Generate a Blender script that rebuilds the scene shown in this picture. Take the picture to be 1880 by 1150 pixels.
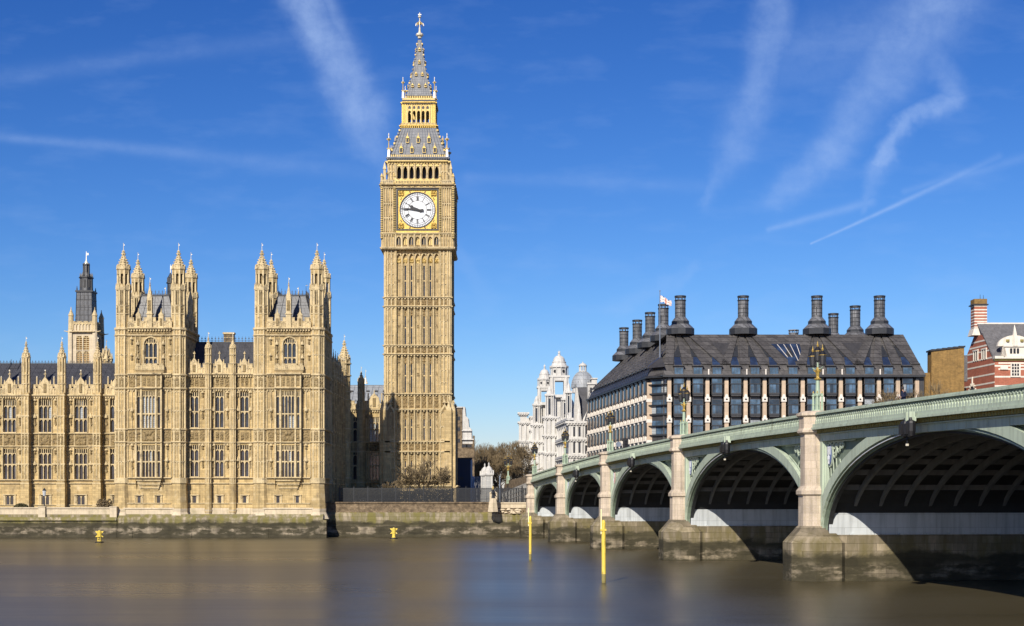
import bpy, math, random
from mathutils import Vector
R = math.radians
random.seed(7)
for o in list(bpy.data.objects): bpy.data.objects.remove(o)
S = bpy.context.scene
COL = S.collection
# ---------------------------------------------------------------- camera
EYE = 6.6; F = 2700.0
cd = bpy.data.cameras.new('camera'); cam = bpy.data.objects.new('camera', cd); COL.objects.link(cam)
cam.location = (0, 0, EYE); cam.rotation_euler = (R(90), 0, 0)
cd.sensor_width = 36; cd.lens = 36*F/1880; cd.shift_y = 345/1880.0
cd.clip_start = 0.5; cd.clip_end = 9000
S.camera = cam
S.view_settings.view_transform = 'Standard'; S.view_settings.look = 'None'
S.view_settings.exposure = 0.28; S.view_settings.gamma = 1.0
# ---------------------------------------------------------------- sun
SUN_AZ, SUN_EL = 18.0, 33.0      # light comes from behind the viewer's left shoulder
tr = Vector((math.sin(R(SUN_AZ))*math.cos(R(SUN_EL)), math.cos(R(SUN_AZ))*math.cos(R(SUN_EL)), -math.sin(R(SUN_EL))))
sl = bpy.data.lights.new('sun', 'SUN'); sl.energy = 5.0; sl.angle = R(0.5); sl.color = (1.0, 0.92, 0.80)
so = bpy.data.objects.new('sun', sl); COL.objects.link(so); so.rotation_euler = tr.to_track_quat('-Z', 'Y').to_euler(); so.location = (-40, -60, 120)
# ---------------------------------------------------------------- world
Wd = bpy.data.worlds.new('World'); S.world = Wd; Wd.use_nodes = True
nt = Wd.node_tree; nt.nodes.clear()
class NB:
    def __init__(s, nt): s.nt = nt
    def new(s, t, **k):
        n = s.nt.nodes.new(t)
        for a, b in k.items(): setattr(n, a, b)
        return n
    def setin(s, sock, v):
        if hasattr(v, 'is_linked'): s.nt.links.new(v, sock)
        elif v is not None: sock.default_value = v
    def m(s, op, a, b=None, c=None, clamp=False):
        n = s.new('ShaderNodeMath', operation=op, use_clamp=clamp)
        s.setin(n.inputs[0], a)
        if b is not None: s.setin(n.inputs[1], b)
        if c is not None: s.setin(n.inputs[2], c)
        return n.outputs[0]
    def vm(s, op, a, b=None, c=None):
        n = s.new('ShaderNodeVectorMath', operation=op)
        s.setin(n.inputs[0], a)
        if b is not None: s.setin(n.inputs[1], b)
        if c is not None: s.setin(n.inputs[2], c)
        return n.outputs['Value'] if op in ('DOT_PRODUCT', 'LENGTH', 'DISTANCE') else n.outputs[0]
    def scale(s, a, f):
        n = s.new('ShaderNodeVectorMath', operation='SCALE'); s.setin(n.inputs[0], a); s.setin(n.inputs['Scale'], f); return n.outputs[0]
    def comb(s, x, y, z):
        n = s.new('ShaderNodeCombineXYZ')
        for i, v in enumerate((x, y, z)): s.setin(n.inputs[i], v)
        return n.outputs[0]
    def noise(s, vec, scale, detail=3, rough=.55, dist=0):
        n = s.new('ShaderNodeTexNoise'); s.setin(n.inputs['Vector'], vec)
        n.inputs['Scale'].default_value = scale; n.inputs['Detail'].default_value = detail
        n.inputs['Roughness'].default_value = rough; n.inputs['Distortion'].default_value = dist
        return n.outputs['Fac'], n.outputs['Color']
    def mix(s, f, a, b, blend='MIX', clamp=False):
        n = s.new('ShaderNodeMix', data_type='RGBA', blend_type=blend, clamp_result=clamp)
        s.setin(n.inputs[0], f); s.setin(n.inputs[6], a); s.setin(n.inputs[7], b); return n.outputs[2]
    def ramp(s, f, stops):
        n = s.new('ShaderNodeValToRGB'); s.setin(n.inputs[0], f); e = n.color_ramp.elements
        while len(e) < len(stops): e.new(0.5)
        for i, (p, c) in enumerate(stops):
            e[i].position = p; e[i].color = (c, c, c, 1) if not isinstance(c, tuple) else (*c[:3], 1)
        return n.outputs[0]
    def mr(s, v, a, b, c, d):
        n = s.new('ShaderNodeMapRange'); s.setin(n.inputs[0], v)
        for i, q in enumerate((a, b, c, d)): n.inputs[i+1].default_value = q
        return n.outputs[0]
N = NB(nt)
sky = N.new('ShaderNodeTexSky', sky_type='NISHITA', sun_disc=False)
sky.sun_elevation = R(SUN_EL); sky.sun_rotation = R(180+SUN_AZ); sky.altitude = 0
sky.air_density = 1.0; sky.dust_density = 0.3; sky.ozone_density = 3.0
tc = N.new('ShaderNodeTexCoord'); sp = N.new('ShaderNodeSeparateXYZ'); nt.links.new(tc.outputs['Generated'], sp.inputs[0])
dx, dy, dz = sp.outputs
dyc = N.m('MAXIMUM', dy, 0.05)
# tangent plane of the western sky, in thousandths of its unit
qx = N.m('ADD', N.m('MULTIPLY', N.m('DIVIDE', dx, dyc), 2.7), 0.94)
qy = N.m('SUBTRACT', 0.92, N.m('MULTIPLY', N.m('DIVIDE', dz, dyc), 2.7))
q0 = N.comb(qx, qy, 0.0)
_, wc = N.noise(q0, 9.0, 4, .6)
warp = N.scale(N.vm('SUBTRACT', wc, (0.5, 0.5, 0.5)), 0.075)
q = N.vm('MULTIPLY', N.vm('ADD', q0, warp), (1, 1, 0))
_, wc2 = N.noise(q0, 3.0, 2, .5)
qs = N.vm('MULTIPLY', N.vm('ADD', q0, N.scale(N.vm('SUBTRACT', wc2, (0.5, 0.5, 0.5)), 0.010)), (1, 1, 0))
def streak(A, B, wa, wb, amp, soft=True, ampb=None):
    src = q if soft else qs
    ab = (B[0]-A[0], B[1]-A[1], 0); L2 = ab[0]**2+ab[1]**2
    r = N.vm('SUBTRACT', src, (A[0], A[1], 0))
    t = N.m('DIVIDE', N.vm('DOT_PRODUCT', r, ab), L2, clamp=True)
    d = N.vm('LENGTH', N.vm('SUBTRACT', r, N.scale((ab[0], ab[1], 0), t)))
    w = N.m('MULTIPLY_ADD', t, wb-wa, wa)
    g = N.m('POWER', 2.718, N.m('MULTIPLY', N.m('POWER', N.m('DIVIDE', d, w), 2.4 if soft else 2.0), -1.0))
    am = N.m('MULTIPLY_ADD', t, (ampb if ampb is not None else amp)-amp, amp)
    return N.m('MULTIPLY', g, am)
ST = [((.590,-.03),(.648,.115),.016,.016,.30,False,.28), ((.648,.115),(.688,.215),.016,.018,.28,False,.24), ((.688,.215),(.712,.315),.018,.012,.22,False,.08),
      ((.545,-.03),(.620,.115),.036,.036,.46,True,.44), ((.620,.115),(.665,.215),.036,.042,.44,True,.40), ((.665,.215),(.705,.315),.042,.024,.36,True,.16),
      ((1.425,-.03),(1.405,.16),.034,.030,.28,True,.26), ((1.405,.16),(1.345,.27),.034,.036,.27,True,.22), ((1.345,.27),(1.300,.37),.030,.012,.20,True,.14),
      ((1.74,-.03),(1.62,.13),.075,.055,.34,True,.28), ((1.62,.13),(1.53,.27),.05,.036,.26,True,.30), ((1.53,.27),(1.42,.365),.034,.024,.34,True,.18),
      ((1.70,.08),(1.755,.185),.035,.020,.16,True,.30), ((1.755,.185),(1.665,.215),.020,.015,.36,True,.38), ((1.665,.215),(1.625,.30),.016,.016,.44,True,.42), ((1.625,.30),(1.585,.375),.020,.010,.27,True,.16),
      ((1.488,.448),(1.66,.370),.0018,.0042,.40,False,.34), ((1.66,.370),(1.835,.288),.0042,.007,.34,False,.10),
      ((1.41,.422),(1.60,.370),.005,.009,.22,False,.18), ((1.66,.352),(1.90,.285),.006,.009,.10,False,.12),
      ((-.03,.250),(.20,.268),.008,.009,.17,False,.16), ((.20,.268),(.45,.294),.010,.013,.15,False,.11), ((.45,.294),(.70,.318),.014,.018,.13,False,.05),
      ((-.03,.148),(.25,.108),.018,.016,.08,False,.09), ((.25,.108),(.62,.062),.014,.022,.08,False,.06),
      ((.83,.46),(.90,.57),.014,.02,.10,True,.05), ((1.13,.56),(1.29,.488),.016,.008,.09,True,.10), ((.86,.325),(1.30,.342),.010,.014,.07,False,.07),
      ((1.45,.10),(1.70,.03),.06,.06,.14,True,.16), ((1.45,.13),(1.66,.10),.045,.05,.10,True,.14)]
acc = None
for a in ST:
    g = streak(*a); acc = g if acc is None else N.m('MAXIMUM', acc, g)
f1, _ = N.noise(N.vm('MULTIPLY', q0, (3.0, 9.0, 1)), 2.2, 4, .55)
thin = N.m('MULTIPLY', N.m('MULTIPLY', N.mr(f1, .50, .80, 0, .09), 1.0), 1.0)
f2, _ = N.noise(q0, 22.0, 4, .65)
cl = N.m('ADD', N.m('MULTIPLY', acc, N.mr(f2, .25, .7, .55, 1.12)), thin, clamp=True)
mask = N.mr(dy, .15, .4, 0, 1)
cl = N.m('MULTIPLY', cl, mask)
hs = N.new('ShaderNodeHueSaturation'); hs.inputs['Saturation'].default_value = 1.22; hs.inputs['Value'].default_value = 1.0; hs.inputs['Hue'].default_value = 0.508
nt.links.new(sky.outputs[0], hs.inputs['Color'])
sr = N.new('ShaderNodeSeparateColor'); nt.links.new(sky.outputs[0], sr.inputs[0])
cc = N.new('ShaderNodeCombineColor')
for i_, (pw, fc) in enumerate(((1.98, 13.2), (1.60, 11.6), (1.29, 14.2))):
    nt.links.new(N.m('MULTIPLY', N.m('POWER', N.m('MULTIPLY', sr.outputs[i_], .1), pw), fc), cc.inputs[i_])
skc = cc.outputs[0]
white = (5.6, 7.6, 11.6, 1)
colr = N.mix(cl, skc, white)
bg = N.new('ShaderNodeBackground'); bg.inputs['Strength'].default_value = 0.070
nt.links.new(colr, bg.inputs['Color'])
wo = N.new('ShaderNodeOutputWorld'); nt.links.new(bg.outputs[0], wo.inputs[0])
# ---------------------------------------------------------------- materials
MT = {}
def mat(name, base, rough=.8, var=.12, vs=.6, brick=None, streaks=0, bump=0, bs=6, metal=0, spec=.4, dirt=None, fine=0.0):
    """procedural paint / stone: colour noise, optional masonry courses, rain streaks, dirt patches, bump"""
    m = bpy.data.materials.new(name); m.use_nodes = True; t = m.node_tree; t.nodes.clear(); n = NB(t)
    geo = n.new('ShaderNodeNewGeometry'); P = geo.outputs['Position']
    b4 = (*base, 1)
    col = None; bumpv = None
    if brick:
        bw, bh, bv = brick[:3]
        s3 = n.new('ShaderNodeSeparateXYZ'); t.links.new(P, s3.inputs[0])
        vec = n.comb(n.m('ADD', s3.outputs[0], n.m('MULTIPLY', s3.outputs[1], 1.0)), s3.outputs[2], 0.0)
        br = n.new('ShaderNodeTexBrick'); t.links.new(vec, br.inputs['Vector'])
        br.inputs['Scale'].default_value = 1; br.inputs['Brick Width'].default_value = bw; br.inputs['Row Height'].default_value = bh
        br.inputs['Mortar Size'].default_value = brick[3] if len(brick) > 3 else .012
        br.inputs['Color1'].default_value = tuple(c*(1+bv) for c in base)+(1,); br.inputs['Color2'].default_value = tuple(c*(1-bv) for c in base)+(1,)
        mo = brick[4] if len(brick) > 4 else tuple(c*.72 for c in base)
        br.inputs['Mortar'].default_value = (*mo, 1)
        col = br.outputs[0]; bumpv = br.outputs[1]
    f, _ = n.noise(P, vs, 5, .6)
    k = n.mr(f, .25, .75, 1-var, 1+var)
    col = n.mix(1.0, col if col is not None else b4, n.comb(k, k, k), 'MULTIPLY')
    if fine:
        ff, _ = n.noise(P, 9.0, 3, .7); kk = n.mr(ff, .3, .7, 1-fine, 1+fine); col = n.mix(1.0, col, n.comb(kk, kk, n.m('MULTIPLY', kk, kk)), 'MULTIPLY')
    if streaks:
        fs, _ = n.noise(n.vm('MULTIPLY', P, (2.6, 2.6, .16)), 1.0, 4, .6)
        ks = n.mr(fs, .46, .74, 1, 1-streaks); col = n.mix(1.0, col, n.comb(ks, ks, ks), 'MULTIPLY')
    if dirt:
        for (dc, ds, lo, hi, *st) in dirt:
            sv = st[0] if st else (1, 1, 1)
            fd, _ = n.noise(n.vm('MULTIPLY', P, sv), ds, 5, .65, .3); kd = n.mr(fd, lo, hi, 0, 1)
            col = n.mix(kd, col, (*dc, 1))
    bs_ = n.new('ShaderNodeBsdfPrincipled'); n.setin(bs_.inputs['Base Color'], col)
    bs_.inputs['Roughness'].default_value = rough; bs_.inputs['Metallic'].default_value = metal
    bs_.inputs['Specular IOR Level'].default_value = spec
    if bump:
        fb, _ = n.noise(P, bs, 4, .6)
        h = fb if bumpv is None else n.m('SUBTRACT', fb, n.m('MULTIPLY', bumpv, .8))
        bn = n.new('ShaderNodeBump'); bn.inputs['Strength'].default_value = bump; bn.inputs['Distance'].default_value = .08
        n.setin(bn.inputs['Height'], h); t.links.new(bn.outputs[0], bs_.inputs['Normal'])
    o = n.new('ShaderNodeOutputMaterial'); t.links.new(bs_.outputs[0], o.inputs[0])
    MT[name] = m; return m
SOOT = (.13, .10, .065)
STONE = (.468, .346, .162)
mat('palace_stone', STONE, .85, .19, .22, (1.1, .42, .20, .016), .45, .3, 5, dirt=[((.56,.45,.27), .55, .56, .74, (1,1,.7)), ((.23,.17,.09), .45, .52, .74, (1,1,.45)), (SOOT, .9, .62, .84, (1,1,.45))], fine=.10)
mat('palace_trim', (.545, .435, .245), .85, .22, .5, None, .30, .3, 6, dirt=[(SOOT, 1.3, .54, .72)], fine=.20)
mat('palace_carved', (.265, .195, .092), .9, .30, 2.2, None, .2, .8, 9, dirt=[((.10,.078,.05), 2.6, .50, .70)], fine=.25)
mat('tower_stone', (.485, .365, .18), .85, .19, .16, (1.2, .45, .18, .016), .42, .25, 5, dirt=[((.56,.44,.25), .5, .58, .76, (1,1,.5)), ((.22,.155,.08), .5, .50, .74, (1.4,1.4,.18))], fine=.10)
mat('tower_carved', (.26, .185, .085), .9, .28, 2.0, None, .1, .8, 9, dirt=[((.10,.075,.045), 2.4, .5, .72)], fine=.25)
mat('pale_plinth', (.56, .47, .33), .85, .10, .4, (1.4, .6, .06, .012), .25, .2, 5, dirt=[((.30,.26,.15), .5, .55, .8)])
mat('slate', (.052, .053, .060), .55, .22, .8, (.55, .9, .12, .02, (.02,.02,.025)), .15, .2, 8, spec=.5)
mat('lead_roof', (.13, .145, .17), .45, .18, .6, (.9, 1.4, .12, .03, (.07,.075,.09)), .2, .15, 6, metal=.0, spec=.6)
mat('grey_roof', (.30, .32, .34), .5, .14, .5, (1.6, 1.2, .06, .05, (.16,.17,.18)), .2, .1, 6, spec=.5)
mat('iron_dark', (.022, .024, .028), .5, .3, 1.5, None, 0, .2, 6, spec=.5)
mat('iron_roof', (.055, .06, .07), .45, .3, .9, (.9, 1.1, .10, .06, (.02,.02,.022)), .3, .2, 6, spec=.6)
mat('spire_iron', (.15, .157, .17), .5, .18, .9, (.75, .55, .12, .035, (.13,.14,.15)), .15, .3, 6, spec=.5)
mat('gold', (.52, .355, .085), .42, .25, 2.5, None, 0, .4, 9, metal=.55, spec=.5, dirt=[((.20,.12,.03), 3.0, .58, .74)])
mat('gold_light', (.54, .40, .15), .5, .22, 2.0, None, 0, .4, 9, metal=.25, dirt=[((.24,.16,.06), 2.6, .56, .74)])
mat('gilt_tip', (.72, .66, .52), .4, .1, 2, metal=.3)
mat('dial_white', (.64, .66, .67), .35, .03, 1.0, spec=.4)
mat('dial_black', (.018, .019, .024), .5, .1, 2)
mat('white_stone', (.52, .505, .47), .8, .09, .25, (1.3, .5, .05, .012), .32, .2, 5, dirt=[((.30,.28,.25), .5, .62, .84, (1,1,.35))])
mat('white_trim', (.56, .545, .51), .8, .10, .5, None, .35, .2, 5, dirt=[((.26,.25,.23), .9, .64, .82)])
mat('brown_wall', (.21, .155, .095), .9, .3, .8, (.5, .3, .2, .02), .2, .4, 5, dirt=[((.07,.05,.03), 1.2, .45, .66)])
mat('bronze', (.060, .058, .058), .42, .25, .7, None, .25, .2, 6, metal=.25, spec=.6)
mat('bronze_roof', (.085, .080, .077), .5, .30, .6, (2.0, .95, .22, .05, (.03,.028,.027)), .35, .25, 5, metal=.15, spec=.5)
mat('bronze_chimney', (.17, .172, .176), .42, .3, 1.1, (1.1, 1.75, .25, .05, (.04,.04,.042)), .3, .2, 5, metal=.3, spec=.6)
mat('sandstone', (.48, .37, .265), .85, .10, .5, (3, .8, .08, .012), .15, .15, 5)
mat('sand_pale', (.66, .61, .54), .8, .08, .8)
mat('red_brick', (.36, .105, .060), .85, .12, .6, (.45, .15, .14, .012, (.30,.18,.12)), .15, .2, 6)
mat('band_white', (.68, .63, .54), .8, .12, 1.0, None, .2)
mat('brown_brick', (.27, .165, .055), .9, .22, .7, (.45, .15, .16, .014), .25, .3, 6, dirt=[((.13,.08,.03), 1.5, .5, .75)])
mat('roof_tile', (.135, .132, .135), .75, .22, .8, (.3, .25, .16, .02), .2, .3, 8)
mat('bridge_green', (.425, .495, .385), .5, .11, .5, None, .30, .08, 6, spec=.4, dirt=[((.20,.215,.15), .7, .60, .85, (1,1,.4)), ((.20,.15,.08), 1.6, .64, .84, (1.5,1.5,.25))])
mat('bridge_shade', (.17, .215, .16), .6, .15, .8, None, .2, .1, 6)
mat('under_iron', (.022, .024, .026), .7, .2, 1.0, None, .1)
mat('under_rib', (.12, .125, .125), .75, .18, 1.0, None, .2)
mat('pier_pale', (.47, .50, .51), .8, .10, .6, (2.6, 1.1, .07, .016, (.30,.32,.32)), .32, .1, 5)
mat('granite', (.50, .415, .315), .8, .15, .5, (2.4, .62, .12, .012), .42, .15, 7, dirt=[((.30,.23,.16), .9, .60, .84, (1.6,1.6,.3))], fine=.10)
mat('yellow_paint', (.74, .55, .08), .55, .12, 2.0, None, .25, .1, 8, dirt=[((.36,.26,.05), 3.5, .55, .68, (1,1,.4)), ((.70,.62,.34), 2.2, .56, .70, (1,1,.3))])
mat('cream_paint', (.78, .72, .40), .55, .10, 2.0, None, .15)
mat('hoarding', (.018, .026, .055), .6, .12, .5)
mat('hoarding_edge', (.33, .40, .50), .6, .1, .5)
mat('fence_panel', (.15, .18, .23), .6, .15, .8, None, .2)
mat('railing_paint', (.014, .016, .019), .5, .1, 1)
mat('lamp_green', (.34, .43, .31), .45, .08, 1.5, None, .15)
mat('lamp_glass', (.035, .036, .040), .25, .2, 2, spec=.6)
mat('lantern_pale', (.50, .53, .55), .3, .1, 2)
mat('signal_black', (.012, .012, .014), .45, .1, 2)
mat('navy_cloth', (.012, .017, .045), .85, .15, 4, bump=.3, bs=10)
mat('skin', (.42, .25, .17), .6, .05, 4)
mat('hair_dark', (.02, .014, .012), .6, .1, 6)
mat('denim', (.03, .04, .07), .85, .1, 5)
mat('bark', (.075, .055, .035), .9, .25, 2.5, bump=.4, bs=12)
mat('twig_brown', (.16, .12, .068), .9, .35, .5)
mat('twig_olive', (.165, .122, .066), .9, .35, .25)
mat('hedge_leaf', (.075, .070, .030), .85, .4, 1.6)
mat('louvre_wood', (.36, .20, .06), .7, .2, 2)
mat('grey_stone', (.38, .38, .36), .8, .14, .6, None, .3, .2, 6)
mat('hedge_shade', (.028, .026, .016), .9, .4, 1.2)  # near-black leaf colour that stands for the shade in the quay garden
mat('asphalt', (.05, .05, .052), .9, .15, .6)
mat('pavement', (.14, .135, .125), .85, .12, .5)
mat('grass', (.06, .085, .025), .95, .3, .4)
mat('flag_white', (.78, .74, .70), .8, .05, 2)
mat('flag_red', (.52, .14, .06), .8, .05, 2)
mat('flag_blue', (.03, .06, .22), .8, .05, 2)
mat('shield_blue', (.10, .14, .30), .4, .2, 4)
mat('shield_pale', (.55, .57, .60), .4, .2, 5)
mat('shield_red', (.40, .09, .05), .4, .2, 5)
mat('stained_green', (.25, .21, .07), .9, .3, 1)

def glass(name, base, rough, lat=(.32, .42), spec=.6, var=.8, tint=(.10, .16, .26)):
    m = bpy.data.materials.new(name); m.use_nodes = True; t = m.node_tree; t.nodes.clear(); n = NB(t)
    geo = n.new('ShaderNodeNewGeometry'); P = geo.outputs['Position']
    s3 = n.new('ShaderNodeSeparateXYZ'); t.links.new(P, s3.inputs[0])
    vec = n.comb(n.m('ADD', s3.outputs[0], s3.outputs[1]), s3.outputs[2], 0.0)
    br = n.new('ShaderNodeTexBrick'); t.links.new(vec, br.inputs['Vector']); br.offset = 0
    br.inputs['Scale'].default_value = 1; br.inputs['Brick Width'].default_value = lat[0]; br.inputs['Row Height'].default_value = lat[1]; br.inputs['Mortar Size'].default_value = .022
    br.inputs['Color1'].default_value = (*base, 1); br.inputs['Color2'].default_value = (*[b*(1-var)+a*var*.35 for b, a in zip(base, tint)], 1); br.inputs['Mortar'].default_value = (.02, .02, .02, 1)
    f, c = n.noise(P, .45, 3, .6)
    col = n.mix(n.mr(f, .45, .70, 0, .75), br.outputs[0], (*tint, 1))
    bn = n.new('ShaderNodeBump'); bn.inputs['Strength'].default_value = .25; bn.inputs['Distance'].default_value = .05
    fb, _ = n.noise(P, 2.2, 2, .5); n.setin(bn.inputs['Height'], fb)
    b = n.new('ShaderNodeBsdfPrincipled'); t.links.new(col, b.inputs['Base Color']); b.inputs['Roughness'].default_value = rough; b.inputs['Specular IOR Level'].default_value = spec
    t.links.new(bn.outputs[0], b.inputs['Normal'])
    o = n.new('ShaderNodeOutputMaterial'); t.links.new(b.outputs[0], o.inputs[0]); MT[name] = m
glass('leaded_glass', (.018, .021, .028), .14, tint=(.045, .058, .085))
glass('blind_glass', (.40, .43, .44), .25, (.32, .38), tint=(.26, .30, .33), var=.3)
glass('dark_office_glass', (.02, .028, .042), .12, (1.3, 9), .5, .5, (.05, .08, .12))
glass('office_glass', (.04, .065, .095), .08, (1.3, 9), .7, .6, (.12, .21, .33))
glass('roof_glass', (.02, .03, .06), .08, (1.2, 3), .7, .3, (.04, .07, .14))

# river wall: masonry with tide marks (weed belts keep their place on the wall)
def tide(name, base, z0, z1, gz0, gz1, gam=1.0, gc=(.165, .145, .046)):
    m = bpy.data.materials.new(name); m.use_nodes = True; t = m.node_tree; t.nodes.clear(); n = NB(t)
    geo = n.new('ShaderNodeNewGeometry'); P = geo.outputs['Position']
    s3 = n.new('ShaderNodeSeparateXYZ'); t.links.new(P, s3.inputs[0]); z = s3.outputs[2]
    vec = n.comb(n.m('ADD', s3.outputs[0], s3.outputs[1]), z, 0.0)
    br = n.new('ShaderNodeTexBrick'); t.links.new(vec, br.inputs['Vector'])
    br.inputs['Scale'].default_value = 1; br.inputs['Brick Width'].default_value = 1.9; br.inputs['Row Height'].default_value = .62; br.inputs['Mortar Size'].default_value = .016
    br.inputs['Color1'].default_value = tuple(c*1.25 for c in base)+(1,); br.inputs['Color2'].default_value = tuple(c*.70 for c in base)+(1,); br.inputs['Mortar'].default_value = tuple(c*.45 for c in base)+(1,)
    f, _ = n.noise(n.vm('MULTIPLY', P, (1, 1, 2.0)), .22, 6, .68, .4)
    f2, _ = n.noise(n.vm('MULTIPLY', P, (.40, .40, 1.1)), .95, 5, .62)
    f3, _ = n.noise(n.vm('MULTIPLY', P, (1, 1, .22)), 1.1, 4, .6)
    zj = n.m('ADD', z, n.m('MULTIPLY', n.m('SUBTRACT', f, .5), 2.6))
    zf = n.m('ADD', z, n.m('MULTIPLY', n.m('SUBTRACT', f2, .5), 1.2))
    weed = n.mr(zj, z1+.15, z1-.25, 0, 1)
    patch = n.mr(n.m('ADD', n.m('MULTIPLY', f2, .65), n.m('MULTIPLY', f, .35)), .49, .57, 0, 1)
    pale = n.m('MULTIPLY', n.mr(zf, z0, z0+.3, 0, 1), n.mr(zf, z1-.5, z1-1.1, 0, 1))
    wk = n.m('SUBTRACT', weed, n.m('MULTIPLY', n.m('MULTIPLY', pale, patch), .9), clamp=True)
    wk = n.m('MULTIPLY', wk, .94)
    gk = n.m('MULTIPLY', n.m('MULTIPLY', n.mr(zj, gz1+.3, gz1-.6, 0, 1), n.mr(zj, gz0-.3, gz0+.3, 0, 1)), n.m('MULTIPLY', n.mr(f3, .36, .60, .05, 1.0), gam))
    k = n.mr(f3, .35, .65, 1.18, .55)
    col = n.mix(1.0, br.outputs[0], n.comb(k, k, k), 'MULTIPLY')
    col = n.mix(gk, col, (*gc, 1))
    yk = n.m('MULTIPLY', gk, n.mr(f2, .60, .72, 0, .75)); col = n.mix(yk, col, (.30, .245, .05, 1))
    wc = n.mix(n.mr(f2, .35, .65, 0, 1), (.026, .023, .012, 1), (.060, .052, .028, 1))
    col = n.mix(wk, col, wc)
    b = n.new('ShaderNodeBsdfPrincipled'); t.links.new(col, b.inputs['Base Color']); b.inputs['Roughness'].default_value = .85; b.inputs['Specular IOR Level'].default_value = .3
    bn = n.new('ShaderNodeBump'); bn.inputs['Strength'].default_value = .5; bn.inputs['Distance'].default_value = .12
    n.setin(bn.inputs['Height'], n.m('ADD', f2, n.m('MULTIPLY', br.outputs[1], -.7))); t.links.new(bn.outputs[0], b.inputs['Normal'])
    o = n.new('ShaderNodeOutputMaterial'); t.links.new(b.outputs[0], o.inputs[0]); MT[name] = m
tide('river_wall_stone', (.27, .225, .16), .45, 2.85, 2.2, 5.2)
tide('pier_base_stone', (.235, .195, .135), .15, 2.3, 1.6, 3.9, .6, (.15, .125, .045))

# river water, as a long exposure smooths it
m = bpy.data.materials.new('river_water'); m.use_nodes = True; t = m.node_tree; t.nodes.clear(); n = NB(t)
geo = n.new('ShaderNodeNewGeometry'); P = geo.outputs['Position']
f1, _ = n.noise(n.vm('MULTIPLY', P, (.010, .05, 1)), 1.0, 4, .55, .3)
f2, _ = n.noise(n.vm('MULTIPLY', P, (.06, .30, 1)), 1.0, 2, .5)
f3, _ = n.noise(n.vm('MULTIPLY', P, (.03, .20, 1)), 1.0, 3, .55)
b = n.new('ShaderNodeBsdfPrincipled')
col = n.mix(n.mr(f1, .35, .65, 0, 1), (.060, .049, .024, 1), (.074, .062, .036, 1))
t.links.new(col, b.inputs['Base Color'])
n.setin(b.inputs['Roughness'], n.mr(f1, .3, .7, .27, .36)); b.inputs['IOR'].default_value = 1.33; b.inputs['Specular IOR Level'].default_value = .58
bn = n.new('ShaderNodeBump'); bn.inputs['Strength'].default_value = .35; bn.inputs['Distance'].default_value = .25
n.setin(bn.inputs['Height'], n.m('ADD', f2, n.m('MULTIPLY', f3, .25))); t.links.new(bn.outputs[0], b.inputs['Normal'])
o = n.new('ShaderNodeOutputMaterial'); t.links.new(b.outputs[0], o.inputs[0]); MT['river_water'] = m

# ---------------------------------------------------------------- mesh kit
WL = {}
def wl(o): return WL.get(o.name, Vector((0, 0, 0))) if o else Vector((0, 0, 0))
def tag(o, label=None, cat=None, group=None, kind=None):
    if label: o['label'] = label
    if cat: o['category'] = cat
    if group: o['group'] = group
    if kind: o['kind'] = kind
    return o
def thing(name, label, cat, loc=(0, 0, 0), group=None, rz=0):
    o = bpy.data.objects.new(name, None); COL.objects.link(o); o.location = loc; o.rotation_euler = (0, 0, rz)
    o.empty_display_size = .5
    WL[o.name] = Vector(loc); return tag(o, label, cat, group)
def put(name, me, parent=None, loc=(0, 0, 0), rz=0):
    """object from a mesh, loc in world coordinates (parents are never rotated here)"""
    o = bpy.data.objects.new(name, me); COL.objects.link(o)
    if parent is not None: o.parent = parent
    o.location = Vector(loc)-wl(parent); o.rotation_euler = (0, 0, rz); WL[o.name] = Vector(loc); return o
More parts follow.
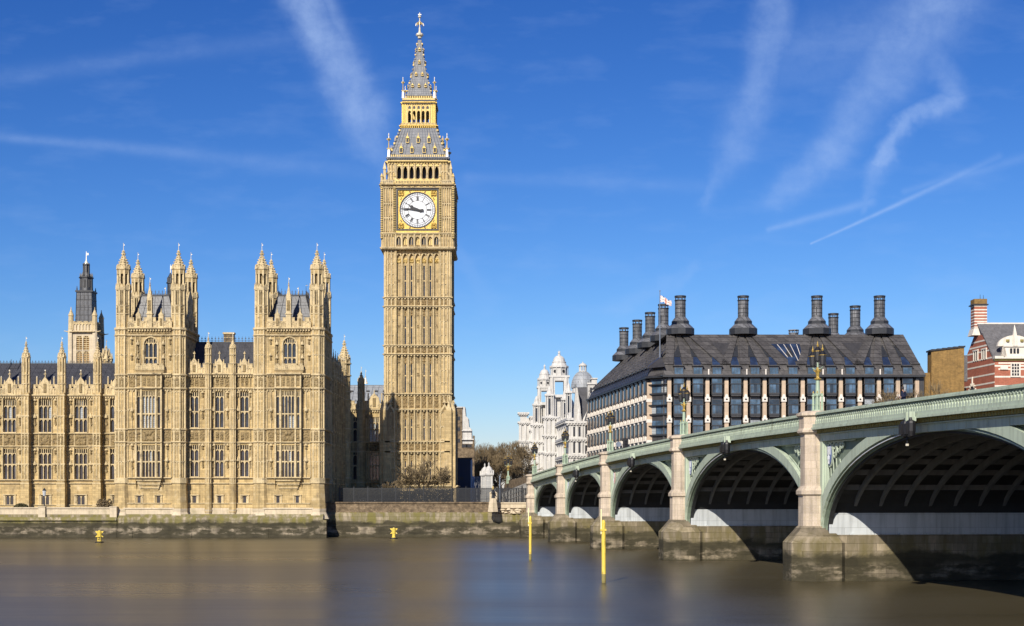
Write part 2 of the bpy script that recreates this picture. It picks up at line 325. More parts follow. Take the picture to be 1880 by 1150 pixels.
class MB:
    def __init__(s, O=(0, 0, 0), U=(1, 0), Nn=(0, -1)):
        s.v = []; s.f = []; s.m = []; s.fr(O, U, Nn)
    def fr(s, O=(0, 0, 0), U=(1, 0), Nn=(0, -1)): s.O = O; s.U = U; s.N = Nn; return s
    def P(s, p):
        u, w, z = p
        return (s.O[0]+u*s.U[0]+w*s.N[0], s.O[1]+u*s.U[1]+w*s.N[1], s.O[2]+z)
    def add(s, pts, faces, m=0):
        b = len(s.v); s.v.extend(s.P(p) for p in pts)
        s.f.extend(tuple(b+i for i in f) for f in faces); s.m.extend([m]*len(faces))
    def poly(s, pts, m=0): s.add(pts, [tuple(range(len(pts)))], m)
    def box(s, u0, u1, w0, w1, z0, z1, m=0, back=False):
        pts = [(u0, w0, z0), (u1, w0, z0), (u1, w1, z0), (u0, w1, z0), (u0, w0, z1), (u1, w0, z1), (u1, w1, z1), (u0, w1, z1)]
        f = [(3, 2, 6, 7), (0, 3, 7, 4), (2, 1, 5, 6), (4, 7, 6, 5), (0, 1, 2, 3)]
        if back: f.append((1, 0, 4, 5))
        s.add(pts, f, m)
    def tbox(s, u0, u1, w0, w1, z0, z1, du, dw, m=0):
        """box whose top is inset by du, dw (front only in w)"""
        pts = [(u0, w0, z0), (u1, w0, z0), (u1, w1, z0), (u0, w1, z0), (u0+du, w0, z1), (u1-du, w0, z1), (u1-du, w1-dw, z1), (u0+du, w1-dw, z1)]
        s.add(pts, [(3, 2, 6, 7), (0, 3, 7, 4), (2, 1, 5, 6), (4, 7, 6, 5), (0, 1, 2, 3), (1, 0, 4, 5)], m)
    def frus(s, cu, cw, r0, r1, z0, z1, n=8, m=0, rot=None, cap=True, sq=1.0):
        a0 = math.pi/n if rot is None else rot
        k = 1/math.cos(math.pi/n) if n <= 8 else 1.0
        cs = [(math.cos(a0+2*math.pi*i/n), math.sin(a0+2*math.pi*i/n)) for i in range(n)]
        pts = [(cu+r0*k*c, cw+r0*k*q*sq, z0) for c, q in cs]+[(cu+r1*k*c, cw+r1*k*q*sq, z1) for c, q in cs]
        f = [(i, (i+1) % n, n+(i+1) % n, n+i) for i in range(n)]
        if cap: f.append(tuple(range(n, 2*n))); f.append(tuple(range(n-1, -1, -1)))
        s.add(pts, f, m)
    def lathe(s, cu, cw, prof, n=10, m=0):
        b = []; k = len(prof)
        for r, z in prof:
            b += [(cu+r*math.cos(2*math.pi*i/n), cw+r*math.sin(2*math.pi*i/n), z) for i in range(n)]
        f = [(j*n+i, j*n+(i+1) % n, (j+1)*n+(i+1) % n, (j+1)*n+i) for j in range(k-1) for i in range(n)]
        f.append(tuple(range((k-1)*n, k*n)))
        s.add(b, f, m)
    def ext(s, uz, w0, w1, m=0, back=False):
        n = len(uz)
        pts = [(u, w1, z) for u, z in uz]+[(u, w0, z) for u, z in uz]
        f = [tuple(range(n))]+[(i, n+i, n+(i+1) % n, (i+1) % n) for i in range(n)]
        if back: f.append(tuple(range(2*n-1, n-1, -1)))
        s.add(pts, f, m)
    def plan(s, uw, z0, z1, m=0):
        n = len(uw)
        pts = [(u, w, z0) for u, w in uw]+[(u, w, z1) for u, w in uw]
        s.add(pts, [(i, (i+1) % n, n+(i+1) % n, n+i) for i in range(n)]+[tuple(range(n, 2*n)), tuple(range(n-1, -1, -1))], m)
    def bar(s, a, b, r0, r1=None, n=4, m=0):
        r1 = r0 if r1 is None else r1
        A = Vector(a); B = Vector(b); d = B-A
        if d.length < 1e-6: return
        d.normalize(); x = d.cross(Vector((0, 0, 1)))
        if x.length < .01: x = d.cross(Vector((1, 0, 0)))
        x.normalize(); y = d.cross(x)
        pts = []
        for C, r in ((A, r0), (B, r1)):
            for i in range(n):
                t = 2*math.pi*(i+.5)/n; pts.append(tuple(C+x*(r*math.cos(t))+y*(r*math.sin(t))))
        s.add(pts, [(i, (i+1) % n, n+(i+1) % n, n+i) for i in range(n)]+[tuple(range(n)), tuple(range(n, 2*n))], m)
    # --- masonry helpers
    def wall(s, u0, u1, z0, z1, holes=(), w=0.0, d=.60, m=0):
        us = sorted({u0, u1, *[max(u0, h[0]) for h in holes], *[min(u1, h[1]) for h in holes]}); zs = sorted({z0, z1, *[h[2] for h in holes], *[h[3] for h in holes]})
        zs = [z for z in zs if z0-1e-6 <= z <= z1+1e-6]
        for a, b in zip(zs, zs[1:]):
            zc = (a+b)/2; st = None
            for c, e in list(zip(us, us[1:]))+[(None, None)]:
                solid = c is not None and not any(h[0] < (c+e)/2 < h[1] and h[2] < zc < h[3] for h in holes)
                if solid and st is None: st = c
                if st is not None and not solid:
                    en = c if c is not None else u1
                    s.poly([(st, w, a), (en, w, a), (en, w, b), (st, w, b)], m); st = None
        for a, b, c, e in [h[:4] for h in holes]:
            s.poly([(a, w, c), (a, w-d, c), (a, w-d, e), (a, w, e)], m); s.poly([(b, w-d, c), (b, w, c), (b, w, e), (b, w-d, e)], m)
            s.poly([(a, w, e), (a, w-d, e), (b, w-d, e), (b, w, e)], m); s.poly([(a, w-d, c), (a, w+.08, c-.06), (b, w+.08, c-.06), (b, w-d, c)], m)
    def head(s, u0, u1, z1, h, w0, w1, m=0, k=4):
        """fills the corners above a pointed arch in the slot u0..u1 that ends at z1"""
        c = (u0+u1)/2; z0 = z1-h
        arc = []
        for i in range(k+1):
            t = i/k; arc.append(((u0)+(c-u0)*(1-math.cos(t*math.pi/2)**1.0 if False else t**1.55), z0+(h-.02)*math.sin(t*math.pi/2)**.85))
        L = [(u0, z1)]+[(u0, z0)]+arc[1:]+[(c, z1)]
        s.ext(L, w0, w1, m); s.ext([(2*c-u, z) for u, z in L][::-1], w0, w1, m)
    def string(s, u0, u1, z, h=.28, p=.30, w=0.0, m=0):
        p *= 1.35
        s.box(u0, u1, w, w+p, z, z+h*.55, m); s.box(u0, u1, w, w+p*.6, z-h*.45, z, m)
    def dent(s, u0, u1, z0, z1, w, p, pitch, fill=.5, m=0):
        n = max(1, int(round((u1-u0)/pitch))); q = (u1-u0)/n
        for i in range(n): s.box(u0+i*q+q*(1-fill)/2, u0+i*q+q*(1+fill)/2, w, w+p, z0, z1, m)
    def panels(s, u0, u1, z0, z1, n, w=0.0, p=.13, rib=.13, mid=(), hd=.45, m=0):
        p *= 1.5
        q = (u1-u0)/n
        for i in range(n+1):
            c = u0+i*q; s.box(c-rib/2, c+rib/2, w, w+p, z0, z1, m)
        tops = list(mid)+[z1]
        for zt in tops:
            if zt is not z1: s.box(u0, u1, w, w+p*.9, zt, zt+rib, m)
            for i in range(n): s.head(u0+i*q+rib/2, u0+(i+1)*q-rib/2, zt, min(hd, q*.9), w, w+p*.75, m, 3)
    def relief(s, u0, u1, z0, z1, w, amp=.22, res=.11, seed=0, m=0, sym=True):
        rr = random.Random(seed); nu = max(2, int((u1-u0)/res)); nz = max(2, int((z1-z0)/res))
        blobs = [(rr.uniform(.05, .95), rr.uniform(.08, .92), rr.uniform(.05, .14), rr.uniform(.4, 1)) for _ in range(int(8+(u1-u0)*(z1-z0)*3.5))]
        W_ = u1-u0; H_ = z1-z0; g = []
        for j in range(nz+1):
            for i in range(nu+1):
                x = i/nu; y = j/nz; xx = .5+abs(x-.5) if sym else x; h = 0
                for bx, by, br, ba in blobs:
                    bxx = .5+abs(bx-.5) if sym else bx
                    d2 = ((xx-bxx)*W_)**2+((y-by)*H_)**2; rb = br*min(W_, H_)*1.4
                    if d2 < rb*rb: h = max(h, ba*(1-d2/rb/rb)**.5)
                e = min(x, 1-x, y, 1-y); h = h*min(1, e*9)
                g.append((u0+x*W_, w+amp*h, z0+y*H_))
        s.add(g, [(j*(nu+1)+i, j*(nu+1)+i+1, (j+1)*(nu+1)+i+1, (j+1)*(nu+1)+i) for j in range(nz) for i in range(nu)], m)
    def battle(s, u0, u1, z0, z1, w0, w1, pitch=1.15, m=0, low=.58):
        zl = z0+(z1-z0)*low
        s.box(u0, u1, w0, w1, z0, zl, m, True); s.box(u0, u1, w0-.04, w1+.06, zl, zl+.10, m, True)
        n = max(1, int(round((u1-u0)/pitch))); q = (u1-u0)/n
        for i in range(n):
            a = u0+i*q+q*.18; b = u0+i*q+q*.82
            s.box(a, b, w0, w1, zl+.10, z1-.1, m, True); s.box(a-.05, b+.05, w0-.05, w1+.07, z1-.1, z1, m, True)
            s.box((a+b)/2-.06, (a+b)/2+.06, w1, w1+.07, z0+.1, zl, m)
            s.box(a-.02, a+.08, w1, w1+.05, z0+.1, zl, m); s.box(b-.08, b+.02, w1, w1+.05, z0+.1, zl, m)
    def build(s, name, mats, parent=None, loc=None, smooth=False):
        me = s.mesh(name, mats, loc if loc is not None else wl(parent), smooth)
        return put(name, me, parent, loc if loc is not None else wl(parent))
    def mesh(s, name, mats, loc=(0, 0, 0), smooth=False):
        me = bpy.data.meshes.new(name); L = Vector(loc)
        me.from_pydata([(a-L[0], b-L[1], c-L[2]) for a, b, c in s.v], [], s.f)
        if isinstance(mats, str): mats = [mats]
        for k in mats: me.materials.append(MT[k])
        me.polygons.foreach_set('material_index', s.m)
        if smooth: me.polygons.foreach_set('use_smooth', [True]*len(s.f))
        me.update(); return me
def PX(px, Y): return (px-940)/F*Y
def PZ(py, Y): return EYE+(920-py)/F*Y
def spirelet(B, cu, cw, r, z0, z1, ztip, m=0, mg=1, n=8, crk=6):
    """crocketed stone spirelet from z0 to z1, then a gilded rod up to ztip"""
    h = z1-z0
    B.frus(cu, cw, r, r*.12, z0, z1, n, m)
    for k in range(crk):
        t = (k+.5)/crk; rr = r*(1-t)+r*.12*t
        for i in range(n):
            if n == 8 and i % 2 and k > crk*.6: continue
            a = 2*math.pi*(i+.5)/n; x = cu+rr*1.12*math.cos(a); y = cw+rr*1.12*math.sin(a); e = max(.05, .11*r)
            B.box(x-e, x+e, y-e, y+e, z0+h*t, z0+h*t+e*1.6, m, True)
    B.frus(cu, cw, r*.34, r*.34, z1-.02*h, z1+.05*h, 6, m); B.frus(cu, cw, r*.12, r*.26, z1+.05*h, z1+.16*h, 6, m); B.frus(cu, cw, r*.26, r*.05, z1+.16*h, z1+.26*h, 6, m)
    B.frus(cu, cw, .055, .03, z1+.2*h, ztip, 5, mg)
    zt = ztip-.22*(ztip-z1); B.box(cu, cu+.20, cw-.02, cw+.02, zt, zt+.16, mg, True); B.frus(cu, cw, .07, .07, ztip-.1, ztip, 5, mg)
# ================================================================ THE PALACE
def make_window(nl, W, H, trs=(), d=.55, mull=.125, top=.9, blind=0, seed=0, wm=None):
    """traceried window, local: centred on x, sill at z=0, wall face at y=0 looking to -y"""
    B = MB(); rr = random.Random(seed); q = W/nl; lev = [0]+list(trs)+[H]
    for j in range(len(lev)-1):
        for i in range(nl):
            a = -W/2+i*q
            bl = 2 if rr.random() < blind else 1
            B.poly([(a, -d+.06, lev[j]), (a+q, -d+.06, lev[j]), (a+q, -d+.06, lev[j+1]), (a, -d+.06, lev[j+1])], bl)
    for i in range(nl+1):
        c = -W/2+i*q; mm = mull if 0 < i < nl else mull*1.5
        B.box(c-mm/2, c+mm/2, -d, -.10, 0, H)
    for t in trs: B.box(-W/2, W/2, -d, -.06, t-.10, t+.10)
    B.box(-W/2-.08, W/2+.08, -d, .14, -.16, .04)
    for i in range(nl):
        a = -W/2+i*q+mull/2; b = a+q-mull
        for t in trs: B.head(a, b, t-.1, q*.62, -d+.1, -.14, 0, 3)
        if top > .5:
            B.head(a, b, H-top, q*.7, -d+.1, -.14, 0, 3)
            c = (a+b)/2; B.box(c-.05, c+.05, -d+.1, -.16, H-top-.05, H)
            B.head(a, c-.04, H, q*.5, -d+.1, -.14, 0, 2); B.head(c+.04, b, H, q*.5, -d+.1, -.14, 0, 2)
            B.box(a, b, -d+.1, -.2, H-top-.03, H-top+.07)
        else:
            B.head(a, b, H, q*.75, -d+.1, -.12, 0, 3)
    return B.mesh('window', ['palace_trim', 'leaded_glass', 'blind_glass'])
ROT = {(0, -1): 0, (1, 0): R(90), (0, 1): R(180), (-1, 0): R(-90)}
palace = thing('gothic_palace', 'long honey-coloured gothic river palace with turreted pavilion towers and dark slate roofs', 'palace', (PX(400, 265), 270, 4.0))
STM = ['palace_stone', 'palace_trim', 'palace_carved', 'pale_plinth', 'gilt_tip', 'slate']
def zz(py): return PZ(py, 265)
# ---- corner turret of the pavilion towers (one mesh, eight copies)
def turret_mesh():
    B = MB(); r = 1.28
    B.frus(0, 0, r+.28, r+.10, zz(924), zz(888), 8); B.frus(0, 0, r+.34, r+.34, zz(934), zz(924), 8)
    B.frus(0, 0, r, r, zz(888), zz(602), 8)
    for a, b in ((888, 878), (813, 811), (790, 787), (715, 712), (690, 687), (617, 615), (606, 602)):
        B.frus(0, 0, r+.06, r+.26, zz(a)-.12, zz(a)+.06, 8, 1); B.frus(0, 0, r+.26, r+.22, zz(a)+.06, zz(b)+.05, 8, 1)
    for i in range(8):
        a = 2*math.pi*(i+.5)/8; k = 1/math.cos(math.pi/8); x = r*k*math.cos(a); y = r*k*math.sin(a)
        B.frus(x*.99, y*.99, .13, .13, zz(888), zz(602), 4, 1)
        # slim ribs mid-face, with panel heads
        a2 = 2*math.pi*i/8; nx, ny = math.cos(a2), math.sin(a2); tx, ty = -ny, nx
        B.fr((nx*r, ny*r, 0), (tx, ty), (nx, ny))
        B.box(-.05, .05, 0, .09, zz(876), zz(602), 1)
        hw = r*math.tan(math.pi/8)-.1
        for zt in (818, 848, 792, 720, 755, 694, 620, 652):
            B.head(-hw, -.05, zz(zt), .4, 0, .08, 1, 2); B.head(.05, hw, zz(zt), .4, 0, .08, 1, 2)
            B.box(-hw, hw, 0, .09, zz(zt), zz(zt)+.12, 1)
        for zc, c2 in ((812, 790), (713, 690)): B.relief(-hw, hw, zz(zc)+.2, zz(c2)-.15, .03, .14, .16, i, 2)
        B.fr()
    # upper, open stages
    r2 = 1.12
    B.frus(0, 0, r2, r2, zz(602), zz(561), 8); B.frus(0, 0, r2+.12, r2+.12, zz(577), zz(575), 8, 1); B.frus(0, 0, r2+.05, r2+.16, zz(563), zz(560), 8, 1)
    B.frus(0, 0, .66, .66, zz(561), zz(533), 8, 2)
    B.frus(0, 0, r2+.14, r2+.14, zz(533), zz(531), 8, 1); B.frus(0, 0, r2, r2-.06, zz(531), zz(523), 8)
    B.frus(0, 0, .55, .55, zz(523), zz(500), 8, 2); B.frus(0, 0, 1.06, 1.10, zz(502), zz(494), 8); B.frus(0, 0, 1.2, 1.2, zz(494.5), zz(493), 8, 1)
    for i in range(8):
        a = 2*math.pi*(i+.5)/8; k = 1/math.cos(math.pi/8); c, q = math.cos(a), math.sin(a)
        B.frus(r2*k*c*.93, r2*k*q*.93, .17, .17, zz(602), zz(531), 4, 1)
        B.frus(1.02*k*c*.92, 1.02*k*q*.92, .15, .15, zz(523), zz(493), 4, 1)
        B.frus(1.2*k*c, 1.2*k*q, .14, .02, zz(531), zz(519), 4, 1)
        B.frus(1.1*k*c, 1.1*k*q, .11, .02, zz(494), zz(486), 4, 1)
        a2 = 2*math.pi*i/8; nx, ny = math.cos(a2), math.sin(a2); tx, ty = -ny, nx
        B.fr((nx*r2, ny*r2, 0), (tx, ty), (nx, ny)); hw = r2*math.tan(math.pi/8)-.02
        B.box(-.05, .05, -.12, .05, zz(561), zz(531), 1)
        B.head(-hw, -.03, zz(533), .5, -.2, .02, 1, 2); B.head(.03, hw, zz(533), .5, -.2, .02, 1, 2)
        B.ext([(-hw-.1, zz(531)), (hw+.1, zz(531)), (0, zz(521))], 0, .16, 1); B.relief(-hw, hw, zz(575), zz(563), .02, .10, .16, i+20, 2)
        B.ext([(-hw, zz(494)), (hw, zz(494)), (0, zz(485))], -.1, .08, 1); B.head(-hw, hw, zz(502), .5, -.22, -.04, 1, 2)
        B.fr()
    spirelet(B, 0, 0, 1.08, zz(493), zz(465), zz(445), 1, 4)
    # splayed foot on the river plinth
    B.frus(0, 0, r+.34, r+.42, zz(941), zz(934), 8, 3); B.frus(0, 0, r+.95, r+.42, zz(953), zz(941), 8, 3)
    return B.mesh('corner_turret', STM)
TUR = turret_mesh()
# windows shared
W_T1 = [make_window(4, PX(285, 265)-PX(261, 265), zz(718.5)-zz(787), (zz(760.5)-zz(787),), blind=b, seed=s) for b, s in ((.85, 1), (.12, 2))]
W_T2 = make_window(4, PX(285, 265)-PX(261, 265), zz(818)-zz(876.5), (zz(848)-zz(876.5),), blind=.05, seed=3)
W_S1 = make_window(1, .62, zz(719.5)-zz(787), (zz(760.5)-zz(787),), blind=.0, seed=1)
W_S2 = make_window(1, .62, zz(819)-zz(876.5), (zz(848)-zz(876.5),), blind=.0, seed=1)
W_UP = make_window(3, PX(288.4, 265)-PX(263.7, 265)-.1, zz(621)-zz(669), (zz(657)-zz(669),), blind=.5, seed=5)
W_C1 = [make_window(2, PX(365, 267)-PX(349, 267), PZ(719.5, 267)-PZ(785.5, 267), (PZ(756, 267)-PZ(785.5, 267),), blind=b, seed=s) for b, s in ((.05, 1), (.0, 2), (.35, 11))]
W_C2 = make_window(2, PX(365, 267)-PX(349, 267), PZ(817, 267)-PZ(875.5, 267), (PZ(847, 267)-PZ(875.5, 267),), blind=.02, seed=2)
W_SM = make_window(1, .75, 2.05, (), d=.3, top=0, seed=2)
W_L1 = [make_window(3, 2.42, PZ(733, 278)-PZ(794, 278), (PZ(769.6, 278)-PZ(794, 278),), blind=b, seed=s, top=1.3) for b, s in ((.2, 3), (.12, 8))]
W_L2 = make_window(3, 2.42, PZ(824, 278)-PZ(880.6, 278), (PZ(853, 278)-PZ(880.6, 278),), blind=.0, seed=2)
W_LS = make_window(2, 1.55, 2.15, (), d=.3, top=0, seed=3)
def hood(B, c, hw, z0, z1, p=.16, w=0.0):
    B.box(c-hw, c-hw+.16, w, w+p, z0, z1, 1); B.box(c+hw-.16, c+hw, w, w+p, z0, z1, 1); B.box(c-hw-.05, c+hw+.05, w, w+p+.08, z1, z1+.16, 1)
def canopy(B, c, z0, z1, w=0.0, m=1):
    """niche with bracket, small figure and crocketed canopy"""
    h = z1-z0
    B.frus(c, w+.1, .05, .22, z0, z0+h*.16, 6, m); B.frus(c, w+.12, .17, .12, z0+h*.16, z0+h*.42, 6, 2); B.frus(c, w+.12, .10, .07, z0+h*.42, z0+h*.52, 6, 2)
    B.frus(c, w+.1, .26, .26, z0+h*.60, z0+h*.70, 6, m); B.frus(c, w+.1, .24, .02, z0+h*.70, z1, 6, m)
# ---- a pavilion tower
def pavilion(cpx, wi, lab):
    c = PX(cpx, 265); B = MB((c, 265, 0)); hs = 3.95
    ol, orr = PX(250-274+cpx, 265)-c, PX(298-274+cpx, 265)-c
    oc = (ol+orr)/2; wh = (PX(285, 265)-PX(261, 265))/2; sx = wh+.62
    z1a, z1b, z2a, z2b = zz(787), zz(718.5), zz(876.5), zz(818)
    # flanking wall strips and the projecting oriel
    for a, b in ((-hs, ol), (orr, hs)):
        B.wall(a, b, zz(934), zz(617))
        n = 1
        B.panels(a+.05, b-.05, zz(876), zz(815), 2, 0, .12, .12, (zz(846),), .5, 1)
        B.panels(a+.05, b-.05, zz(786), zz(717), 2, 0, .12, .12, (zz(752),), .5, 1)
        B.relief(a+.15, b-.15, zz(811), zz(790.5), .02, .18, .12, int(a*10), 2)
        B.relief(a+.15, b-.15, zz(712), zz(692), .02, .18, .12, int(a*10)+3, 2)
        canopy(B, (a+b)/2, zz(862), zz(838), .08); canopy(B, (a+b)/2, zz(772), zz(745), .08); canopy(B, (a+b)/2, zz(826), zz(814), .08)
    pw = .85
    hl = [(oc-wh, oc+wh, z1a, z1b), (oc-wh-.95, oc-wh-.33, z1a, z1b), (oc+wh+.33, oc+wh+.95, z1a, z1b), (oc-wh, oc+wh, z2a, z2b), (oc-wh-.95, oc-wh-.33, z2a, z2b), (oc+wh+.33, oc+wh+.95, z2a, z2b)]
    B.wall(ol, orr, zz(879), zz(690), hl, pw)
    B.poly([(ol, 0, zz(901)), (ol, 0, zz(690)), (ol, pw, zz(690)), (ol, pw, zz(879))]); B.poly([(orr, 0, zz(901)), (orr, 0, zz(690)), (orr, pw, zz(690)), (orr, pw, zz(879))])
    B.wall(ol, orr, zz(934), zz(879), [(oc+dx-.38, oc+dx+.38, zz(929), zz(929)+2.05) for dx in (-1.95, 1.55)])
    # corbelled foot of the oriel
    B.add([(ol, pw, zz(879)), (orr, pw, zz(879)), (orr-.9, .05, zz(902)), (ol+.9, .05, zz(902)), (ol, 0, zz(879)), (orr, 0, zz(879))], [(0, 1, 2, 3), (4, 0, 3), (1, 5, 2)])
    for k, t in enumerate((.15, .45, .75)):
        B.box(ol+.9*t*.9, orr-.9*t*.9, 0, pw*(1-t)+.16, zz(879)-(zz(879)-zz(902))*t-.08, zz(879)-(zz(879)-zz(902))*t+.10, 1)
    for xx in (oc-wh-.16, oc+wh+.16, ol+.1, orr-.1):
        B.box(xx-.13, xx+.13, pw, pw+.18, zz(879), zz(690), 1)
    B.relief(oc-wh, oc+wh, zz(812), zz(790), pw+.02, .30, .09, 5, 2)
    for a, b in ((oc-wh-1.0, oc-wh-.3), (oc+wh+.3, oc+wh+1.0)): B.relief(a, b, zz(812), zz(790), pw+.02, .2, .10, int(b*9), 2)
    q = (2*wh)/3
    for i in range(3):
        B.box(oc-wh+i*q+.1, oc-wh+(i+1)*q-.1, pw, pw+.06, zz(710), zz(693), 2); B.relief(oc-wh+i*q+.15, oc-wh+(i+1)*q-.15, zz(709), zz(694), pw+.07, .16, .11, i, 2)
    for a, b in ((oc-wh-1.0, oc-wh-.3), (oc+wh+.3, oc+wh+1.0)): B.relief(a, b, zz(710), zz(693), pw+.02, .18, .12, int(b*7), 2)
    # strings run round the oriel
    for py, h, p in ((888, .26, .22), (878, .26, .30), (813, .26, .26), (788, .24, .26), (714, .34, .36), (688, .40, .42)):
        B.string(-hs, hs, zz(py), h, p, 0, 1)
        if 690 < py < 885 or py == 688: B.string(ol-.05, orr+.05, zz(py), h, p, pw, 1)
    B.dent(-hs, hs, zz(688)-.42, zz(688)-.2, .0, .3, .42, .55, 1); B.dent(-hs, hs, zz(714)-.40, zz(714)-.18, 0, .26, .42, .55, 1)
    B.box(ol-.05, orr+.05, 0, pw, zz(690), zz(688)+.2, 1)
    # small basement windows
    for dx in (-1.95, 1.55):
        hood(B, oc+dx, .72, zz(927), zz(910)); 
    # upper storey with the arched window
    uw = (PX(288.4, 265)-PX(263.7, 265))/2; uc = PX(276-274+cpx, 265)-c
    B.wall(-hs, hs, zz(688)+.2, zz(617)+.0, [(uc-uw, uc+uw, zz(669), zz(621))], .02)
    B.head(uc-uw, uc+uw, zz(620.8), 1.5, -.35, .02, 0, 5)
    B.box(uc-uw-.22, uc-uw, 0, .2, zz(669), zz(634), 1); B.box(uc+uw, uc+uw+.22, 0, .2, zz(669), zz(634), 1)
    k = 8; arc = [(uc+(uw+.11)*math.cos(math.pi*i/k), zz(634.5)+1.55*math.sin(math.pi*i/k)**.9) for i in range(k+1)]
    for p0, p1 in zip(arc, arc[1:]): B.bar((p0[0], .1, p0[1]), (p1[0], .1, p1[1]), .13, None, 4, 1)
    B.box(uc-2.6, uc+2.6, 0, .95, zz(680), zz(679), 1)
    B.battle(uc-2.6, uc+2.6, zz(679), zz(668.5), .70, .95, .95, 1, .6); B.tbox(uc-2.3, uc+2.3, 0, .35, zz(687), zz(680), -.3, -.55, 1)
    for sgn in (-1, 1):
        xx = uc+sgn*2.3; B.relief(xx-.36, xx+.36, zz(672), zz(620), .04, .22, .13, 40+sgn, 2); B.box(xx-.46, xx-.36, 0, .18, zz(680), zz(618), 1); B.box(xx+.36, xx+.46, 0, .18, zz(680), zz(618), 1)
        for za, zb in ((672, 650), (648, 624)): canopy(B, xx, zz(za), zz(zb), .15)
        xx = uc+sgn*3.45; canopy(B, xx, zz(662), zz(648), .05); canopy(B, xx, zz(633), zz(618), .05); B.box(xx-.5, xx-.42, 0, .1, zz(686), zz(618), 1)
    # frieze, cornice, parapet
    B.string(-hs, hs, zz(616.5), .3, .3, 0, 1); B.box(-hs, hs, 0, .05, zz(615), zz(606), 0); B.relief(-hs, hs, zz(614.5), zz(606.5), .06, .2, .13, 9, 2)
    B.string(-hs, hs, zz(604), .36, .5, 0, 1); B.dent(-hs, hs, zz(604)-.42, zz(604)-.16, 0, .42, .5, .55, 1)
    for side in range(4):
        O, U, Nn = [((c, 265, 0), (1, 0), (0, -1)), ((c+6.1, 265+6.1, 0), (0, 1), (1, 0)), ((c, 265+12.2, 0), (-1, 0), (0, 1)), ((c-6.1, 265+6.1, 0), (0, -1), (-1, 0))][side]
        B.fr(O, U, Nn)
        B.battle(-hs, hs, zz(603), zz(583), -.35, 0.05, 1.25, 1, .62); B.panels(-hs, hs, zz(602), zz(592), 9, .05, .08, .09, (), .3, 1)
        for sgn in (-1, 1):
            B.box(sgn*2.05-.42, sgn*2.05+.42, -.3, .16, zz(602), zz(579), 1); B.ext([(sgn*2.05-.5, zz(579)), (sgn*2.05+.5, zz(579)), (sgn*2.05, zz(572))], -.3, .2, 1)
            B.box(sgn*2.05-.2, sgn*2.05+.2, .16, .3, zz(598), zz(585), 2); B.frus(sgn*2.05, -.1, .12, .03, zz(573), zz(566), 5, 1)
        # tall middle pinnacle
        B.frus(0, -.1, .46, .42, zz(603), zz(548), 4, 1); B.frus(0, -.1, .56, .56, zz(578), zz(576), 4, 1); B.relief(-.3, .3, zz(572), zz(552), .34, .12, .1, 4, 2)
        for dx in (-.4, .4): B.frus(dx, -.1, .12, .02, zz(552), zz(540), 4, 1)
        spirelet(B, 0, -.1, .44, zz(548), zz(524), zz(510), 1, 4, 4, 5)
        if side:
            B.wall(-hs-.6, hs+.6, zz(940) if side == 1 else zz(720), zz(603), (), .0)
            for py in (888, 878, 813, 788, 714, 688, 616, 604): B.string(-hs, hs, zz(py), .28, .32, 0, 1)
            if side == 1:
                B.panels(-hs, hs, zz(876), zz(815), 8, 0, .14, .13, (zz(846),), .5, 1); B.panels(-hs, hs, zz(786), zz(716), 8, 0, .14, .13, (zz(752),), .5, 1); B.panels(-hs, hs, zz(684), zz(618), 8, 0, .14, .13, (zz(652),), .5, 1)
                B.relief(-hs, hs, zz(811), zz(790), .02, .18, .2, 3, 2); B.relief(-hs, hs, zz(712), zz(691), .02, .18, .2, 4, 2)
    B.fr((c, 265, 0))
    B.box(-5.6, 5.6, -11.6, -.5, zz(602)-.9, zz(602)-.5, 5, True)
    # plinth
    B.box(-hs-.2, hs+.2, 0, .30, zz(933), zz(925), 0); B.string(-hs, hs, zz(925), .26, .36, 0, 1)
    B.box(-hs-.6, hs+.6, -.2, .62, zz(956), zz(933), 3); B.box(-hs-.6, hs+.6, -.2, .78, zz(935), zz(933)+.05, 3)
    o = B.build('pavilion_tower', STM, palace, (c, 265, 4)); tag(o, lab)
    for dx, dw in ((-4.98, .95), (4.98, .95), (4.98, 11.2), (-4.98, 11.2)): put('corner_turret', TUR, o, (c+dx, 265+dw, 0))
    put('window', W_T1[wi], o, (c+oc, 265-pw, z1a)); put('window', W_T2, o, (c+oc, 265-pw, z2a))
    for sg in (-1, 1):
        put('window', W_S1, o, (c+oc+sg*(wh+.64), 265-pw, z1a)); put('window', W_S2, o, (c+oc+sg*(wh+.64), 265-pw, z2a))
    put('window', W_UP, o, (c+uc, 265-.02, zz(669)))
    for dx in (-1.95, 1.55):
        put('window', W_SM, o, (c+oc+dx, 265, zz(929)))
    # steep pavilion roof with iron cresting
    D = MB((c, 265, 0)); zb = zz(600); zt = PZ(543, 269)
    D.add([(-4.3, -2, zb), (4.3, -2, zb), (4.3, -10.3, zb), (-4.3, -10.3, zb), (-2.55, -4.2, zt), (2.55, -4.2, zt), (2.55, -8.2, zt), (-2.55, -8.2, zt)], [(0, 1, 5, 4), (1, 2, 6, 5), (2, 3, 7, 6), (3, 0, 4, 7), (4, 5, 6, 7)], 0)
    for a, b in (((-4.3, -2, zb), (-2.55, -4.2, zt)), ((4.3, -2, zb), (2.55, -4.2, zt)), ((4.3, -10.3, zb), (2.55, -8.2, zt)), ((-4.3, -10.3, zb), (-2.55, -8.2, zt))): D.bar(a, b, .16, .12, 4, 1)
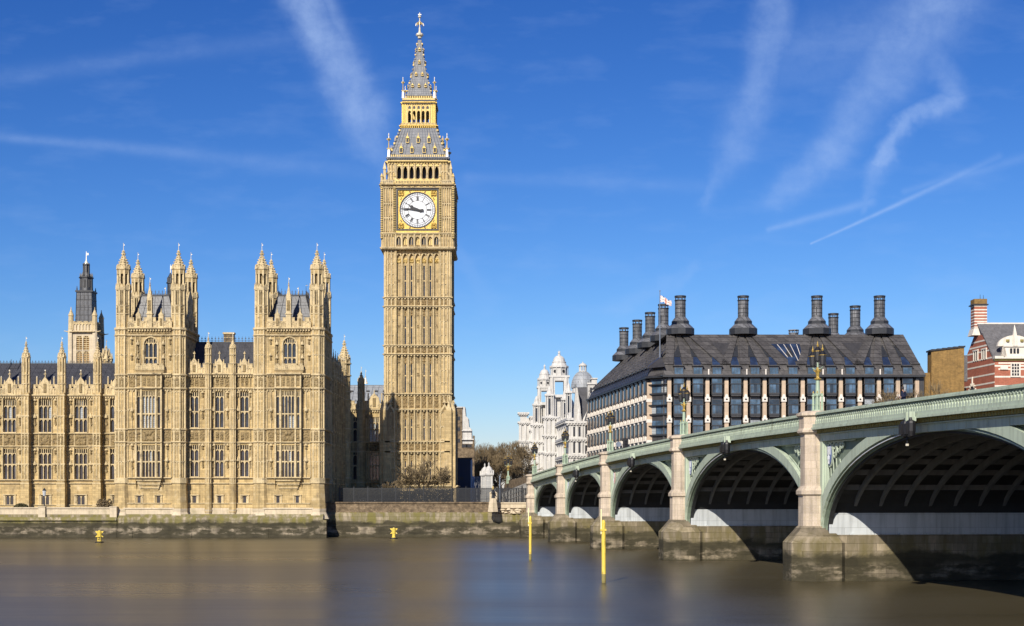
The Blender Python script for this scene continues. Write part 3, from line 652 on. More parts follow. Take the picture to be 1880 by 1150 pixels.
    for a, b, n in (((-2.55, -4.2), (2.55, -4.2), 9), ((2.55, -4.2), (2.55, -8.2), 7), ((2.55, -8.2), (-2.55, -8.2), 9), ((-2.55, -8.2), (-2.55, -4.2), 7)):
        for i in range(n):
            t = i/(n-1); x = a[0]+(b[0]-a[0])*t; y = a[1]+(b[1]-a[1])*t
            D.frus(x, y, .06, .02, zt, zt+(1.9 if i in (0, n-1) else 1.05), 4, 1); D.box(x-.13, x+.13, y-.02, y+.02, zt+.65, zt+.75, 1, True)
        D.bar((a[0], a[1], zt+.3), (b[0], b[1], zt+.3), .06, None, 4, 1); D.bar((a[0], a[1], zt+.06), (b[0], b[1], zt+.06), .13, None, 4, 1)
    for sx_ in (-1.4, 0, 1.4): D.bar((sx_*1.65, -1.98, zb), (sx_, -4.18, zt), .05, None, 4, 1)
    for t in (.35, .7): D.bar((-4.3+1.75*t, -2-2.2*t, zb+(zt-zb)*t), (4.3-1.75*t, -2-2.2*t, zb+(zt-zb)*t), .05, None, 4, 1)
    D.build('roof', ['iron_roof', 'iron_dark'], o)
    return o
pav1 = pavilion(275, 0, 'left pavilion tower with pale blinds behind its tall upper oriel window')
pav2 = pavilion(530, 1, 'right pavilion tower with dark oriel windows beside the shaded north side')
# small dark lantern spire that shows over the left pavilion
B = MB((PX(313, 284), 284, 0)); Y = 284
B.frus(0, 0, .62, .55, PZ(560, Y), PZ(521, Y), 8); B.frus(0, 0, .75, .75, PZ(521, Y), PZ(519, Y), 8)
for i in range(8):
    a = math.pi*(i+.5)/4; B.frus(.6*math.cos(a), .6*math.sin(a), .07, .05, PZ(521, Y), PZ(510, Y), 4)
B.frus(0, 0, .42, .38, PZ(519, Y), PZ(509, Y), 8); B.frus(0, 0, .5, .06, PZ(510, Y), PZ(501, Y), 8); B.frus(0, 0, .06, .03, PZ(503, Y), PZ(486, Y), 4, 1); B.box(0, .35, -.02, .02, PZ(494, Y), PZ(489, Y), 1, True)
B.build('lantern_spire', ['iron_dark', 'gilt_tip'], pav1)
# ---- centre range between the towers
u0, u1 = PX(341, 267), PX(468, 267); Y = 267
def z7(py): return PZ(py, 267)
B = MB((0, Y, 0)); bays = [(345, 383.7), (383.7, 428.6), (428.6, 467)]; wc = [356.9, 403, 449]; ww = PX(365, Y)-PX(349, Y)
holes = []
for x in wc:
    c = PX(x, Y); holes += [(c-ww/2, c+ww/2, z7(785.5), z7(719.5)), (c-ww/2, c+ww/2, z7(875.5), z7(817)), (c-.38, c+.38, z7(929), z7(929)+2.05)]
B.wall(u0, u1, z7(934), z7(688), holes)
for (a, b), x in zip(bays, wc):
    a, b, c = PX(a, Y), PX(b, Y), PX(x, Y)
    for l, r_ in ((a+.45, c-ww/2-.05), (c+ww/2+.05, b-.45)):
        B.panels(l, r_, z7(875), z7(815), 1, 0, .13, .12, (z7(846),), .5, 1); B.panels(l, r_, z7(785), z7(717), 1, 0, .13, .12, (z7(752),), .5, 1)
        canopy(B, (l+r_)/2, z7(860), z7(838), .04); canopy(B, (l+r_)/2, z7(770), z7(745), .04); canopy(B, (l+r_)/2, z7(730), z7(717), .04); canopy(B, (l+r_)/2, z7(826), z7(814), .04)
        B.relief(l+.08, r_-.08, z7(811), z7(790), .02, .18, .11, int(x+l), 2); B.relief(l+.08, r_-.08, z7(711), z7(692), .02, .18, .11, int(x-l), 2)
    for k in (0, 1):
        q = ww/2; B.box(c-ww/2+k*q+.06, c-ww/2+(k+1)*q-.06, 0, .05, z7(809), z7(793), 2); B.relief(c-ww/2+k*q+.1, c-ww/2+(k+1)*q-.1, z7(808), z7(794), .06, .22, .1, k+int(x), 2); B.relief(c-ww/2+k*q+.06, c-ww/2+(k+1)*q-.06, z7(710), z7(693), .02, .22, .1, 9+k+int(x), 2)
    hood(B, c, .8, z7(927), z7(910)); B.box(c-.85, c-.40, 0, .06, z7(930), z7(911), 1); B.box(c+.40, c+.85, 0, .06, z7(930), z7(911), 1)
    # parapet with a central statue gable
    B.battle(a+.1, b-.1, z7(687), z7(668), -.3, .12, 1.15, 1, .55); B.panels(a+.2, b-.2, z7(686), z7(677), 7, .12, .07, .09, (), .3, 1)
    B.box(c-.62, c+.62, -.3, .26, z7(686), z7(666), 1); B.ext([(c-.62, z7(666)), (c+.62, z7(666)), (c, z7(657))], -.3, .28, 1); B.frus(c, 0, .09, .05, z7(659), z7(645), 5, 1); B.frus(c, 0, .2, .2, z7(650), z7(648), 4, 1)
    B.box(c-.22, c+.22, .26, .42, z7(683), z7(670), 2); 
    for dx in (-.75, .75): B.frus(c+dx, 0, .16, .05, z7(672), z7(660), 4, 1)
for py, h, p in ((888, .26, .22), (878, .26, .30), (813, .26, .26), (788, .24, .26), (714, .34, .36), (688, .40, .46)): B.string(u0, u1, z7(py), h, p, 0, 1)
B.dent(u0, u1, z7(688)-.45, z7(688)-.18, 0, .36, .45, .55, 1); B.dent(u0, u1, z7(714)-.4, z7(714)-.18, 0, .28, .45, .55, 1)
for x in (383.7, 428.6):
    c = PX(x, Y); B.box(c-.42, c+.42, 0, .6, z7(934), z7(680), 0)
    B.frus(c, .62, .50, .46, z7(934), z7(640), 8, 0); B.frus(c, .62, .62, .56, z7(941), z7(888), 8, 0); B.frus(c, .62, .35, .7, z7(950), z7(936), 8, 3)
    for i in range(8):
        a = math.pi*(i+.5)/4; B.frus(c+.52*math.cos(a), .62+.52*math.sin(a), .07, .07, z7(888), z7(640), 4, 1)
    for py in (924, 888, 878, 846, 813, 788, 752, 714, 688, 668, 652, 640): B.frus(c, .62, .62, .62, z7(py)-.1, z7(py)+.1, 8, 1)
    for i in range(8):
        a = math.pi*i/4; B.frus(c+.5*math.cos(a), .62+.5*math.sin(a), .1, .02, z7(640), z7(634), 4, 1)
    spirelet(B, c, .62, .5, z7(640), z7(624), z7(611), 1, 4, 8, 4)
B.box(u0, u1, 0, .3, z7(933), z7(925), 0); B.string(u0, u1, z7(925), .26, .36, 0, 1); B.box(u0, u1, -.2, .65, z7(958), z7(933), 3)
cr = B.build('centre_range', STM, palace); tag(cr, 'lower range of three bays between the two pavilion towers')
for i, x in enumerate(wc):
    c = PX(x, Y); put('window', W_C1[i], cr, (c, Y, z7(785.5))); put('window', W_C2, cr, (c, Y, z7(875.5))); put('window', W_SM, cr, (c, Y, z7(929)))
def range_roof(u0, u1, Yf, zb, zr, depth, parent, cresth=1.0, seam=1.0, mats=('slate', 'iron_dark')):
    D = MB((0, Yf, 0))
    D.add([(u0, 0, zb), (u1, 0, zb), (u1, -depth, zr), (u0, -depth, zr), (u1, -2*depth, zb), (u0, -2*depth, zb)], [(0, 1, 2, 3), (3, 2, 4, 5), (1, 4, 2), (0, 3, 5)], 0)
    n = int((u1-u0)/seam)
    for i in range(1, n):
        x = u0+(u1-u0)*i/n; D.bar((x, .02, zb), (x, -depth+.02, zr), .045, None, 4, 0)
    D.bar((u0, -depth, zr), (u1, -depth, zr), .15, None, 4, 1)
    if cresth:
        n = int((u1-u0)/.62)
        for i in range(n+1):
            x = u0+(u1-u0)*i/n; D.frus(x, -depth, .045, .02, zr, zr+cresth, 4, 1); D.box(x-.14, x+.14, -depth-.02, -depth+.02, zr+cresth*.6, zr+cresth*.72, 1, True)
        D.bar((u0, -depth, zr+cresth*.35), (u1, -depth, zr+cresth*.35), .04, None, 4, 1)
    return D.build('roof', list(mats), parent)
rf = range_roof(u0, u1, 268.6, z7(690), PZ(629, 275), 6.4, cr, 1.15)
D = MB((0, 276.5, 0)); a, b = PX(409.5, 276), PX(428, 276); D.box(a, b, -1.2, 0, PZ(640, 276), PZ(612, 276), 0, True); D.box(a-.15, b+.15, -1.3, .12, PZ(613, 276), PZ(610, 276), 1, True)
for i in range(3): D.box(a, b, 0, .04, PZ(636-i*8, 276), PZ(635-i*8, 276), 1)
D.build('chimney', ['brown_wall', 'palace_trim'], cr)
# ---- long river range on the left, set back behind the terrace
Y = 278
def z8(py): return PZ(py, 278)
pitch = 6.734; x0 = PX(51, Y); nb = 3; ks = list(range(-2, 4))
B = MB((0, Y, 0)); uL, uR = x0-2.5*pitch, PX(228, Y)
cs = [x0+(k+.5)*pitch-.05 for k in range(-2, 3)]
holes = []
for c in cs: holes += [(c-1.21, c+1.21, z8(794), z8(733)), (c-1.21, c+1.21, z8(880.6), z8(824)), (c-.78, c+.78, z8(931), z8(931)+2.15)]
B.wall(uL, uR, z8(940), z8(727), holes)
for c in cs:
    for l, r_ in ((c-2.55, c-1.28), (c+1.28, c+2.55)):
        B.panels(l, r_, z8(880), z8(822), 1, 0, .15, .13, (z8(852),), .5, 1); B.panels(l, r_, z8(794), z8(731), 1, 0, .15, .13, (z8(763),), .5, 1)
        canopy(B, (l+r_)/2, z8(868), z8(845), .05); canopy(B, (l+r_)/2, z8(782), z8(758), .05); canopy(B, (l+r_)/2, z8(744), z8(731), .05); canopy(B, (l+r_)/2, z8(834), z8(823), .05)
        B.relief(l+.1, r_-.1, z8(818), z8(799), .02, .2, .11, int(c*7+l), 2)
    B.box(c-1.25, c-1.13, 0, .12, z8(819), z8(798), 1); B.box(c+1.13, c+1.25, 0, .12, z8(819), z8(798), 1)
    B.relief(c-1.12, c+1.12, z8(819), z8(798), .02, .34, .085, int(c*3), 2)
    hood(B, c, 1.22, z8(931), z8(909)); B.box(c-1.2, c-.8, 0, .08, z8(931), z8(909), 1); B.box(c+.8, c+1.2, 0, .08, z8(931), z8(909), 1)
    B.battle(c-2.65, c+2.65, z8(726), z8(706), -.3, .12, 1.0, 1, .6); B.panels(c-2.65, c+2.65, z8(725), z8(714.5), 11, .12, .07, .09, (), .3, 1)
    B.box(c-.75, c+.75, -.3, .24, z8(725), z8(702), 1); B.ext([(c-.75, z8(702)), (c+.75, z8(702)), (c, z8(692))], -.3, .26, 1); B.box(c-.24, c+.24, .24, .42, z8(721), z8(705), 2)
    B.frus(c, 0, .10, .05, z8(694), z8(680), 5, 1); B.frus(c, 0, .22, .22, z8(688), z8(686.5), 4, 1); B.frus(c, 0, .12, .12, z8(681), z8(679.5), 4, 4)
    for dx in (-.95, .95): B.frus(c+dx, 0, .18, .05, z8(708), z8(698), 4, 1)
    for dx in (-1.62, 1.62): B.frus(c+dx, -.1, .13, .11, z8(710), z8(693), 6, 1); B.frus(c+dx, -.1, .15, .02, z8(693), z8(690.5), 6, 4)
for py, h, p in ((928, .24, .3), (888, .24, .2), (882, .26, .3), (820, .26, .26), (796.5, .24, .26), (727, .42, .46)): B.string(uL, uR, z8(py), h, p, 0, 1)
B.dent(uL, uR, z8(727)-.46, z8(727)-.2, 0, .36, .45, .55, 1); B.box(uL, uR, -.1, .22, z8(942), z8(929), 0)
for k in range(-2, 4):
    c = x0+k*pitch
    if c > uR: continue
    hw, pr = .68, 1.65
    B.box(c-hw-.12, c+hw+.12, 0, pr+.12, z8(942), z8(888), 0); B.box(c-hw, c+hw, 0, pr, z8(888), z8(722), 0)
    for py in (928, 888, 882, 853, 820, 797, 765, 727): B.box(c-hw-.1, c+hw+.1, 0, pr+.14, z8(py)-.1, z8(py)+.14, 1)
    for dx in (-hw+.07, 0, hw-.07): B.box(c+dx-.08, c+dx+.08, pr, pr+.11, z8(880), z8(729), 1)
    for zt in (824, 854, 800, 766, 731):
        B.head(c-hw+.14, c-.07, z8(zt), .5, pr, pr+.1, 1, 3); B.head(c+.07, c+hw-.14, z8(zt), .5, pr, pr+.1, 1, 3)
    B.relief(c-hw+.15, c+hw-.15, z8(818), z8(799), pr+.02, .15, .12, k+50, 2)
    # pinnacle turret above the parapet
    w_ = .95; B.frus(c, w_, .66, .62, z8(724), z8(660), 8, 0); B.frus(c, w_, .78, .78, z8(707), z8(705), 8, 1); B.frus(c, w_, .74, .74, z8(690), z8(688.5), 8, 1); B.frus(c, w_, .7, .8, z8(660), z8(657), 8, 1)
    for i in range(8):
        a = math.pi*(i+.5)/4; B.frus(c+.7*math.cos(a), w_+.7*math.sin(a), .09, .09, z8(724), z8(657), 4, 1)
        a = math.pi*i/4; B.box(c+.63*math.cos(a)-.08, c+.63*math.cos(a)+.08, w_+.63*math.sin(a)-.08, w_+.63*math.sin(a)+.08, z8(684), z8(666), 2, True)
        B.frus(c+.68*math.cos(a), w_+.68*math.sin(a), .16, .02, z8(657), z8(649), 4, 1)
    spirelet(B, c, w_, .68, z8(657), z8(634), z8(620), 1, 4, 8, 5)
lr = B.build('river_range', STM, palace); tag(lr, 'long set-back range behind the terrace left of the pavilion tower')
for i, c in enumerate(cs):
    put('window', W_L1[i % 2], lr, (c, Y, z8(794))); put('window', W_L2, lr, (c, Y, z8(880.6))); put('window', W_LS, lr, (c, Y, z8(931)))
range_roof(uL, uR, 280.0, z8(716), PZ(668, 288), 8.2, lr, .7, 1.35)
D = MB((PX(29, 288), 288, 0))
for k in range(7): D.box(-.9, .9, 1.2+k*.55, 1.3+k*.55, PZ(668, 288)-1.0-k*.6, PZ(668, 288)-.93-k*.6, 0, True)
for sx_ in (-.9, .9): D.bar((sx_, 0, PZ(668, 288)+.3), (sx_, 5.2, PZ(668, 288)-4.6), .06, None, 4, 0)
D.bar((-.9, 0, PZ(660, 288)), (-.9, 0, PZ(672, 288)), .06); D.bar((.9, 0, PZ(658, 288)), (.9, 0, PZ(672, 288)), .06)
D.build('roof_ladder', ['iron_dark'], lr)
# ---- shaded north range, running back from the right pavilion
X0 = PX(592, 265)+.1
B = MB((X0, 277.5, 0), (0, 1), (1, 0)); L = 21.0; zt = 29.6
B.wall(-.5, L, 3.6, zt); nbn = 6; q = L/nbn
for z in (z7(925), z7(888), z7(878), z7(813), z7(788), z7(714), z7(688)): B.string(0, L, z, .3, .34, 0, 1)
for i in range(nbn+1):
    u = i*q
    B.box(u-.4, u+.4, 0, .6, 3.6, zt+.3, 0); B.frus(u, .35, .34, .32, zt, z7(655), 8, 0)
    for zz_ in (zt+.6, z7(672), z7(655)): B.frus(u, .35, .44, .44, zz_-.1, zz_+.1, 8, 1)
    for k in range(4):
        a = math.pi*(k+.5)/2; B.frus(u+.34*math.cos(a), .35+.34*math.sin(a), .07, .07, zt, z7(655), 4, 1)
    spirelet(B, u, .35, .38, z7(655), z7(640), z7(631), 1, 4, 8, 4)
for i in range(nbn):
    a, b = i*q+.45, (i+1)*q-.45
    B.panels(a, b, z7(876), z7(815), 4, 0, .12, .12, (z7(846),), .5, 1); B.panels(a, b, z7(786), z7(716), 4, 0, .12, .12, (z7(752),), .5, 1)
    B.relief(a, b, z7(811), z7(790), .02, .2, .18, i, 2); B.relief(a, b, z7(711), z7(692), .02, .2, .18, i+9, 2)
    B.battle(a-.05, b+.05, zt+.15, z7(668), -.3, .1, 1.1, 1, .55); c = (a+b)/2
    B.box(c-.5, c+.5, -.3, .22, zt, z7(664), 1); B.ext([(c-.5, z7(664)), (c+.5, z7(664)), (c, z7(656))], -.3, .22, 1)
nr = B.build('north_range', STM, palace); tag(nr, 'north side in shadow, with a row of slim pinnacles')
for i in range(nbn):
    c = 277.5+(i+.5)*q; put('window', W_C1[1], nr, (X0+.03, c, z7(785.5)), R(90)); put('window', W_C2, nr, (X0+.03, c, z7(875.5)), R(90))
D = MB((X0, 277.5, 0), (0, 1), (1, 0)); D.add([(0, -.8, zt), (L, -.8, zt), (L, -6, zt+6), (0, -6, zt+6), (L, -11, zt), (0, -11, zt)], [(0, 1, 2, 3), (3, 2, 4, 5), (1, 4, 2)], 0)
D.box(-.3, L, -12, -.6, 4, zt-.2, 0, True)
D.build('roof', ['slate'], nr)
# corner turret at the far end of the north range
T = bpy.data.meshes.get('corner_turret'); 
B = MB((PX(632, 299), 299, 0)); Y = 299
B.frus(0, 0, 1.25, 1.2, 4, PZ(690, Y), 8, 0)
for py in (878, 813, 788, 735, 720, 690, 668): B.frus(0, 0, 1.4, 1.4, PZ(py, Y)-.12, PZ(py, Y)+.12, 8, 1)
B.frus(0, 0, 1.1, 1.05, PZ(690, Y), PZ(662, Y), 8, 0); B.frus(0, 0, 1.2, 1.25, PZ(663, Y), PZ(660, Y), 8, 1)
for i in range(8):
    a = math.pi*(i+.5)/4; B.frus(1.15*math.cos(a), 1.15*math.sin(a), .13, .13, PZ(735, Y), PZ(660, Y), 4, 1); a = math.pi*i/4
    B.frus(1.12*math.cos(a), 1.12*math.sin(a), .2, .02, PZ(660, Y), PZ(652, Y), 4, 1); B.box(1.05*math.cos(a)-.14, 1.05*math.cos(a)+.14, 1.05*math.sin(a)-.14, 1.05*math.sin(a)+.14, PZ(684, Y), PZ(667, Y), 2, True)
spirelet(B, 0, 0, 1.1, PZ(660, Y), PZ(632, Y), PZ(615, Y), 1, 4)
B.build('end_turret', STM, palace, (PX(632, 299), 299, 4))
# ---- low wing between the north range and the clock tower
Y = 308
def zw(py): return PZ(py, 308)
u0, u1 = PX(630, Y), PX(722, Y); B = MB((0, Y, 0)); c = PX(687, Y); c2 = PX(652, Y); hw = 1.03
holes = [(c-hw, c+hw, zw(811), zw(766)), (c-hw, c+hw, zw(881), zw(828)), (c2-.5, c2+.5, zw(811), zw(766)), (c2-.5, c2+.5, zw(881), zw(828))]
B.wall(u0, u1, zw(918), zw(752), holes)
B.string(u0, u1, zw(752.7), .4, .42, 0, 1); B.dent(u0, u1, zw(752.7)-.5, zw(752.7)-.2, 0, .34, .5, .55, 1)
for py in (900, 886, 830, 812): B.string(u0, u1, zw(py), .26, .28, 0, 1)
B.battle(u0, u1, zw(751), zw(736), -.3, .1, 1.3, 1, .6); B.panels(u0, u1, zw(750), zw(742), 16, .1, .07, .09, (), .3, 1)
B.box(c-1.0, c+1.0, -.3, .2, zw(750), zw(731), 1); B.ext([(c-1.0, zw(731)), (c+1.0, zw(731)), (c, zw(722))], -.3, .22, 1); B.box(c-.3, c+.3, .2, .36, zw(747), zw(731), 2); B.frus(c, 0, .1, .04, zw(724), zw(716), 4, 1)
for x in (676, 701): B.frus(PX(x, Y), 0, .16, .12, zw(745), zw(722), 6, 1)
for l, r_ in ((c-2.2, c-hw-.1), (c+hw+.1, c+2.6)):
    B.panels(l, r_, zw(880), zw(832), 2, 0, .14, .13, (zw(856),), .5, 1); B.panels(l, r_, zw(810), zw(758), 2, 0, .14, .13, (zw(786),), .5, 1); canopy(B, (l+r_)/2, zw(768), zw(757), .05); B.relief(l, r_, zw(828), zw(814), .02, .2, .13, int(l), 2)
B.relief(c-hw, c+hw, zw(828), zw(814), .02, .3, .1, 3, 2)
ct = PX(663.5, Y); B.frus(ct, .4, .95, .85, zw(918), zw(752), 8, 0); B.frus(ct, .4, .66, .62, zw(752), zw(700), 8, 0)
for py in (886, 830, 812, 752, 738, 722, 702): B.frus(ct, .4, .98 if py > 740 else .76, .98 if py > 740 else .76, zw(py)-.12, zw(py)+.12, 8, 1)
for i in range(8):
    a = math.pi*(i+.5)/4; B.frus(ct+.68*math.cos(a), .4+.68*math.sin(a), .09, .09, zw(752), zw(700), 4, 1); a = math.pi*i/4; B.frus(ct+.66*math.cos(a), .4+.66*math.sin(a), .15, .02, zw(700), zw(694), 4, 1)
    B.box(ct+.62*math.cos(a)-.08, ct+.62*math.cos(a)+.08, .4+.62*math.sin(a)-.08, .4+.62*math.sin(a)+.08, zw(719), zw(706), 2, True)
spirelet(B, ct, .4, .66, zw(700), zw(686), zw(674), 1, 4, 8, 5)
wing = B.build('linking_wing', STM, palace, (PX(680, 308), 308, 4)); tag(wing, 'low wing with a pale grey roof beside the clock tower')
ww1 = make_window(3, 2*hw, zw(766)-zw(811), (zw(788)-zw(811),), blind=.35, seed=4, top=1.2); ww2 = make_window(3, 2*hw, zw(828)-zw(881), (zw(855)-zw(881),), blind=0, seed=4)
put('window', ww1, wing, (c, Y, zw(811))); put('window', ww2, wing, (c, Y, zw(881)))
wn1 = make_window(1, 1.0, zw(766)-zw(811), (zw(788)-zw(811),), seed=4); wn2 = make_window(1, 1.0, zw(828)-zw(881), (zw(855)-zw(881),), seed=4)
put('window', wn1, wing, (c2, Y, zw(811))); put('window', wn2, wing, (c2, Y, zw(881)))
D = MB((0, 310, 0)); zr = PZ(708, 319)
D.add([(u0, 0, zw(748)), (u1, 0, zw(748)), (u1, -9, zr), (u0, -9, zr)], [(0, 1, 2, 3)], 0); D.poly([(u0, -9, zr), (u1, -9, zr), (u1, -18, zw(748)), (u0, -18, zw(748))], 0)
for i in range(9):
    x = u0+(u1-u0)*i/8; D.bar((x, .02, zw(748)), (x, -9, zr), .06, None, 4, 1)
for t in (.3, .62): D.bar((u0, -9*t, zw(748)+(zr-zw(748))*t+.03), (u1, -9*t, zw(748)+(zr-zw(748))*t+.03), .06, None, 4, 1)
for i in range(6):
    x = u0+(u1-u0)*(i+.5)/6; z_ = zw(748)+(zr-zw(748))*.72; D.box(x-.3, x+.3, -6.8, -6.2, z_-.3, z_+.25, 2, True)
D.bar((u0, -9, zr), (u1, -9, zr), .14, None, 4, 1)
D.build('roof', ['grey_roof', 'lead_roof', 'iron_dark'], wing)
B = MB((0, 308, 0)); ct2 = PX(671, 322); B.frus(ct2, -14, .5, .45, zw(735), zw(700), 8, 0); spirelet(B, ct2, -14, .5, PZ(705, 322), PZ(693, 322), PZ(679, 322), 4, 4, 8, 4)
B.build('roof_pinnacle', STM, wing)
# ---- ventilation tower behind the long range
Y = 330
def zv(py): return PZ(py, 330)
c = PX(151.8, Y); h = (PX(175, Y)-PX(128.7, Y))/2
vent = thing('ventilation_tower', 'square stone tower with dark tiered iron top behind the long slate roof', 'tower', (c, Y+h, 0))
B = MB()
for side in range(4):
    O, U, Nn = [((c, Y, 0), (1, 0), (0, -1)), ((c+h, Y+h, 0), (0, 1), (1, 0)), ((c, Y+2*h, 0), (-1, 0), (0, 1)), ((c-h, Y+h, 0), (0, -1), (-1, 0))][side]
    B.fr(O, U, Nn); hl = []
    for a in (-.55-.75, .55-.75+.0):
        pass
    hl = [(-1.45, -.12, zv(643), zv(617)), (.12, 1.45, zv(643), zv(617)), (-1.45, -.12, zv(672), zv(645)), (.12, 1.45, zv(672), zv(645))]
    B.wall(-h, h, 5, zv(606), hl, 0, .4)
    for a, b, za, zb in hl:
        B.poly([(a, -.38, za), (b, -.38, za), (b, -.38, zb), (a, -.38, zb)], 2); B.head(a, b, zb, .7, -.3, -.05, 1, 3); B.box((a+b)/2-.05, (a+b)/2+.05, -.3, -.1, za, zb, 1)
        for k in range(7):
            z_ = za+(zb-za)*(k+.3)/7.4; B.box(a, b, -.36, -.12, z_, z_+.14, 1)
    B.string(-h, h, zv(610), .35, .55, 0, 1); B.panels(-h, h, zv(606), zv(595), 8, 0, .12, .14, (), .5, 1); B.wall(-h, h, zv(606), zv(592), (), -.02); B.battle(-h, h, zv(595), zv(590), -.35, .05, 1.4, 1, .5)
    for sgn in (-1, 1):
        B.box(sgn*h*.97-.5, sgn*h*.97+.5, -.5, .2, 5, zv(606), 0)
B.fr((c, Y+h, 0))
for sx_ in (-1, 1):
    for sy in (-1, 1):
        B.frus(sx_*h*.94, sy*h*.94, .58, .5, zv(606), zv(580), 8, 1); B.frus(sx_*h*.94, sy*h*.94, .62, .08, zv(580), zv(568), 8, 1); B.frus(sx_*h*.94, sy*h*.94, .1, .05, zv(569), zv(564), 4, 1); B.bar((sx_*h, sy*h, zv(610)), (sx_*(h+1.3), sy*(h+.3), zv(608)), .16, .1, 4, 1)
B.box(-h+.3, h-.3, -h+.3, h-.3, zv(595), zv(592), 3, True)
B.build('stone_shaft', ['pale_plinth', 'palace_trim', 'louvre_wood', 'slate'], vent)
D = MB((c, Y+h, 0)); r0, r1 = 1.86, 1.70
D.frus(0, 0, r0, r1, zv(592), zv(534), 4, 0, rot=math.pi/4)
for i in range(5):
    for sd in range(4):
        a = sd*math.pi/2; U = (math.cos(a), math.sin(a)); Nn = (math.sin(a), -math.cos(a)); D.fr((c+Nn[0]*r0, Y+h+Nn[1]*r0, 0), U, Nn); x = -r0+2*r0*i/4
        D.bar((x, 0, zv(592)), (x*r1/r0, r1-r0, zv(534)), .07, None, 4, 1)
        if i < 3: t = (i+1)/4; D.bar((-r0, (r1-r0)*t, zv(592-58*t)), (r0, (r1-r0)*t, zv(592-58*t)), .08, None, 4, 1)
D.fr((c, Y+h, 0)); D.frus(0, 0, r1+.25, r1+.25, zv(535), zv(532), 4, 1, rot=math.pi/4); 
r2 = 1.22
D.frus(0, 0, r2+.1, r2, zv(532), zv(507), 8, 0)
for i in range(8):
    a = math.pi*(i+.5)/4; D.frus(1.32*math.cos(a), 1.32*math.sin(a), .14, .10, zv(532), zv(504), 4, 1); D.frus(1.32*math.cos(a), 1.32*math.sin(a), .14, .03, zv(504), zv(498), 4, 1)
    a = math.pi*(i)/4; D.box(1.18*math.cos(a)-.2, 1.18*math.cos(a)+.2, 1.18*math.sin(a)-.2, 1.18*math.sin(a)+.2, zv(526), zv(511), 2, True)
D.frus(0, 0, r2+.3, r2+.3, zv(508), zv(506), 8, 1); D.frus(0, 0, .62, .56, zv(506), zv(484), 8, 0)
for i in range(4):
    for sgn in (-1, 1):
        a = math.pi*(i+.5)/2; D.frus((r1)*math.sqrt(2)*math.cos(a)*.96, (r1)*math.sqrt(2)*math.sin(a)*.96, .16, .04, zv(533), zv(524), 4, 1)
for i in range(8):
    a = math.pi*(i+.5)/4; D.frus(.68*math.cos(a), .68*math.sin(a), .09, .07, zv(506), zv(480), 4, 1)
D.frus(0, 0, .75, .75, zv(484), zv(482), 8, 1); D.frus(0, 0, .55, .1, zv(482), zv(474), 8, 3); D.frus(0, 0, .09, .04, zv(475), zv(458), 4, 3); D.box(0, .5, -.03, .03, zv(465), zv(461), 3, True)
D.build('iron_top', ['iron_roof', 'iron_dark', 'signal_black', 'gilt_tip'], vent)
# stone pinnacled lantern just right of it
Y = 300; c = PX(195, Y); pl = MB((c, Y, 0)); 
pl.frus(0, 0, 1.15, 1.1, PZ(690, Y), PZ(660, Y), 8, 0); pl.frus(0, 0, 1.3, 1.3, PZ(661, Y), PZ(659, Y), 8, 1)
for i in range(8):
    a = math.pi*(i+.5)/4; pl.frus(1.15*math.cos(a), 1.15*math.sin(a), .2, .03, PZ(664, Y), PZ(648, Y), 4, 1); pl.frus(.7*math.cos(a), .7*math.sin(a), .14, .03, PZ(654, Y), PZ(640, Y), 4, 1)
spirelet(pl, 0, 0, .9, PZ(659, Y), PZ(640, Y), PZ(624, Y), 1, 1)
pl.build('roof_pinnacle', ['palace_stone', 'palace_trim'], lr)
# ================================================================ THE CLOCK TOWER
TX, TY = -19.25, 306.7; HW = 6.7
def zt(py, d=0.0): return PZ(py, 300+d)
def faces(B, h):
    for U, Nn in (((1, 0), (0, -1)), ((0, 1), (1, 0)), ((-1, 0), (0, 1)), ((0, -1), (-1, 0))):
        B.fr((TX+Nn[0]*h, TY+Nn[1]*h, 0), U, Nn); yield
    B.fr()
tower = thing('clock_tower', 'tall golden gothic clock tower with white dials and a grey iron spire', 'clock tower', (TX, TY, 4.0))
TM = ['tower_stone', 'palace_trim', 'tower_carved', 'gold', 'iron_dark', 'gold_light', 'leaded_glass']
B = MB(); PW = 1.28; PC = [(-3+i)*PW+.02 for i in range(7)]
bandz = [(546.8, 563.4), (635, 651), (724, 752.7), (811.5, 830)]
stg = [(483, 546.8), (563.4, 635), (651, 724), (752.7, 811.5), (830, 884)]
slits = []
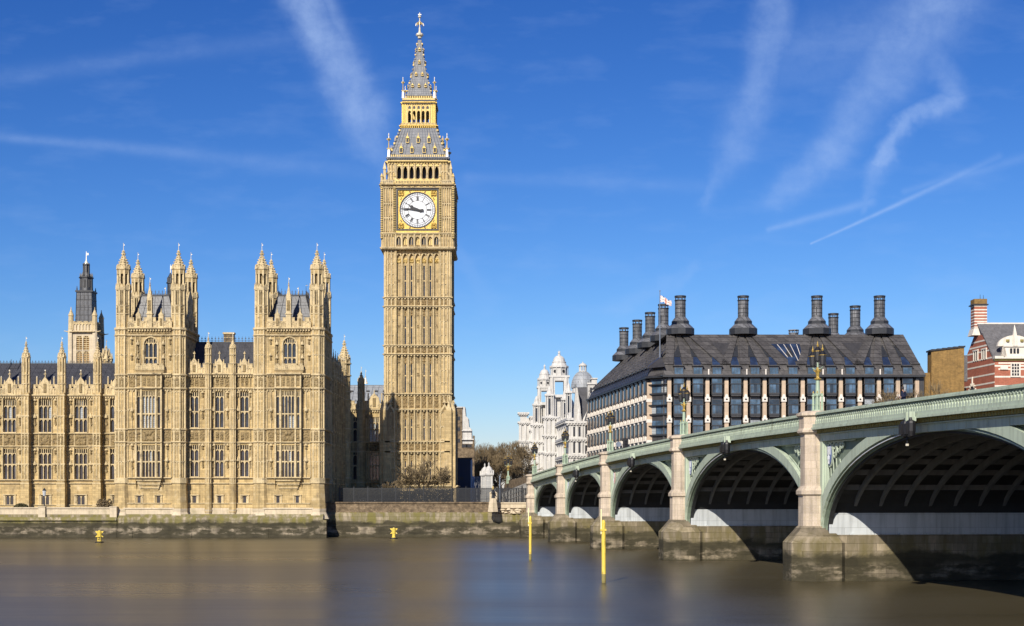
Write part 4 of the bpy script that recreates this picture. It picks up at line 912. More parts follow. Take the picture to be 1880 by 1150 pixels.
for _ in faces(B, HW):
    # recessed centre: back wall at -0.45
    rc = 4.48
    B.wall(-HW, -rc, 3, zt(457)); B.wall(rc, HW, 3, zt(457))
    B.poly([(-rc, 0, 3), (-rc, -.45, 3), (-rc, -.45, zt(457)), (-rc, 0, zt(457))]); B.poly([(rc, 0, 3), (rc, -.45, 3), (rc, -.45, zt(457)), (rc, 0, zt(457))])
    hl = []
    for a, b in stg:
        top = zt(a)-(.5 if a in (483,) else .9); bot = zt(b)+.4
        for i in (1, 2, 4, 5): hl.append((PC[i]-.15, PC[i]+.15, bot, top))
    B.wall(-rc, rc, 3, zt(457), hl, -.45, .35)
    for a, b, c_, d_ in hl: 
        B.poly([(a, -.75, c_), (b, -.75, c_), (b, -.75, d_), (a, -.75, d_)], 6); B.box(a, b, -.75, -.5, (c_+d_)/2-.12, (c_+d_)/2+.12, 1)
    # vertical shafts between panels
    for i in range(8):
        x = (-3.5+i)*PW+.02
        B.box(x-.17, x+.17, -.45, .04, 8, zt(470), 0); B.box(x-.07, x+.07, .04, .14, 8, zt(470), 1)
    for i in range(7):
        for dx in (-.30, .30): B.box(PC[i]+dx-.05, PC[i]+dx+.05, -.45, -.27, 8, zt(484), 1)
        if i in (0, 3, 6): B.box(PC[i]-.05, PC[i]+.05, -.45, -.3, 8, zt(486), 1)
    for k, (a, b) in enumerate(stg):
        mid = (zt(a)+zt(b))/2
        for i in range(7):
            u0, u1 = PC[i]-.47, PC[i]+.47
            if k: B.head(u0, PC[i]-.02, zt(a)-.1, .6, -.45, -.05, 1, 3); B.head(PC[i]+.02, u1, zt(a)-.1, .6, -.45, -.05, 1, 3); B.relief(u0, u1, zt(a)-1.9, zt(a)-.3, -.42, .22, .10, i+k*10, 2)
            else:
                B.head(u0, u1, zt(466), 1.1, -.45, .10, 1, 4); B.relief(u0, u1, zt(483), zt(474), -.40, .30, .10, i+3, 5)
            if i in (0, 3, 6): B.relief(u0+.1, u1-.1, mid-.35, mid+.35, -.4, .2, .1, i, 2)
    for a, b in bandz:
        B.box(-rc, rc, -.45, -.12, zt(b), zt(a), 0)
        for i in range(7): B.box(PC[i]-.46, PC[i]+.46, -.12, -.08, zt(b)+.35, zt(a)-.25, 2); B.relief(PC[i]-.44, PC[i]+.44, zt(b)+.4, zt(a)-.35, -.07, .22, .09, i+int(a), 2)
        for z_ in (zt(a), zt(b)): B.string(-HW-.1, HW+.1, z_, .30, .34, 0, 1); B.dent(-HW, HW, z_-.34, z_-.14, 0, .25, .64, .5, 1)
    # corner piers with ribs and panel heads
    for s in (-1, 1):
        for x in (4.6, 5.35, 6.1, 6.55): B.box(s*x-.11, s*x+.11, 0, .20, 8, zt(459), 1)
        lv = [zt(p) for p in (466, 484, 503, 522, 541)]+[zt(p) for p in (566, 590, 615, 632)]+[zt(p) for p in (654, 680, 702, 721)]+[zt(p) for p in (757, 785, 808, 834, 860)]
        for z_ in lv:
            for u0, u1 in ((4.71, 5.24), (5.46, 5.99)):
                a, b = sorted((s*u0, s*u1)); B.head(a, b, z_, .5, 0, .14, 1, 3)
        for a, b in bandz:
            for u0, u1 in ((4.75, 5.25), (5.5, 6.0)):
                p, q_ = sorted((s*u0, s*u1)); B.relief(p, q_, zt(b)+.4, zt(a)-.4, .02, .18, .12, int(a), 2)
        B.box(s*4.42-.14, s*4.42+.14, -.45, .3, 8, zt(459), 0)
    # gabled buttresses of the lowest stages
    for s in (-1, 1):
        c = s*5.55; B.box(c-1.0, c+1.0, 0, .75, 3, zt(757), 0); B.ext([(c-1.1, zt(757)), (c+1.1, zt(757)), (c, zt(742))], 0, .85, 1); B.ext([(c-.75, zt(757.5)), (c+.75, zt(757.5)), (c, zt(747))], .8, .90, 2)
        B.frus(c, .6, .10, .22, zt(743), zt(739), 5, 1); B.frus(c, .6, .22, .03, zt(739), zt(734), 5, 1); B.box(c-.5, c+.5, .3, .9, zt(740), zt(739), 1)
        B.panels(c-.9, c+.9, 10, zt(758), 2, .75, .13, .16, (zt(860), zt(830), zt(808), zt(784)), .6, 1)
        for p in (811.5, 830, 886): B.box(c-1.1, c+1.1, 0, 1.0, zt(p)-.15, zt(p)+.15, 1)
        c = s*7.15; B.box(c-.55, c+.55, -1.2, .25, 3, zt(754), 0); B.frus(c, -.3, .5, .5, zt(754), zt(749), 4, 1); B.frus(c, -.3, .4, .04, zt(749), zt(735), 6, 1); B.box(c-.3, c+.3, -.45, -.1, zt(742), zt(740.5), 1)
    B.box(-HW-.3, HW+.3, 0, 1.15, 3, zt(893), 0); B.string(-HW-.3, HW+.3, zt(893), .35, .3, 1.15, 1); B.string(-HW, HW, zt(884), .3, .5, 0, 1)
    # corbel table under the clock stage
    B.string(-HW-.2, HW+.2, zt(457), .5, .55, 0, 1); B.dent(-HW-.2, HW+.2, zt(460), zt(457.5), 0, .42, .64, .5, 1)
B.build('shaft', TM, tower)
# ---- clock stage
B = MB(); CH = 7.25; fz = zt(424, -.6); HH = 4.34
for _ in faces(B, CH):
    zb, zq = zt(456, -.5), zt(430, -.5)
    B.tbox(-CH, CH, -.6, .0, zt(459), zb, -.1, -.1, 0)
    nk = [(PC[i]-.42, PC[i]+.42, zt(450, -.5), zt(434.5, -.5)) for i in range(7)]
    B.wall(-CH, CH, zb, zq, nk, 0, .5)
    for i, (a, b, c_, d_) in enumerate(nk):
        B.poly([(a, -.5, c_), (b, -.5, c_), (b, -.5, d_), (a, -.5, d_)], 7 if i % 2 == 0 else 5); B.head(a, b, d_, .75, -.45, .04, 1, 4); B.box((a+b)/2-.05, (a+b)/2+.05, -.45, -.3, c_, d_, 1); B.box(a-.02, b+.02, 0, .12, c_-.45, c_-.1, 2)
    for i in range(8): B.box((-3.5+i)*PW-.12, (-3.5+i)*PW+.16, 0, .22, zb, zq, 1)
    for s in (-1, 1):
        a, b = sorted((s*4.75, s*6.9)); B.panels(a, b, zb+.3, zq-.1, 4, 0, .12, .12, (), .5, 1); B.relief(a, b, zt(436), zt(432), .02, .14, .12, 4, 2)
    B.string(-CH-.05, CH+.05, zb, .45, .3, 0, 1); B.string(-CH-.05, CH+.05, zq+.05, .35, .25, 0, 1)
    # wall round the dial
    B.wall(-CH, CH, zq, zt(330, -.5), [(-4.3, 4.3, zt(424, -.5), zt(346.3, -.5))], 0, .3)
    B.box(-4.35, 4.35, 0, .22, zt(429, -.5), zt(424.6, -.5), 3)
    for s in (-1, 1):
        a, b = sorted((s*5.0, s*6.85)); B.panels(a, b, zq+.5, zt(346, -.5), 4, 0, .16, .15, (zq+3.2, zq+6.1), .55, 1)
        for z_ in (zq+2.9, zq+5.8, zt(347.5)): B.relief(a, b, z_-.1, z_+.8, .02, .16, .11, int(z_), 2)
        # gilded chequer colonnettes beside the dial and at the corners
        for x, r_ in ((4.66, .24), (7.28, .26)):
            z_ = zq-.9 if x > 5 else zq-.4; n_ = 30; top = zt(338, -.5); hh = (top-z_)/n_
            for k in range(n_):
                B.frus(s*x, .05 if x < 5 else 0, r_, r_, z_+k*hh, z_+(k+.52)*hh, 6, 5); B.frus(s*x, .05 if x < 5 else 0, r_*.8, r_*.8, z_+(k+.52)*hh, z_+(k+1)*hh, 6, 4)
            B.frus(s*x, .05 if x < 5 else 0, r_*1.3, r_*1.3, top, top+.25, 6, 5); B.frus(s*x, .05 if x < 5 else 0, r_*.8, r_*.8, top+.25, zt(326), 6, 1); B.frus(s*x, .05 if x < 5 else 0, r_*1.2, .04, zt(326), zt(319.5), 6, 5)
    # shield band and pierced gilt parapet
    B.string(-CH-.1, CH+.1, zt(345.5, -.5), .25, .3, 0, 1)
    for i in range(7):
        x = PC[i]; B.box(x-.52, x+.52, 0, .10, zt(344.5), zt(341), 5); B.box(x-.42, x-.02, .1, .16, zt(344), zt(341.5), 3); B.bar((x-.5, .14, zt(344)), (x+.5, .14, zt(341.4)), .06, None, 4, 4)
    B.string(-CH-.12, CH+.12, zt(340, -.5), .26, .42, 0, 1)
    B.box(-4.5, 4.5, 0, .30, zt(338.8), zt(332), 5); B.dent(-4.4, 4.4, zt(338), zt(334), .30, .03, .32, .45, 4)
    for s in (-1, 1):
        a, b = sorted((s*4.9, s*7.1)); B.box(a, b, 0, .30, zt(338.8), zt(332), 1); B.dent(a+.1, b-.1, zt(337), zt(334), .30, .03, .4, .4, 4)
    for i in range(8): x = (-3.5+i)*PW; B.ext([(x-.5, zt(332)), (x+.5, zt(332)), (x, zt(328))], .0, .3, 5)
B.fr(); B.plan([(TX-CH, TY-CH), (TX+CH, TY-CH), (TX+CH, TY+CH), (TX-CH, TY+CH)], zt(334, -.5)-.3, zt(334, -.5)-.1, 0)
MTS = TM+['red_brick']
B.fr()
B.build('clock_stage', ['tower_stone', 'palace_trim', 'tower_carved', 'gold', 'dial_black', 'gold_light', 'leaded_glass', 'iron_dark'], tower)
# ---- dials
cz = zt(385.6, -.5); dr = 3.66
def dial_mesh():
    B = MB(); h = (zt(346.3, -.5)-zt(424, -.5))/2; zo = (zt(346.3, -.5)+zt(424, -.5))/2-cz
    for a in ((-4.3, 4.3, -h, -h+.34), (-4.3, 4.3, h-.34, h)): B.box(a[0], a[1], -.28, .12, zo+a[2], zo+a[3], 1)
    for a in ((-4.3, -3.98), (3.98, 4.3)): B.box(a[0], a[1], -.28, .12, zo-h+.34, zo+h-.34, 1)
    # gilt spandrels between square frame and round dial
    n = 64; P_ = []; sq = 3.98
    for i in range(n):
        a0, a1 = 2*math.pi*i/n, 2*math.pi*(i+1)/n
        def edge(a):
            k = sq/max(abs(math.cos(a)), abs(math.sin(a))); return (k*math.cos(a), -.12, k*math.sin(a)+zo*0)
        B.add([(dr*math.cos(a0), -.12, dr*math.sin(a0)), (dr*math.cos(a1), -.12, dr*math.sin(a1)), edge(a1), edge(a0)], [(0, 1, 2, 3)], 2)
    for sx in (-1, 1):
        for sz in (-1, 1):
            B.relief(sx*3.3-.58, sx*3.3+.58, sz*3.3-.58, sz*3.3+.58, -.08, .25, .075, 5, 2)
            for k in range(26):
                rr = random.Random(k); a = math.pi/4+rr.uniform(-.42, .42); r_ = rr.uniform(3.85, 5.2); x, z_ = sx*r_*math.cos(a), sz*r_*math.sin(a)
                if abs(x) < 3.85 and abs(z_) < 3.85: B.frus(x, 0, .01, .01, z_, z_, 3, 1); B.box(x-.10, x+.10, -.12, -.07, z_-.10, z_+.10, 1)
    # white face
    pts = [(dr*math.cos(2*math.pi*i/n), -.16, dr*math.sin(2*math.pi*i/n)) for i in range(n)]; B.poly(pts, 0)
    def ring(r0, r1, w, m):
        for i in range(n):
            a0, a1 = 2*math.pi*i/n, 2*math.pi*(i+1)/n
            B.add([(r0*math.cos(a0), w, r0*math.sin(a0)), (r0*math.cos(a1), w, r0*math.sin(a1)), (r1*math.cos(a1), w, r1*math.sin(a1)), (r1*math.cos(a0), w, r1*math.sin(a0))], [(0, 1, 2, 3)], m)
    for i in range(n):
        a0, a1 = 2*math.pi*i/n, 2*math.pi*(i+1)/n
        for r_, w0, w1 in ((dr-.16, -.16, .02), (dr, -.12, .02)): B.add([(r_*math.cos(a0), w0, r_*math.sin(a0)), (r_*math.cos(a1), w0, r_*math.sin(a1)), (r_*math.cos(a1), w1, r_*math.sin(a1)), (r_*math.cos(a0), w1, r_*math.sin(a0))], [(0, 1, 2, 3)], 1)
    ring(dr-.16, dr, .02, 1)
    for r_ in (1.86, 2.72, 3.05): ring(r_, r_+.07, -.14, 3)
    def strip(a, r0, r1, hw, m=3, w=-.135):
        c, s_ = math.cos(a), math.sin(a); B.add([(r0*c+hw*s_, w, r0*s_-hw*c), (r1*c+hw*s_, w, r1*s_-hw*c), (r1*c-hw*s_, w, r1*s_+hw*c), (r0*c-hw*s_, w, r0*s_+hw*c)], [(0, 1, 2, 3)], m)
    for k in range(60):
        a = 2*math.pi*k/60
        strip(a, 3.14, 3.27, .06); strip(a, 3.33, 3.45, .06)
    num = {12: 'XII', 1: 'I', 2: 'II', 3: 'III', 4: 'IV', 5: 'V', 6: 'VI', 7: 'VII', 8: 'VIII', 9: 'IX', 10: 'X', 11: 'XI'}
    def stroke(a, x0, y0, x1, y1, hw):
        # local x along the rim (clockwise), y outward, on the numeral band
        c, s_ = math.cos(a), math.sin(a)
        def g(x, y): r_ = 2.31+y; return (r_*c+x*s_, -.13, r_*s_-x*c)
        d = math.hypot(x1-x0, y1-y0); ox, oy = -(y1-y0)/d*hw, (x1-x0)/d*hw
        B.add([g(x0+ox, y0+oy), g(x1+ox, y1+oy), g(x1-ox, y1-oy), g(x0-ox, y0-oy)], [(0, 1, 2, 3)], 3)
    for k, txt in num.items():
        a = math.pi/2-2*math.pi*k/12; strip(a, 1.9, 3.5, .04)
        wd = {'I': .12, 'V': .27, 'X': .27}; tot = sum(wd[c] for c in txt); x = -tot/2; hh = .34
        for ch in txt:
            q = wd[ch]
            if ch == 'I': stroke(a, x+q/2, -hh, x+q/2, hh, .05)
            if ch == 'V': stroke(a, x+.03, hh, x+q/2, -hh, .05); stroke(a, x+q-.03, hh, x+q/2, -hh, .022)
            if ch == 'X': stroke(a, x+.03, hh, x+q-.03, -hh, .05); stroke(a, x+q-.03, hh, x+.03, -hh, .022)
            x += q
        for y_ in (-hh, hh): stroke(a, -tot/2, y_, tot/2, y_, .02)
    return B.mesh('clock_face', ['dial_white', 'iron_dark', 'gold', 'dial_black'])
DIAL = dial_mesh()
def hand(ang, segs, w):
    B = MB(); c, s_ = math.sin(ang), math.cos(ang)
    pts = [(-h, r_) for r_, h in segs]+[(h, r_) for r_, h in segs[::-1]]
    B.ext([(r_*c+x*s_, r_*s_-x*c) for x, r_ in pts], w, w+.08, 0, True); B.frus(0, w+.04, .01, .01, 0, 0, 4)
    return B
for side, rz in (((0, -1), 0), ((1, 0), R(90)), ((0, 1), R(180)), ((-1, 0), R(-90))):
    d = put('clock_face', DIAL, tower, (TX+side[0]*CH, TY+side[1]*CH, cz), rz)
    for nm, b in (('minute_hand', hand(R(276.5), [(-1.25, .02), (-1.2, .26), (-.85, .24), (-.6, .14), (0, .2), (.5, .17), (2.6, .07), (3.45, .03)], .06)), ('hour_hand', hand(R(297.5), [(-.9, .04), (-.85, .22), (-.5, .15), (0, .3), (1.1, .15), (1.2, .34), (1.55, .26), (1.75, .08), (2.05, .02)], -.06))):
        b.lathe(0, 0, [(.01, 0)], 3); o = bpy.data.objects.new(nm, b.mesh(nm, ['dial_black'])); COL.objects.link(o); o.parent = d
# ---- belfry
B = MB(); BH = 6.02; zb0, zb1 = zt(334, 1), zt(299, 1)
for _ in faces(B, BH):
    hl = [(PC[i]-.40, PC[i]+.40, zt(328.5, 1), zt(306.5, 1)) for i in range(7)]
    B.wall(-BH, BH, zb0, zb1, hl, 0, 1.0)
    for a, b, c_, d_ in hl: B.poly([(a, -1.6, c_), (b, -1.6, c_), (b, -1.6, d_), (a, -1.6, d_)], 4); B.head(a, b, d_, 1.0, -.4, .03, 1, 4); B.ext([(a-.1, d_), (b+.1, d_), ((a+b)/2, d_+.95)], 0, .14, 5)
    for i in range(8): x = (-3.5+i)*PW; B.box(x-.13, x+.13, 0, .22, zb0, zt(303, 1), 1); B.frus(x, .12, .16, .03, zt(303, 1), zt(299.5, 1), 4, 5)
    for s in (-1, 1):
        a, b = sorted((s*4.75, s*5.9)); B.panels(a, b, zb0, zt(301, 1), 2, 0, .14, .16, ((zb0+zb1)/2,), .5, 1)
    B.string(-BH-.1, BH+.1, zt(298.5, 1), .4, .5, 0, 5); B.dent(-BH, BH, zt(302, 1), zt(299.5, 1), 0, .3, .55, .5, 5)
    # slim outer pinnacles tied back by flying struts
    for s in (-1, 1):
        B.frus(s*6.75, .7, .26, .22, zb0-.2, zt(312, .4), 4, 1); B.frus(s*6.75, .7, .32, .03, zt(312, .4), zt(299, .4), 4, 1); B.bar((s*6.75, .6, zt(322)), (s*5.9, 0, zt(314)), .2, .16, 4, 1)
B.fr(); B.build('belfry', TM, tower)
B = MB(); B.plan([(TX-4.2, TY-4.2), (TX+4.2, TY-4.2), (TX+4.2, TY+4.2), (TX-4.2, TY+4.2)], zb0, zb1, 4); B.build('bell_chamber', TM, tower)
# ---- lower iron roof with gilt dormers
B = MB(); D = None; r0, r1 = 5.6, 3.62; z0, z1 = zt(284, 1.2), zt(235, 3); EH = 6.1
for _ in faces(B, EH):
    B.box(-EH, EH, -1, 0, zt(298, .8), zt(290, .8), 1); B.string(-EH, EH, zt(291, .8), .35, .28, 0, 1)
    B.dent(-EH, EH, zt(297, .8), zt(291.5, .8), 0, .2, .5, .5, 4); B.dent(-EH+.1, EH-.1, zt(290, .8), zt(284.5, .8), -.25, .2, .40, .55, 5); B.box(-EH, EH, -.4, -.2, zt(290, .8), zt(286, .8), 0)
for _ in faces(B, 0):
    B.add([(-r0, r0, z0), (r0, r0, z0), (r1, r1, z1), (-r1, r1, z1)], [(0, 1, 2, 3)], 0); B.box(-r0, r0, r0-1, r0, zt(291, 1), z0, 0)
    n = 15
    for i in range(n+1):
        t = -1+2*i/n; B.bar((t*r0, r0+.02, z0), (t*r1, r1+.02, z1), .055 if 0 < i < n else .14, None, 4, 1)
    for k in range(1, 8):
        t = k/8; r_ = r0+(r1-r0)*t; B.bar((-r_, r_+.01, z0+(z1-z0)*t), (r_, r_+.01, z0+(z1-z0)*t), .035, None, 4, 1)
        for s in (-1, 1): B.box(s*r_-.16, s*r_+.16, r_-.1, r_+.22, z0+(z1-z0)*t, z0+(z1-z0)*t+.38, 5 if k % 2 else 1, True)
B.fr()
rf = B.build('lower_roof', ['spire_iron', 'lead_roof', 'tower_carved', 'gold', 'iron_dark', 'gold_light'], tower)
def dormer_mesh(h, w):
    B = MB(); B.box(-w, w, -1.3, .35, 0, h, 0); B.box(-w*.70, w*.70, .35, .37, .12, h*.95, 1); B.ext([(-w*1.15, h*.95), (w*1.15, h*.95), (0, h*1.5)], -1.3, .45, 0); B.ext([(-w*.8, h*.9), (w*.8, h*.9), (0, h*1.38)], .4, .47, 2)
    B.frus(0, .3, .06, .02, h*1.5, h*2.0, 4, 0); B.box(-w, w, .35, .42, 0, .12, 0)
    return B.mesh('dormer', ['gold_light', 'dial_black', 'gold'])
DM1 = dormer_mesh(1.05, .34); DM2 = dormer_mesh(.45, .26)
def dormers(parent, r0, r1, z0, z1, z_, xs, me):
    t = (z_-z0)/(z1-z0); r_ = r0+(r1-r0)*t-.12
    for (sx, sy), rz in (((0, -1), 0), ((1, 0), R(90)), ((0, 1), R(180)), ((-1, 0), R(-90))):
        for x in xs:
            px, py = (x, -r_) if rz == 0 else ((r_, x) if sx == 1 else ((-x, r_) if sy == 1 else (-r_, -x))); put('dormer', me, parent, (TX+px, TY+py, z_), rz)
dormers(rf, r0, r1, z0, z1, zt(282, 1.5), (-3.45, -1.25, 1.25, 3.45), DM1); dormers(rf, r0, r1, z0, z1, zt(263, 2), (-2.2, 0, 2.2), DM1)
# corner finials of the lower roof
def corner_pinn(z0, h, s=1.0):
    B = MB(); B.frus(0, 0, .26*s, .2*s, 0, h*.33, 4, 0); B.frus(0, 0, .36*s, .36*s, h*.33, h*.36, 4, 1); B.frus(0, 0, .12*s, .07*s, h*.36, h*.66, 5, 1)
    for a in range(4): B.bar((0, 0, h*.66), (.42*s*math.cos(a*math.pi/2), .42*s*math.sin(a*math.pi/2), h*.76), .08*s, None, 4, 1)
    B.frus(0, 0, .30*s, .30*s, h*.72, h*.78, 6, 1); B.frus(0, 0, .06*s, .04*s, h*.78, h, 4, 0); B.frus(0, 0, .13*s, .13*s, h*.9, h*.94, 6, 0)
    return B.mesh('corner_pinnacle', ['gilt_tip', 'gold_light'])
CP1 = corner_pinn(0, 4.9); CP2 = corner_pinn(0, 4.4, .8)
for sx in (-1, 1):
    for sy in (-1, 1): put('corner_pinnacle', CP1, tower, (TX+sx*5.95, TY+sy*5.95, zt(289, .9)))
# ---- lantern stage
B = MB(); LH = 3.32; zl0, zl1 = zt(236, 3.2), zt(186, 3.4)
B.plan([(TX-3.75, TY-3.75), (TX+3.75, TY-3.75), (TX+3.75, TY+3.75), (TX-3.75, TY+3.75)], zt(236.5, 3), zt(233, 3), 4)
for _ in faces(B, LH):
    pcs = [(-2+i)*.93 for i in range(5)]
    hl = [(x-.30, x+.30, zt(225, 3.3), zt(203, 3.3)) for x in pcs]
    B.wall(-LH, LH, zl0, zl1, hl, 0, .35, 5)
    for a, b, c_, d_ in hl: B.head(a, b, d_, .5, -.3, .03, 5, 3); B.box(a+.05, b-.05, 0, .04, d_+.35, d_+1.0, 4); B.head(a+.05, b-.05, d_+1.0, .35, 0, .06, 3, 2)
    for i in range(6): x = (-2.5+i)*.93; B.box(x-.10, x+.10, 0, .18, zl0, zt(193, 3.3), 5)
    for s in (-1, 1):
        for x in (2.75, 3.05, 3.28): B.box(s*x-.07, s*x+.07, 0, .16, zl0, zt(192, 3.3), 3)
    B.string(-LH-.45, LH+.45, zt(232, 3.2), .25, .5, 0, 3); B.dent(-LH-.3, LH+.3, zt(235, 3.2), zt(232.5, 3.2), 0, .48, .42, .55, 3); B.box(-LH-.4, LH+.4, .32, .40, zt(232.2, 3.2), zt(226.5, 3.2), 5); B.dent(-LH-.3, LH+.3, zt(229.5, 3.2), zt(227, 3.2), .40, .02, .3, .45, 4)
    B.string(-LH-.1, LH+.1, zt(189, 3.3), .3, .32, 0, 3); B.dent(-LH-.1, LH+.1, zt(191.5, 3.3), zt(189.3, 3.3), 0, .28, .36, .5, 4)
    B.box(-LH, LH, -.6, .1, zt(188, 3.3), zt(183.5, 3.3), 4); B.box(-LH, LH, -.2, .05, zt(183.5, 3.3), zt(180.5, 3.4), 5); B.dent(-LH, LH, zt(180.5, 3.3), zt(176.5, 3.4), -.1, .12, .36, .55, 5)
B.fr()
B.build('lantern', TM, tower)
B = MB(); B.plan([(TX-2.2, TY-2.2), (TX+2.2, TY-2.2), (TX+2.2, TY+2.2), (TX-2.2, TY+2.2)], zt(225), zt(222), 4); B.frus(TX, TY, .6, .6, zt(225), zt(190), 8, 4); B.build('inner_shaft', TM, tower)
for sx in (-1, 1):
    for sy in (-1, 1): put('corner_pinnacle', CP2, tower, (TX+sx*3.25, TY+sy*3.25, zt(181, 3.5)))
# ---- spire
B = MB(); prof = [(2.62, 178), (1.85, 151), (1.32, 128), (.92, 108), (.60, 88), (.36, 70)]; pz = [(r_, zt(p, 5)) for r_, p in prof]
for _ in faces(B, 0):
    for (ra, za), (rb, zb) in zip(pz, pz[1:]):
        B.add([(-ra, ra, za), (ra, ra, za), (rb, rb, zb), (-rb, rb, zb)], [(0, 1, 2, 3)], 0)
        n = 10 if ra > 1.5 else (6 if ra > .8 else 3)
        for i in range(n+1):
            t = -1+2*i/n; B.bar((t*ra, ra+.01, za), (t*rb, rb+.01, zb), .035, None, 4, 1)
        nn = max(2, int((zb-za)/.42))
        for k in range(nn):
            t = k/nn; r_ = ra+(rb-ra)*t; z_ = za+(zb-za)*t
            B.bar((-r_, r_+.01, z_), (r_, r_+.01, z_), .025, None, 4, 1)
            if k % 2 == 0: B.box(r_-.08, r_+.20, r_-.08, r_+.20, z_, z_+.28, 5 if k % 4 else 4, True)
B.fr((TX, TY, 0))
sp_o = B.build('spire', ['spire_iron', 'lead_roof', 'tower_carved', 'gold', 'spire_iron', 'gold_light'], tower)
for z_, xs, me in ((162, (-1.35, 0, 1.35), DM2), (139.5, (-.65, .65), DM2), (116, (0,), DM2), (92, (0,), DM2)):
    zz_ = zt(z_, 5)
    for (ra, za), (rb, zb) in zip(pz, pz[1:]):
        if za <= zz_ <= zb: dormers(sp_o, ra, rb, za, zb, zz_, xs, me)
B = MB((TX, TY, 0)); D5 = 6.7
def zf(p): return zt(p, D5)
B.lathe(0, 0, [(.36, zf(71)), (.45, zf(68)), (.72, zf(66.5)), (.80, zf(64.5)), (.74, zf(62.5)), (.3, zf(61)), (.2, zf(56)), (.22, zf(53)), (.12, zf(50)), (.13, zf(44)), (.30, zf(42.5)), (.30, zf(41)), (.12, zf(39)), (.10, zf(34)), (.34, zf(32)), (.36, zf(30.5)), (.12, zf(29)), (.06, zf(23))], 8, 0)
for i in range(8):
    a = math.pi*i/4; c, s_ = math.cos(a), math.sin(a)
    B.bar((.1*c, .1*s_, zf(45)), (.75*c, .75*s_, zf(43.5)), .09, None, 4, 1); B.bar((.75*c, .75*s_, zf(43.5)), (.85*c, .85*s_, zf(48)), .07, None, 4, 0)
    B.bar((.1*c, .1*s_, zf(40)), (.42*c, .42*s_, zf(42.5)), .09, None, 4, 1)
B.box(-.32, .32, -.05, .05, zf(28), zf(26.2), 0, True); B.box(-.05, .05, -.32, .32, zf(28), zf(26.2), 0, True)
B.build('finial', ['gilt_tip', 'gold_light'], tower)
# ================================================================ BRONZE OFFICE BUILDING (north of the bridge)
Y = 300
def zo(py): return PZ(py, 300)
office = thing('office_building', 'dark bronze office building with ribbed sloping roof and a ring of tall round chimneys', 'office building', (55, 325, 5))
bx = [PX(1228.8+34.98*i, Y) for i in range(14)]; pt = 34.98*Y/F
uA = PX(1228.8, Y); uB = bx[-1]+1.2
def dirn(a): return (math.cos(a), math.sin(a))
SD = Vector((-0.1305, 0.9914)); SN = (-0.9914, -0.1305); SL = 68.0; sc = (PX(1195, Y)-.1, Y+3.2)
zE = zo(692.5); zB = 4.0; fl = 4.25
BM = ['bronze', 'office_glass', 'sandstone', 'sand_pale', 'iron_dark', 'bronze_roof', 'dark_office_glass', 'blind_glass']
B = MB((0, Y, 0))
rng = random.Random(3)
def office_bay(B, u0, u1, floors, last=False):
    """one dark bay between two stone piers"""
    w = u1-u0; c = (u0+u1)/2; g = .98
    B.box(u0, u1, -1.2, -.55, zB, zE, 0)
    for k in range(floors):
        zt_ = zo(694)-k*fl-.1; 
        B.box(c-g-.12, c+g+.12, -.6, .12, zt_-3.45, zt_+.05, 0)
        for s in (-1, 1): B.box(c+s*(g+.25)-.10, c+s*(g+.25)+.10, -.6, -.05, zB, zE, 0)
        # upper pane, then bay window with three lights
        B.poly([(c-g, .14, zt_-1.05), (c+g, .14, zt_-1.05), (c+g, .14, zt_-.10), (c-g, .14, zt_-.10)], 7 if rng.random() < .08 else (6 if rng.random() < .3 else 1))
        B.box(c-g-.25, c+g+.25, .1, .45, zt_-1.25, zt_-1.10, 4)
        B.box(c-g-.06, c+g+.06, .1, .36, zt_-3.15, zt_-1.25, 0)
        for j in range(3):
            a = c-g+.04+j*(2*g/3); B.poly([(a, .38, zt_-2.95), (a+2*g/3-.07, .38, zt_-2.95), (a+2*g/3-.07, .38, zt_-1.3), (a, .38, zt_-1.3)], 7 if rng.random() < .04 else (6 if rng.random() < .35 else 1))
        B.box(c-g-.1, c+g+.1, .1, .5, zt_-3.3, zt_-3.1, 4); B.box(c-g-.02, c+g+.02, .1, .40, zt_-3.62, zt_-3.3, 0)
        for s in (-1, 1): B.bar((c+s*(g+.12), .3, zt_-1.3), (c+s*(g+.55), -.1, zt_-1.3), .07, None, 4, 4)
def stone_pier(B, u, floors, lo=zB):
    B.tbox(u-.50, u+.50, -.7, .30, lo, zE-.75, .12, .1, 2); B.box(u-.3, u+.3, -.6, .2, zE-.75, zE, 4)
    for k in range(1, floors+1):
        z_ = zo(733.5)-(k-1)*4.26
        B.box(u-.52, u+.52, -.6, .46, z_-.50, z_+.42, 3); B.ext([(u-.36, z_+.42), (u+.36, z_+.42), (u+.22, z_+1.0), (u-.22, z_+1.0)], -.6, .42, 3); B.frus(u, .42, .20, .20, z_-.02, z_-.02, 3, 4)
        pts = [(u+.19*math.cos(a*math.pi/5), .465, z_-.02+.19*math.sin(a*math.pi/5)) for a in range(10)]; B.poly(pts, 4)
for i in range(13): office_bay(B, bx[i], bx[i+1], 4)
for x in bx: stone_pier(B, x, 3)
B.box(uA-1.4, uB+.3, -.6, .75, zE-.05, zE+.30, 4); B.box(uA-1.2, uB, -30, -1.1, zB, zE-.2, 0)
B.box(bx[-1]+.5, uB+.3, -20, -.3, zB, zE, 0)
